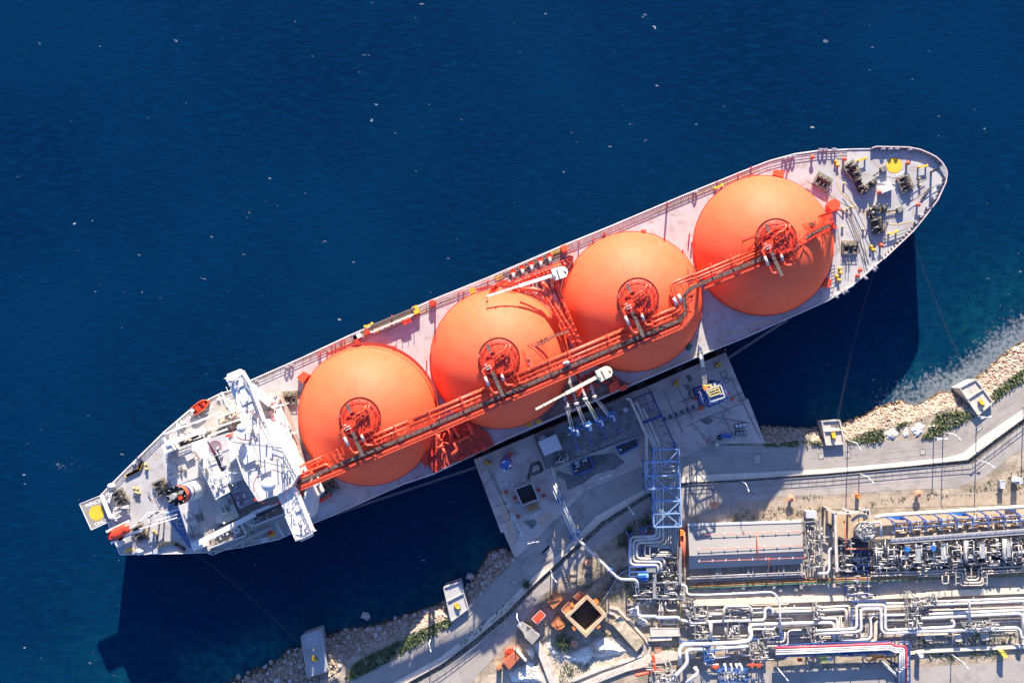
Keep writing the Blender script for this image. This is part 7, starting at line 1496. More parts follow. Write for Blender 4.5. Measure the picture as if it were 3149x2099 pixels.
for k, x in enumerate((785, 1097, 1408, 1680)): solo('pipe_support', MB().box(P(*zB((x, 1380))[0], 7), .9, 7.5, GZ, 6.9), CONC, ('first', 'second', 'third', 'fourth')[k] + ' concrete cross support below the grey building, counted from the blue rack', 'support', 'concrete cross supports')
for k, x in enumerate((825, 842, 866, 1143, 1153, 1193, 1345, 1452, 1497, 1507, 1650)): pipe('thin white drop pipe below the grey building, ' + ('first', 'second', 'third', 'fourth', 'fifth', 'sixth', 'seventh', 'eighth', 'ninth', 'tenth', 'last')[k] + ' along the wall', zB((x, 1290 - (x-800)*.04), (x, 1405 - (x-800)*.04)), .14, 8, STEEL, .5, 'white drop pipes')
for k in range(6): x = 840 + 156*k; solo('pipe_sleeper', MB().box(P(*zB((x, 1528 - k*7))[0], GZ), 1.0, 1.4, GZ, GZ + .9), CONC, ('first', 'second', 'third', 'fourth', 'fifth', 'sixth')[k] + ' small concrete block below the green pipe, counted from the blue rack', 'block', 'concrete blocks by the green pipe')
struct('pale_strip', MB().prism(PP([(2130,1862),(2140,1844),(2500,1832),(2560,1835),(2700,1832),(2960,1812),(3149,1806),(3300,1800),(3300,1822),(3149,1824),(2820,1836),(2500,1850),(2180,1862)], 6.2), GZ, 6.2), mat('cream_strip', (.66, .58, .45), .9, var=.06, vs=.4))
# ------------------------------------------------------------- pipe corridor
H1, H2, H3 = 6.6, 7.3, 8.2
W_ = mat('white_pipe_cladding', (.68, .655, .61), .38, var=.07, vs=.5, dirt=(.50, .44, .37), ds=.3); CRM = mat('cream_pipe_cladding', (.66, .58, .46), .45, var=.1, vs=.4)
CORR = [
 ('white pipe that rises through two steps near the rubble heap', zL((330,180),(345,390),(400,415),(650,415),(680,440),(1040,430),(1080,480),(1200,500),(1290,530),(1800,500)) + zA2((940,480),(968,440),(965,310),(1000,262),(1070,262),(1102,300),(1105,400)), .48, H2, W_),
 ('fat white pipe with a tall square step beside the small roofed valves', zA2((690,800),(705,600),(740,560),(1200,545),(1690,530)) + zC((300,560),(350,600),(350,900)), .55, H2, W_),
 ('cream pipe of the upper corridor bending down left of the first blue loop', zA2((250,500),(262,290),(300,240),(690,238),(735,290),(740,390)) , .42, H3, SILV),
 ('cream pipe bending down nearest the first blue loop', zA2((760,350),(1100,340),(1790,320)) + zC((520,335),(555,380),(555,650)), .48, H1, CRM),
 ('slim cream pipe at the top of the corridor bending down by the blue loop', zA2((760,300),(1790,270)) + zC((570,280),(605,310),(610,640)), .36, H1, CRM),
 ('white pipe that dips under and comes out beyond the blue loop', zC((0,490),(380,490),(408,530),(410,800),(460,850),(680,850),(930,840),(968,790),(968,600),(955,500),(990,448),(1130,440),(1540,430)), .42, H2, W_),
 ('outer white pipe of the great square loop', zC((40,695),(730,660),(725,300),(770,270),(1170,268),(1205,310),(1205,650),(1240,690)) + zD((0,660),(590,632),(622,600),(605,535),(570,522)), .45, H3, W_),
 ('inner white pipe of the great square loop', zC((40,750),(720,715),(805,690),(800,370),(830,330),(1100,325),(1132,365),(1140,680),(1190,740)) + zD((0,710),(740,690),(1660,640),(1720,690),(1740,810),(1800,820)), .45, H3, W_),
 ('fat cream pipe turning down inside the great square loop', zC((1560,510),(1100,510),(1045,560),(1040,850),(1000,880),(770,885)), .6, H1, CRM),
 ('cream pipe uppermost on the right of the great square loop', zC((1220,240),(1530,235)), .36, H2, CRM), ('cream pipe second on the right of the great square loop', zC((1220,300),(1540,290)), .4, H2, CRM),
 ('slim pale pipe inside the dip of the loop', zC((440,470),(450,720),(470,805),(920,790),(915,420)), .15, H1, STEEL), ('thin pale pipe just above the one inside the dip of the loop', zC((470,440),(480,770),(880,765),(890,400)), .15, H1, STEEL),
 ('uppermost long white pipe at the far end of the corridor', zD((230,215),(640,195),(1790,150)), .34, H2, W_), ('second long white pipe at the far end of the corridor', zD((240,270),(1790,198)), .4, H2, W_), ('third, slim pinkish pipe at the far end of the corridor', zD((170,360),(1790,300)), .2, H2, SILV), ('fourth long white pipe at the far end of the corridor with blue bands', zD((190,420),(1790,350)), .46, H2, W_),
 ('fifth, fattest white pipe at the far end of the corridor, bending down at its end', zD((60,490),(1700,405),(1768,450),(1776,830)), .58, H2, W_), ('upright white pipe crossing above the far corridor pipes', zD((640,200),(840,195),(872,230),(882,560)), .4, H3 + 1, SILV),
 ('long slim grey pipe between the far corridor pipes', zD((40,300),(1790,240)), .14, H1, DPIPE), ('very thin dark pipe in the gap of the far corridor', zD((40,330),(1790,265)), .12, H1, DST),
 ('white pipe crossing the cream strip and running down into the corridor', zB((470,1460),(525,1470),(530,1560)) + zE((0,1500),(1100,1450)) + zA2((1210,110),(1225,300),(1240,690)), .33, H3 + 1, W_),
 ('largest white pipe, entering from the lowest road and running along the blue trestle', zL((1075,1250),(1065,1000),(1130,900),(1450,895),(1800,880)) + zA2((560,865),(690,840),(738,760),(715,640)), .62, H3, W_),
 ('second large white pipe, parallel below the largest one', zL((1500,1000),(1460,985),(1240,985),(1185,1030),(1200,1230),(1000,1440),(800,1600)), .62, H3, W_), ('second large white pipe continued beyond the blue valve', zL((1700,975),(1800,960)) + zA2((600,940),(680,925)), .55, H3, W_),
 ('white bent pipe end beside the two large white pipes', zL((1330,1290),(1375,1370),(1360,1420),(1180,1568)), .6, H3, W_),
 ('white U shaped pipe beside the blue valve', zL((1800,990),(1680,995),(1640,1030),(1640,1100),(1680,1130),(1800,1120)) + zA2((370,1095)), .33, H2, W_), ('slim white pipe from the blue valve to the lowest road', zL((1490,1200),(1520,1250),(1740,1245)), .3, H2, W_),
 ('pair of short cream pipes below the stepped white pipe, upper one', zL((790,470),(1040,465)), .35, H1, CRM), ('pair of short cream pipes below the stepped white pipe, lower one', zL((730,545),(1040,540)), .35, H1, CRM), ('upright cream pipe left of the stepped white pipe', zL((715,180),(720,540)), .34, H2 - 1, SILV), ('upright cream pipe second from the rubble heap', zL((765,150),(775,480)), .36, H2 - 1, SILV), ('upright cream pipe that turns towards the yellow gas pipe', zL((825,150),(835,320),(1090,315)), .34, H2 - 1, SILV),
 ('thin yellow gas pipe running upright beside the blue trestle', zL((1020,165),(1080,185),(1085,560)), .1, H3, YEL), ('white angled pipe above the tan block with its shadow', zL((660,600),(690,650),(890,650)), .26, H1, W_),
 ('cream loop pipe left of the hooped valve', zA2((0,385),(250,378)), .42, H2, SILV), ('pale pipe left in the corridor under the step pipe', zA2((0,325),(250,320)), .22, H1, SILV), ('white pipe with a rounded return near the roofed valves', zA2((740,640),(1120,630),(1155,590),(1130,540)), .35, H2, W_), ('upright white pipe through the left part of the corridor', zA2((285,560),(290,760)), .42, H1, SILV), ('slim upright cream pipe beside it', zA2((365,340),(368,470)), .3, H2, CRM), ('upright fat grey pipe at the blue valve', zL((1605,510),(1610,800)), .5, H3 + .5, SILV),
 ('pale pipe bend in the middle yard', zA2((1000,870),(1310,855),(1320,690)), .3, H2, SILV), ('slim pale pipe bend in the middle yard', zA2((1000,930),(1370,915),(1360,660),(1600,650)), .22, H2, W_), ('short white pipe by the grey middle valve', zA2((590,1090),(730,1085)), .28, H2, W_), ('short upright white pipe by the grey middle valve', zA2((570,1020),(580,1090)), .26, H2, W_),
]
for lab, pts, r, z, m in CORR: pipe(lab, pts, r, z, m, 1.2, 'pipes of the corridor', flange=7)
q_ = random.Random(61)
for k in range(48):
    x0 = q_.choice((2150, 2200, 2310, 2330, 2520, 2540, 2725, 2800, 2850)); x1 = min(3160, x0 + q_.uniform(110, 420)); y = q_.choice((1858, 1870, 1888, 1897, 1915, 1922, 1929, 1946, 1952, 1960)) + q_.uniform(-3, 3) - (x0 - 2500)*.02
    pts = [(x0, y), (x1 - 12, y - (x1-x0)*.032), (x1 - 12, y + q_.choice((-16, 14, 22)))]
    pipe('thin low pipe among the parallel lines of the corridor bed', pts, q_.choice((.1, .13, .17, .22)), 6.2, q_.choice((CRM, STEEL, DPIPE, SILV, mat('tan_pipe_cladding', (.58, .47, .37), .42, var=.12, vs=.5))), .5, 'thin pipes of the corridor bed')
# upper pair of pipes along the process units with their loop
for lab, pts, r in (('upper long pipe below the process units, inner line of the U loop', zM((960,1190),(1420,1170)) + zN((0,1175),(770,1125),(805,1150),(815,1290),(850,1315),(990,1310),(1020,1280),(1025,1130),(1060,1105),(1790,1080)), .36), ('lower long pipe below the process units, middle line of the U loop', zM((960,1245),(1420,1225)) + zN((0,1215),(730,1180),(765,1210),(770,1340),(810,1360),(1040,1355),(1075,1330),(1080,1180),(1110,1165),(1790,1140)), .32), ('slim long pipe below the process units, outer line of the U loop', zN((0,1250),(700,1220),(725,1240),(730,1390),(760,1400),(1080,1395),(1100,1370),(1105,1210),(1790,1170)), .2)): pipe(lab, pts, r, 7.4, mat('tan_pipe_cladding', (.58, .47, .37), .42, var=.12, vs=.5), 1.0, 'long pipes below the process units', flange=5)
for k, (y0, m, r, lab) in enumerate(((1300, BRN, .3, 'rusty long pipe in the shade below the process units'), (1330, mat('orange_brown_pipe', (.45,.2,.06)), .22, 'orange brown long pipe below the process units'), (1360, GRN, .25, 'dark green long pipe below the process units'))): pipe(lab, zM((40, y0), (1400, y0 - 40)) + zN((0, y0 - 60), (1790, y0 - 115)), r, 7, m, .5, 'long pipes below the process units')
lf2 = thing('loop_stand', 'pale steel stand under the U loop below the process units', 'pipe stand', P(*zN((900, 1300))[0], GZ)); f = MB()
for x in (645, 1165): 
    f.beam(P(*zN((x, 1210))[0], 9), P(*zN((x, 1400))[0], 9), .25)
    for y in (1260, 1360): f.beam(P(*zN((x, y))[0], 9), P(*zN((x + (60 if x < 900 else -50), y))[0], 9), .2)
f.beam(P(*zN((900, 1110))[0], 9.6), P(*zN((905, 1290))[0], 9.6), .3); f.beam(P(*zN((830, 1255))[0], 9.6), P(*zN((980, 1250))[0], 9.6), .3)
for p in ((645,1400), (1165,1400), (645,1210), (1165,1210)): a = P(*zN(p)[0], 9); f.beam(Vector((a.x, a.y, GZ)), a, .25)
f.build('stand', STEEL, lf2); pipe('small tan hoop pipe hanging below the long pipes', zN((420,1240),(420,1350),(440,1370),(510,1368),(522,1340),(522,1235)), .16, 8.5, mat('tan_pipe_cladding', (.58, .47, .37)), .4)
# blue loop trestles, overhead rack
bt = thing('loop_trestle', 'blue steel trestle under the great square pipe loop', 'trestle', P(*zC((960, 400))[0], GZ)); f = MB()
for x in (640, 720, 900, 1040, 1180): 
    a, b = P(*zC((x, 190))[0], 7.6), P(*zC((x + 40, 250))[0], 7.6); f.beam(a, b, .22); f.beam(b, Vector((b.x, b.y, GZ)), .25)
for a, b in (((650,200),(1200,195)), ((640,330),(640,620)), ((660,330),(660,620)), ((1090,400),(1110,740)), ((760,340),(760,640)), ((1215,220),(1235,640)), ((880,390),(1090,380))): f.beam(P(*zC(a)[0], 7.4), P(*zC(b)[0], 7.4), .22)
f.build('frame', BLUE, bt)
b2 = thing('long_trestle', 'blue steel beam trestle carrying the largest white pipe', 'trestle', P(*zL((1400, 840))[0], GZ)); f = MB()
for a, b in (((1110,850),(1700,810)), ((1060,800),(1100,900)), ((1460,850),(1490,1150)), ((1680,830),(1690,900))): f.beam(P(*zL(a)[0], 7.5), P(*zL(b)[0], 7.5), .35)
for a, b in (((560,790),(600,850)), ((600,830),(860,800)), ((860,800),(865,880)), ((740,880),(860,870)), ((1140,790),(1280,800)), ((1220,670),(1230,800)), ((1000,830),(1160,800)), ((1260,680),(1275,830))): f.beam(P(*zA2(a)[0], 7.2), P(*zA2(b)[0], 7.2), .3)
f.build('beam', BLUE, b2); f = MB()
for p in ((1110,850), (1400,830), (1700,810)): a = P(*zL(p)[0], 7.5); f.beam(Vector((a.x, a.y, GZ)), a, .3)
for p in ((600,830), (860,800), (1160,800), (1270,700)): a = P(*zA2(p)[0], 7.2); f.beam(Vector((a.x, a.y, GZ)), a, .3)
f.build('post', BLUE, b2)
orr = thing('overhead_rack', 'high blue rack over the lowest road that carries red and white pipes', 'pipe rack', P(2600, 2000, GZ)); OZ = 9.4; f = MB()
for a, b in (((2388,1986),(2500,1977)), ((2500,1977),(2735,1971)), ((2395,2012),(2755,2002)), ((2765,1973),(2797,1973)), ((2797,1973),(2798,2110)), ((2763,1975),(2764,2110)), ((2755,2002),(2797,2004))): f.beam(P(*a, OZ - .7), P(*b, OZ - .7), .35, .5)
for x in range(2400, 2760, 44): f.beam(P(x, 1982 - (x-2400)*.03, OZ - .6), P(x, 2012 - (x-2400)*.03, OZ - .6), .3); f.beam(P(x, 1990, OZ - 1), P(x + 22, 2006, OZ - 1), .16)
for y in (2015, 2036, 2057, 2078, 2098): f.beam(P(2763, y, OZ - .6), P(2798, y, OZ - .6), .28); f.beam(P(2763, y, OZ - 1), P(2798, y + 21, OZ - 1), .16)
f.build('beam', mat('dark_royal_steel', (.03, .075, .25), .45), orr); f = MB()
for x in (2400, 2488, 2576, 2664, 2752):
    for y in (1983, 2010): a = P(x, y - (x-2400)*.03, OZ - .8); f.beam(Vector((a.x, a.y, GZ)), a, .35)
for y in (1990, 2050, 2098):
    for x in (2763, 2798): a = P(x, y, OZ - .8); f.beam(Vector((a.x, a.y, GZ)), a, .35)
f.build('post', mat('dark_royal_steel', (.02, .07, .34)), orr)
clutter(MB(), [(2400,2006),(2740,1998),(2740,2008),(2400,2016)], OZ - 2, 50, .4, 2.4, 19).build('bracket', DST, orr)
MB().prism(PP([(2390,2014),(2750,2004),(2750,2010),(2390,2020)], OZ - 1.2), OZ - 1.3, OZ - 1.2, True).build('walkway', GALV, orr)
MAG = mat('magenta_red_pipe', (.72, .07, .10), .4)
for k, (lab, d, r, m) in enumerate((('red pipe on the edge of the overhead rack', 0, .34, MAG), ('first white pipe beside the red one on the overhead rack', 7, .3, W_), ('second white pipe from the red one on the overhead rack', 13, .26, W_), ('white pipe farthest from the red one on the overhead rack', 20, .3, W_))):
    pipe(lab, [(2385,1990 + d),(2500,1987 + d*.95),(2740 - d*.2,1977 + d*.9),(2752 - d*.2,1985 + d*.9),(2782 - d*.5,1985 + d),(2787 - d*1.0,1994 + d),(2786 - d*1.0,2115)], r, OZ, m, .7, 'pipes on the overhead rack', flange=8)
ob_ = thing('orange_manifold', 'orange pipe bundle hanging at the end of the overhead rack', 'pipe bundle', P(2700, 2015, GZ)); f = MB()
for pts in (zC((850,1100),(1380,1075)), zC((870,1120),(1000,1110),(1000,1140)), zC((1090,1140),(1380,1125),(1385,1075),(1340,1040)), zC((930,1205),(1060,1130)), zC((970,1200),(1090,1140)), zC((1000,1110),(1170,1100))): f.tube([P(x, y, OZ - 2) for x, y in pts], .3, 8, .4)
f.build('pipework', mat('pale_orange_pipe', (.70, .24, .07), .5, var=.15), ob_); f = MB()
for k in range(6): f.prism(PP(zC((1170 + 35*k, 1085), (1195 + 35*k, 1083), (1205 + 35*k, 1120), (1180 + 35*k, 1122)), OZ - 1.6), OZ - 2, OZ - 1.6, True)
f.prism(PP(zC((810,1075),(880,1070),(890,1130),(830,1140)), OZ - 1.6), OZ - 2.2, OZ - 1.6, True); f.build('insulation', CRM, ob_); f = MB()
for a, b in (((810,1170),(910,1290)), ((860,1140),(960,1240)), ((1020,1240),(1060,1150)), ((1230,1170),(1420,1290)), ((1250,1200),(1440,1250)), ((1210,1150),(1290,1240)), ((910,1240),(1040,1235))): f.beam(P(*zC(a)[0], OZ - 2.4), P(*zC(b)[0], OZ - 2.4), .3)
f.build('bracket', mat('dark_royal_steel', (.02, .07, .34)), ob_)
pipe('long slanting white pole beside the overhead rack', [(*zC((1110, 1185))[0], 6.5), (*zC((1410, 1465))[0], 8)], .16, 10, W_, .5, None, 'pole')
for lab, pl, z, m in (('red box under the overhead rack', zA2((1540,1150),(1610,1145),(1615,1190),(1545,1195)), 8.4, BRIGHTR), ('pale green box under the overhead rack', zC((135,1150),(240,1148),(242,1205),(140,1210)), 8.4, mat('lime_box', (.45, .52, .16), .5)), ('pale blue box under the overhead rack', zC((265,1150),(330,1148),(330,1190),(270,1195)), 8.4, mat('pale_blue_box', (.45, .55, .70), .5)), ('white equipment kiosk with a long shadow beside the overhead rack', zD((20,1075),(60,1060),(105,1085),(100,1140),(50,1140)), 8.6, WHITE), ('yellow skip like stand with a long shadow at the lowest road', zD((1395,1045),(1450,1035),(1500,1090),(1500,1135),(1450,1140)), 8.2, mat('yellow_stand', (.72, .58, .08), .5))): boxthing('equipment_box', lab, 'box', pl, 7.0 if 'overhead' in lab and 'kiosk' not in lab else GZ, z, m)
# red fire main
pipe('bright red fire main bending round the end of the culvert', zL((590,1075),(615,1120),(640,1320),(600,1370),(540,1385),(330,1430),(300,1425)), .5, 7.5, mat('bright_red_girder', (0.78, 0.085, 0.03)), 1.0, None, 'fire main'); pipe('slim red branch of the fire main', zL((520,1360),(560,1355),(770,1345)), .2, 7.6, mat('bright_red_girder', (0.78, 0.085, 0.03)), .4, None, 'fire main')
for lab, a, b in (('dark hose pipe pair curving from the concrete tank to the loop frame, upper pipe', (0, 0), 0), ('dark hose pipe pair curving from the concrete tank to the loop frame, lower pipe', (10, 8), 1)): pipe(lab, [(1838 + a[0], 1846 + a[1]), (1872 + a[0]*.8, 1800 + a[1]*.8), (1893 + a[0]*.6, 1766 + a[1]), (1912, 1750 + a[1]), (1934, 1741 + a[1]*1.2)], .25, 6.0, mat('dark_hose', (.10, .095, .09), .6) if b == 0 else DPIPE, 2.0)
# small corridor valve groups
for k, (pl, z, n, lab) in enumerate((( zL((1330,250),(1540,240),(1560,460),(1350,480)), 7.8, 55, 'valve group between the yellow gas pipe and the corridor'), (zL((1330,540),(1570,540),(1590,800),(1340,810)), 7.8, 60, 'valve group above the blue trestle by the upright fat grey pipe'), (zA2((280,260),(420,260),(700,330),(690,460),(420,470)), 7.5, 45, 'dark round valve group under the step pipe'), (zA2((330,500),(520,500),(530,800),(320,800)), 7.8, 45, 'cage of valves in the left part of the corridor'), (zA2((920,650),(1130,650),(1170,780),(960,790)), 8.2, 32, 'small roofed valve group with pale slats'), (zA2((700,890),(940,890),(980,1150),(730,1160)), 9.2, 60, 'grey valve cage beside the overhead rack start'), (zC((0,230),(70,230),(130,470),(30,480)), 8.2, 36, 'tall narrow valve group left of the great loop'), (zC((-100,650),(20,640),(150,860),(0,900)), 8.5, 50, 'valve group where the two loop pipes begin'),
    (zC((1560,60),(1640,60),(1760,250),(1720,650),(1600,650)), 9.0, 70, 'tall grey stair and valve tower in the middle of the corridor'), (zC((1760,150),(1980,120),(2040,100),(1900,280),(1760,300)), 8.5, 46, 'galvanised cage platform above the far corridor pipes'), (zD((750,560),(1230,530),(1240,620),(1000,680),(800,640)), 8.8, 60, 'galvanised cage platform over the green strip'), (zL((560,1240),(900,1200),(1060,1568),(600,1568)), 9.2, 70, 'slanting grey grating cage at the lowest road'), (zL((1030,60),(1290,140),(1330,420),(1230,440),(1110,200)), 8.2, 60, 'grey stair cage beside the yellow gas pipe'), (zL((380,120),(720,130),(720,180),(400,200)), 7.2, 30, 'row of white valves under the dark framed valve station'), (zL((1480,930),(1580,920),(1580,1180),(1500,1180)), 9.5, 26, 'bright blue valve between the two large white pipes'), (zA2((170,1330),(660,1330),(680,1568),(200,1568)), 7.2, 60, 'blue framed pipe group under the overhead rack at the lowest road'))):
    bl_ = 'blue' in lab and k > 12
    module('valve_group', lab, pl, GZ, z, 30 + k, n, ((BLUE if bl_ else GALV), STEEL if not bl_ else mat('bright_blue_steel', (.03, .20, .62)), SM))
for lab, x0 in (('first curved white downpipe by the blue framed group', 270), ('second curved white downpipe by the blue framed group', 375), ('third curved white downpipe by the blue framed group', 465)): pipe(lab, zA2((x0, 1230), (x0 + 20, 1300), (x0 + 20, 1420 if x0 != 465 else 1310)), .34, 11, W_, 1.0, 'curved white downpipes')
pipe('broad curved white downpipe nearest the red valves', zA2((520,1230),(565,1290),(575,1400)), .42, 12, W_, 1.5); 
for c, lab in ((zA2((735, 1250))[0], 'red valve pair under the overhead rack, nearer the downpipes'), (zA2((860, 1255))[0], 'red valve pair under the overhead rack, farther from the downpipes'), (zA2((110, 1285))[0], 'red valve at the end of the slim white pipe')): t = thing('red_valve', lab, 'valve', P(*c, 9)); p = P(*c, 9); MB().tube([p + Vector((-1.2, -.1, 0)), p + Vector((1.2, .1, 0))], .3, 8).build('body', BRIGHTR, t); MB().cyl(p, .5, 9.2, 10, 10).build('wheel', BRIGHTR, t)
# tan blocks between the pipes
for lab, pl, z in (('tan concrete block with the angled pipe shadow', zL((560,620),(1060,620),(1080,750),(570,760)), 7), ('long tan concrete beam behind the lane corner', zL((520,770),(920,750),(930,820),(530,840)), 6.8), ('small brick red cover in the green strip by the lane', zL((635,960),(750,955),(752,1040),(640,1045)), 6.1), ('pale block first along the green strip', zD((140,780),(240,775),(245,855),(150,860)), 7.5), ('pale block second along the green strip, beside the orange valve', zD((635,770),(740,765),(745,865),(645,870)), 7.5), ('pale block third along the green strip', zD((1085,745),(1195,740),(1195,840),(1090,850)), 7.5)): boxthing('concrete_block', lab, 'block', pl, GZ, z, CONCL if 'brick' not in lab else mat('brick_cover', (.46, .24, .15), .8))
struct('culvert_strip', MB().prism(PP([(2800,2003),(2830,1996),(3149,1980),(3300,1973),(3300,1985),(3149,1992),(2830,2007),(2800,2012)], 6.3), GZ, 6.3), mat('cream_strip', (.66, .58, .45)))
# ------------------------------------------------------------- process units on the far side
struct('unit_floor', MB().sheet(PP([(2560,1650),(2740,1650),(3149,1630),(3300,1622),(3300,1745),(3149,1752),(2560,1768)], GZ + .05)), mat('dark_floor', (.10, .095, .09), .85, var=.3, vs=.4))
bx = thing('concrete_enclosure', 'tall roofless concrete enclosure at the end of the process units', 'enclosure', P(2580, 1640, GZ)); f = MB(); zt = 10.5
for pts in (zM((240,130),(370,200),(925,180)), zM((370,200),(380,780),(395,1170)), zM((500,120),(590,180)), zM((770,110),(870,180)), zM((920,130),(930,250))):
    w_ = PP(pts, zt)
    for a, b in zip(w_, w_[1:]): f.beam(a, b, .8, .8)
f.build('rim_beam', CONCL, bx); f = MB()
for p in ((240,130), (370,200), (925,180), (380,500), (385,800), (395,1170), (640,190)): a = P(*zM(p)[0], zt); f.beam(Vector((a.x, a.y, GZ)), a, .7)
f.build('column', CONC, bx); f = MB(); f.prism(PP(zM((250,150),(365,215),(372,430),(250,360)), 8), GZ, 8); f.build('wall', mat('tan_tank_concrete', (.56, .42, .27)), bx)
MB().sheet(PP(zM((390,220),(930,200),(930,600),(400,640)), 6.3)).build('floor', mat('tan_tank_concrete', (.56, .42, .27)), bx)
vs_ = thing('vaporiser_vessel', 'round vessel head wrapped in silver pipes inside the concrete enclosure', 'vessel', P(2645, 1630, GZ)); c = P(2647, 1625, GZ)
MB().lathe(c, [(2.5, GZ), (2.5, 9), (2.1, 10.2), (1.1, 11), (0, 11.1)], 28).build('shell', DPIPE, vs_); f = MB(); q_ = random.Random(55)
for k in range(26): t0 = q_.uniform(0, 6.28); r0_ = q_.uniform(1.2, 3.3); t1 = t0 + q_.uniform(.5, 1.6); f.tube([c + Vector((r0_*math.cos(t), r0_*math.sin(t), 5.9 - r0_*.5 + q_.uniform(.2, 1.2))) for t in (t0, (t0+t1)/2, t1)], q_.uniform(.1, .26), 6)
for k in range(14): t0 = q_.uniform(0, 6.28); d = Vector((math.cos(t0), math.sin(t0), 0)); f.tube([c + d*.6 + Vector((0, 0, 6)), c + d*3.2 + Vector((0, 0, 4.6))], q_.uniform(.12, .24), 6)
f.build('pipework', GALV, vs_)
pipe('tan pipe hoop above the vessel in the concrete enclosure', zM((640,330),(730,255),(800,240),(870,250),(900,300)), .5, 9.5, SILV, 1.5); pipe('white square pipe beside the vessel head', zM((980,360),(1110,350),(1130,390),(1130,600)), .35, 9.5, W_, .8); pipe('white pipe bend outside the end wall of the enclosure', zM((375,780),(290,790),(265,830),(270,1140),(240,1200),(80,1205)), .4, 8, W_, 1.2)
pipe('red riser pipe inside the concrete enclosure', zM((520,330),(545,600),(545,810)), .22, 9.5, mat('salmon_pipe', (.62, .16, .09)), .5); pipe('red cross pipe inside the concrete enclosure', zM((545,800),(700,795),(900,785)), .25, 9, mat('salmon_pipe', (.62, .16, .09)), .5)
for k, (pl, z, n, lab) in enumerate(((zM((400,620),(630,640),(640,1150),(420,1150)), 7.5, 60, 'pipe cage in the near corner of the concrete enclosure'), (zM((640,850),(930,850),(940,1080),(640,1090)), 7.5, 60, 'blue framed pipe cage below the vessel head'), (zM((540,1160),(900,1150),(920,1560),(550,1568)), 7.2, 75, 'deep blue stair tower between the enclosure and the cream strip'), (Z(2480,1660,5)((0,0),(0,0),(0,0)) and [(2474,1605),(2520,1600),(2524,1660),(2530,1740),(2490,1745),(2478,1660)], 8.6, 110, 'crowded skid of silver pipes at the end of the grey building'))): module('pipe_cage', lab, pl, GZ, z, 60 + k, n, (((DST if 'blue' in lab else GALV), STEEL, SM)))
solo('transformer', MB().box(P(2488, 1578, GZ), 3.2, 2.0, GZ, 8.5), mat('fitting_grey', (.5, .5, .53)), 'grey box transformer behind the end of the grey building', 'transformer')
# the long row of vaporiser skids: each one a dark frame with vertical tubes, pipes and valves
SKL = ['first process skid from the concrete enclosure', 'second process skid from the concrete enclosure', 'third process skid, with a blue drum on it', 'fourth process skid from the concrete enclosure', 'fifth process skid, with a second blue drum', 'sixth process skid, with a broad grey panel', 'seventh process skid from the concrete enclosure', 'eighth process skid, with tall dark twin tubes', 'ninth process skid, with a panel on its roof', 'tenth process skid from the concrete enclosure', 'eleventh process skid, with tall dark twin tubes at the far end', 'last process skid at the end of the row']
for k in range(12):
    x0 = 2688 + k*39.5; y = 1668 - k*1.7; pl = [(x0, y), (x0 + 35, y - 1.5), (x0 + 35, y + 78), (x0, y + 80)]
    t = module('process_skid', SKL[k], pl, GZ, 9.2, 100 + k, 105, (mat('skid_dark_steel', (.05, .055, .075), .5, var=.4, vs=1), (STEEL, DPIPE, mat('tan_pipe_cladding', (.58, .47, .37), .42, var=.12, vs=.5))[k % 3], (SM, GALV)[k % 2]), grp='process skids in a row', cat='process skid')
    q_ = random.Random(200 + k); f = MB()
    for j in range(4): a = P(x0 + 6 + 8*j, y + q_.uniform(25, 65), GZ); f.cyl(a, q_.uniform(.35, .6), GZ, q_.uniform(7.5, 9.6), 10)
    f.build('tube', GALV if k % 2 else DPIPE, t); f = MB()
    for j in range(3): yy = y + q_.uniform(6, 72); f.tube(PP([(x0 + q_.uniform(0, 10), yy), (x0 + q_.uniform(22, 36), yy - 1)], 9.5), q_.uniform(.14, .3), 8)
    for j in range(2): xx = x0 + q_.uniform(3, 32); f.tube(PP([(xx, y + q_.uniform(0, 30)), (xx + 1, y + q_.uniform(45, 78))], 9.7), .16, 8)
    f.build('header', STEEL, t)
    if k in (5, 8, 3, 10): MB().prism(PP([(x0 + 8, y + 14), (x0 + 24, y + 13), (x0 + 25, y + 60), (x0 + 9, y + 62)], 9.8), 9.5, 9.8, True).build('panel', mat('grey_panel', (.36, .355, .34), .6, var=.1), t)
    if k in (2, 4): MB().cyl(P(x0 + 20, y + 22, 9), .8, 9, 10.4, 12).build('drum', mat('bright_blue_steel', (.03, .20, .62)), t)
    if k in (7, 10): MB().tube(PP([(x0 + 4, y + 5), (x0 + 4, y + 62), (x0 + 10, y + 68)], 10.2), .55, 10).tube(PP([(x0 + 10, y + 5), (x0 + 10, y + 60)], 10.2), .35, 10).build('twin_tube', GALV, t)
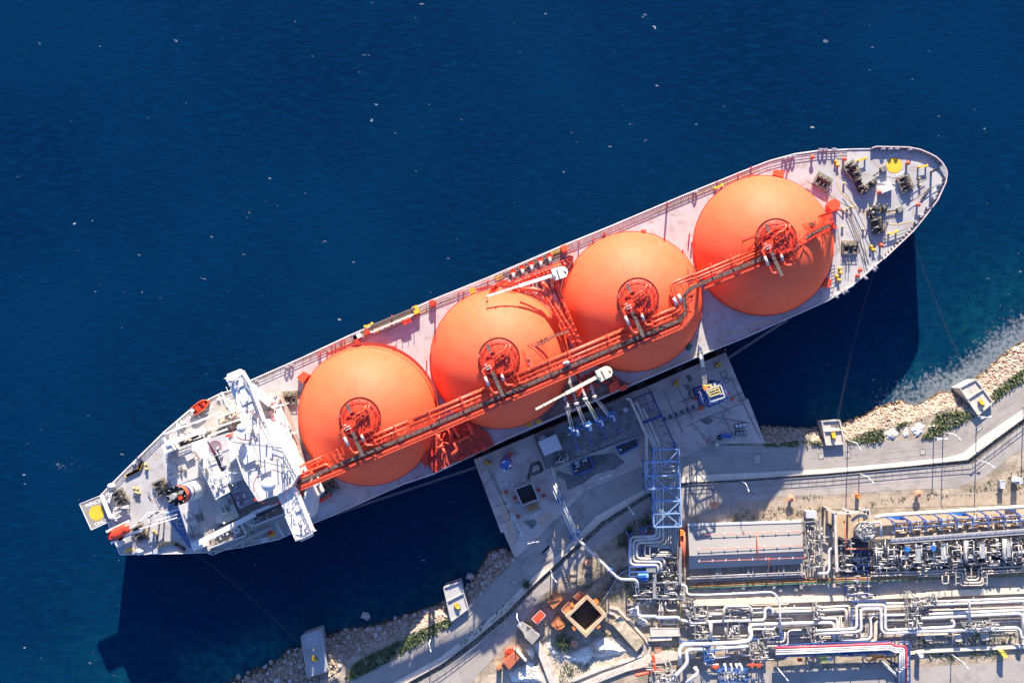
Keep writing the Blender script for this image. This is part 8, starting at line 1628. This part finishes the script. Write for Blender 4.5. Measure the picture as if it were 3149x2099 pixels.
# walkway beam and blue canopies
wk = thing('service_walkway', 'long grey grating walkway between the blue canopies and the process skids', 'walkway', P(2900, 1645, GZ)); w_ = PP([(2738,1662),(2930,1648),(3149,1632),(3300,1622)], 9.5); f = MB()
for a, b in zip(w_, w_[1:]): f.beam(a, b, 1.5, .2)
f.build('deck', mat('grating_grey', (.34, .36, .40), .5, metal=.3, var=.25, vs=1.5), wk); f = MB(); rails(f, [p + Vector((0, -.7, 0)) for p in w_], 1.1, 1.4, .06, 2); rails(f, [p + Vector((0, .7, 0)) for p in w_], 1.1, 1.4, .06, 2); f.build('handrail', STEEL, wk); f = MB()
for k in range(12): p = P(2740 + 40*k, 1662 - 2.9*k, 9.5); f.beam(Vector((p.x, p.y, GZ)), p, .3)
f.build('post', BLUE, wk)
for k in range(10):
    x = 2722 + 48*k; y = 1588 - 3.0*k; t = thing('canopy_frame', ('first', 'second', 'third', 'fourth', 'fifth', 'sixth', 'seventh', 'eighth', 'ninth', 'last')[k] + ' blue cantilever frame along the tan wall, counted from the concrete enclosure', 'steel frame', P(x + 28, y + 40, GZ), 'blue cantilever frames'); f = MB()
    a = P(x, y, 11.5); b = P(x + 30, y + 18, 11); c = P(x + 30, y + 52, 9); f.beam(a, b, .35, .5); f.build('rafter', mat('royal_blue_steel', (.045, .12, .38), .45, var=.2), t); f = MB(); f.beam(b, c, .35); f.beam(c, Vector((c.x, c.y, GZ)), .3); f.build('post', mat('sunlit_blue_steel', (.13, .28, .58)), t); f = MB(); f.beam(a.lerp(b, .55), b.lerp(c, .5), .25); f.build('brace', mat('royal_blue_steel', (.03, .11, .50)), t)
    if k in (0, 4): MB().prism([a + Vector((.4, .0, .1)), P(x + 46, y - 1, 11.6), P(x + 66, y + 10, 11.2), b + Vector((.4, .9, .1))], 11.1, 11.25, True).build('roof_sheet', mat('bright_blue_steel', (.03, .20, .62)), t)
lb_ = thing('canopy_beam', 'long sunlit blue beams tying the cantilever frames together', 'beam', P(2900, 1600, GZ)); f = MB()
for dy, z in ((22, 10.4), (38, 9.4)): f.beam(P(2750, 1586 + dy, z), P(3200, 1558 + dy, z), .3)
f.build('beam', mat('sunlit_blue_steel', (.13, .28, .58)), lb_)
pipe('very long cream pipe along the terrace behind the blue cantilever frames', [(2690,1592),(2710,1585),(2900,1573),(3149,1557),(3300,1548)], .62, 7.6, mat('cream_strip', (.66, .58, .45)), 1.0, flange=9)
struct('unit_apron', MB().sheet(PP([(2680,1596),(3149,1566),(3300,1556),(3300,1622),(3149,1630),(2740,1656),(2690,1656)], GZ + .06)), mat('tan_apron', (.56, .44, .31), .9, var=.12, vs=.5, dirt=(.42, .28, .17), ds=.5))
for k in range(9): 
    x = 2760 + 44*k; y = 1610 - 2.8*k; module('pump_group', ('first', 'second', 'third', 'fourth', 'fifth', 'sixth', 'seventh', 'eighth', 'ninth')[k] + ' small pump group on the tan apron, counted from the concrete enclosure', [(x, y), (x + 26, y - 1), (x + 27, y + 24), (x + 1, y + 26)], GZ, 7.2, 300 + k, 26, (mat('rusty_pipe', (.30, .16, .08)), CRM, SM), grp='pump groups on the tan apron', cat='pump group')
kc = thing('kiosk', 'dark square instrument column casting a long shadow on the far terrace', 'kiosk', P(3120, 1478, GZ)); MB().box(P(3118, 1474, GZ), 1.8, 1.8, GZ, 9.5).build('column', mat('fitting_grey', (.5, .5, .53)), kc); MB().box(P(3122, 1474, 9.5), 2.6, 1.0, 9.5, 9.9).build('head', WHITE, kc)
boxthing('equipment_box', 'small grey box with a red dot beside the dark instrument column', 'box', [(3076,1478),(3090,1477),(3091,1500),(3077,1501)], GZ, 7.5, mat('fitting_grey', (.5, .5, .53)))
boxthing('equipment_box', 'small orange box on the terrace at the lamp shadow', 'box', [(2636,1520),(2644,1519),(2645,1530),(2637,1531)], GZ, 7.6, mat('orange_cab', (.75, .22, .04)))
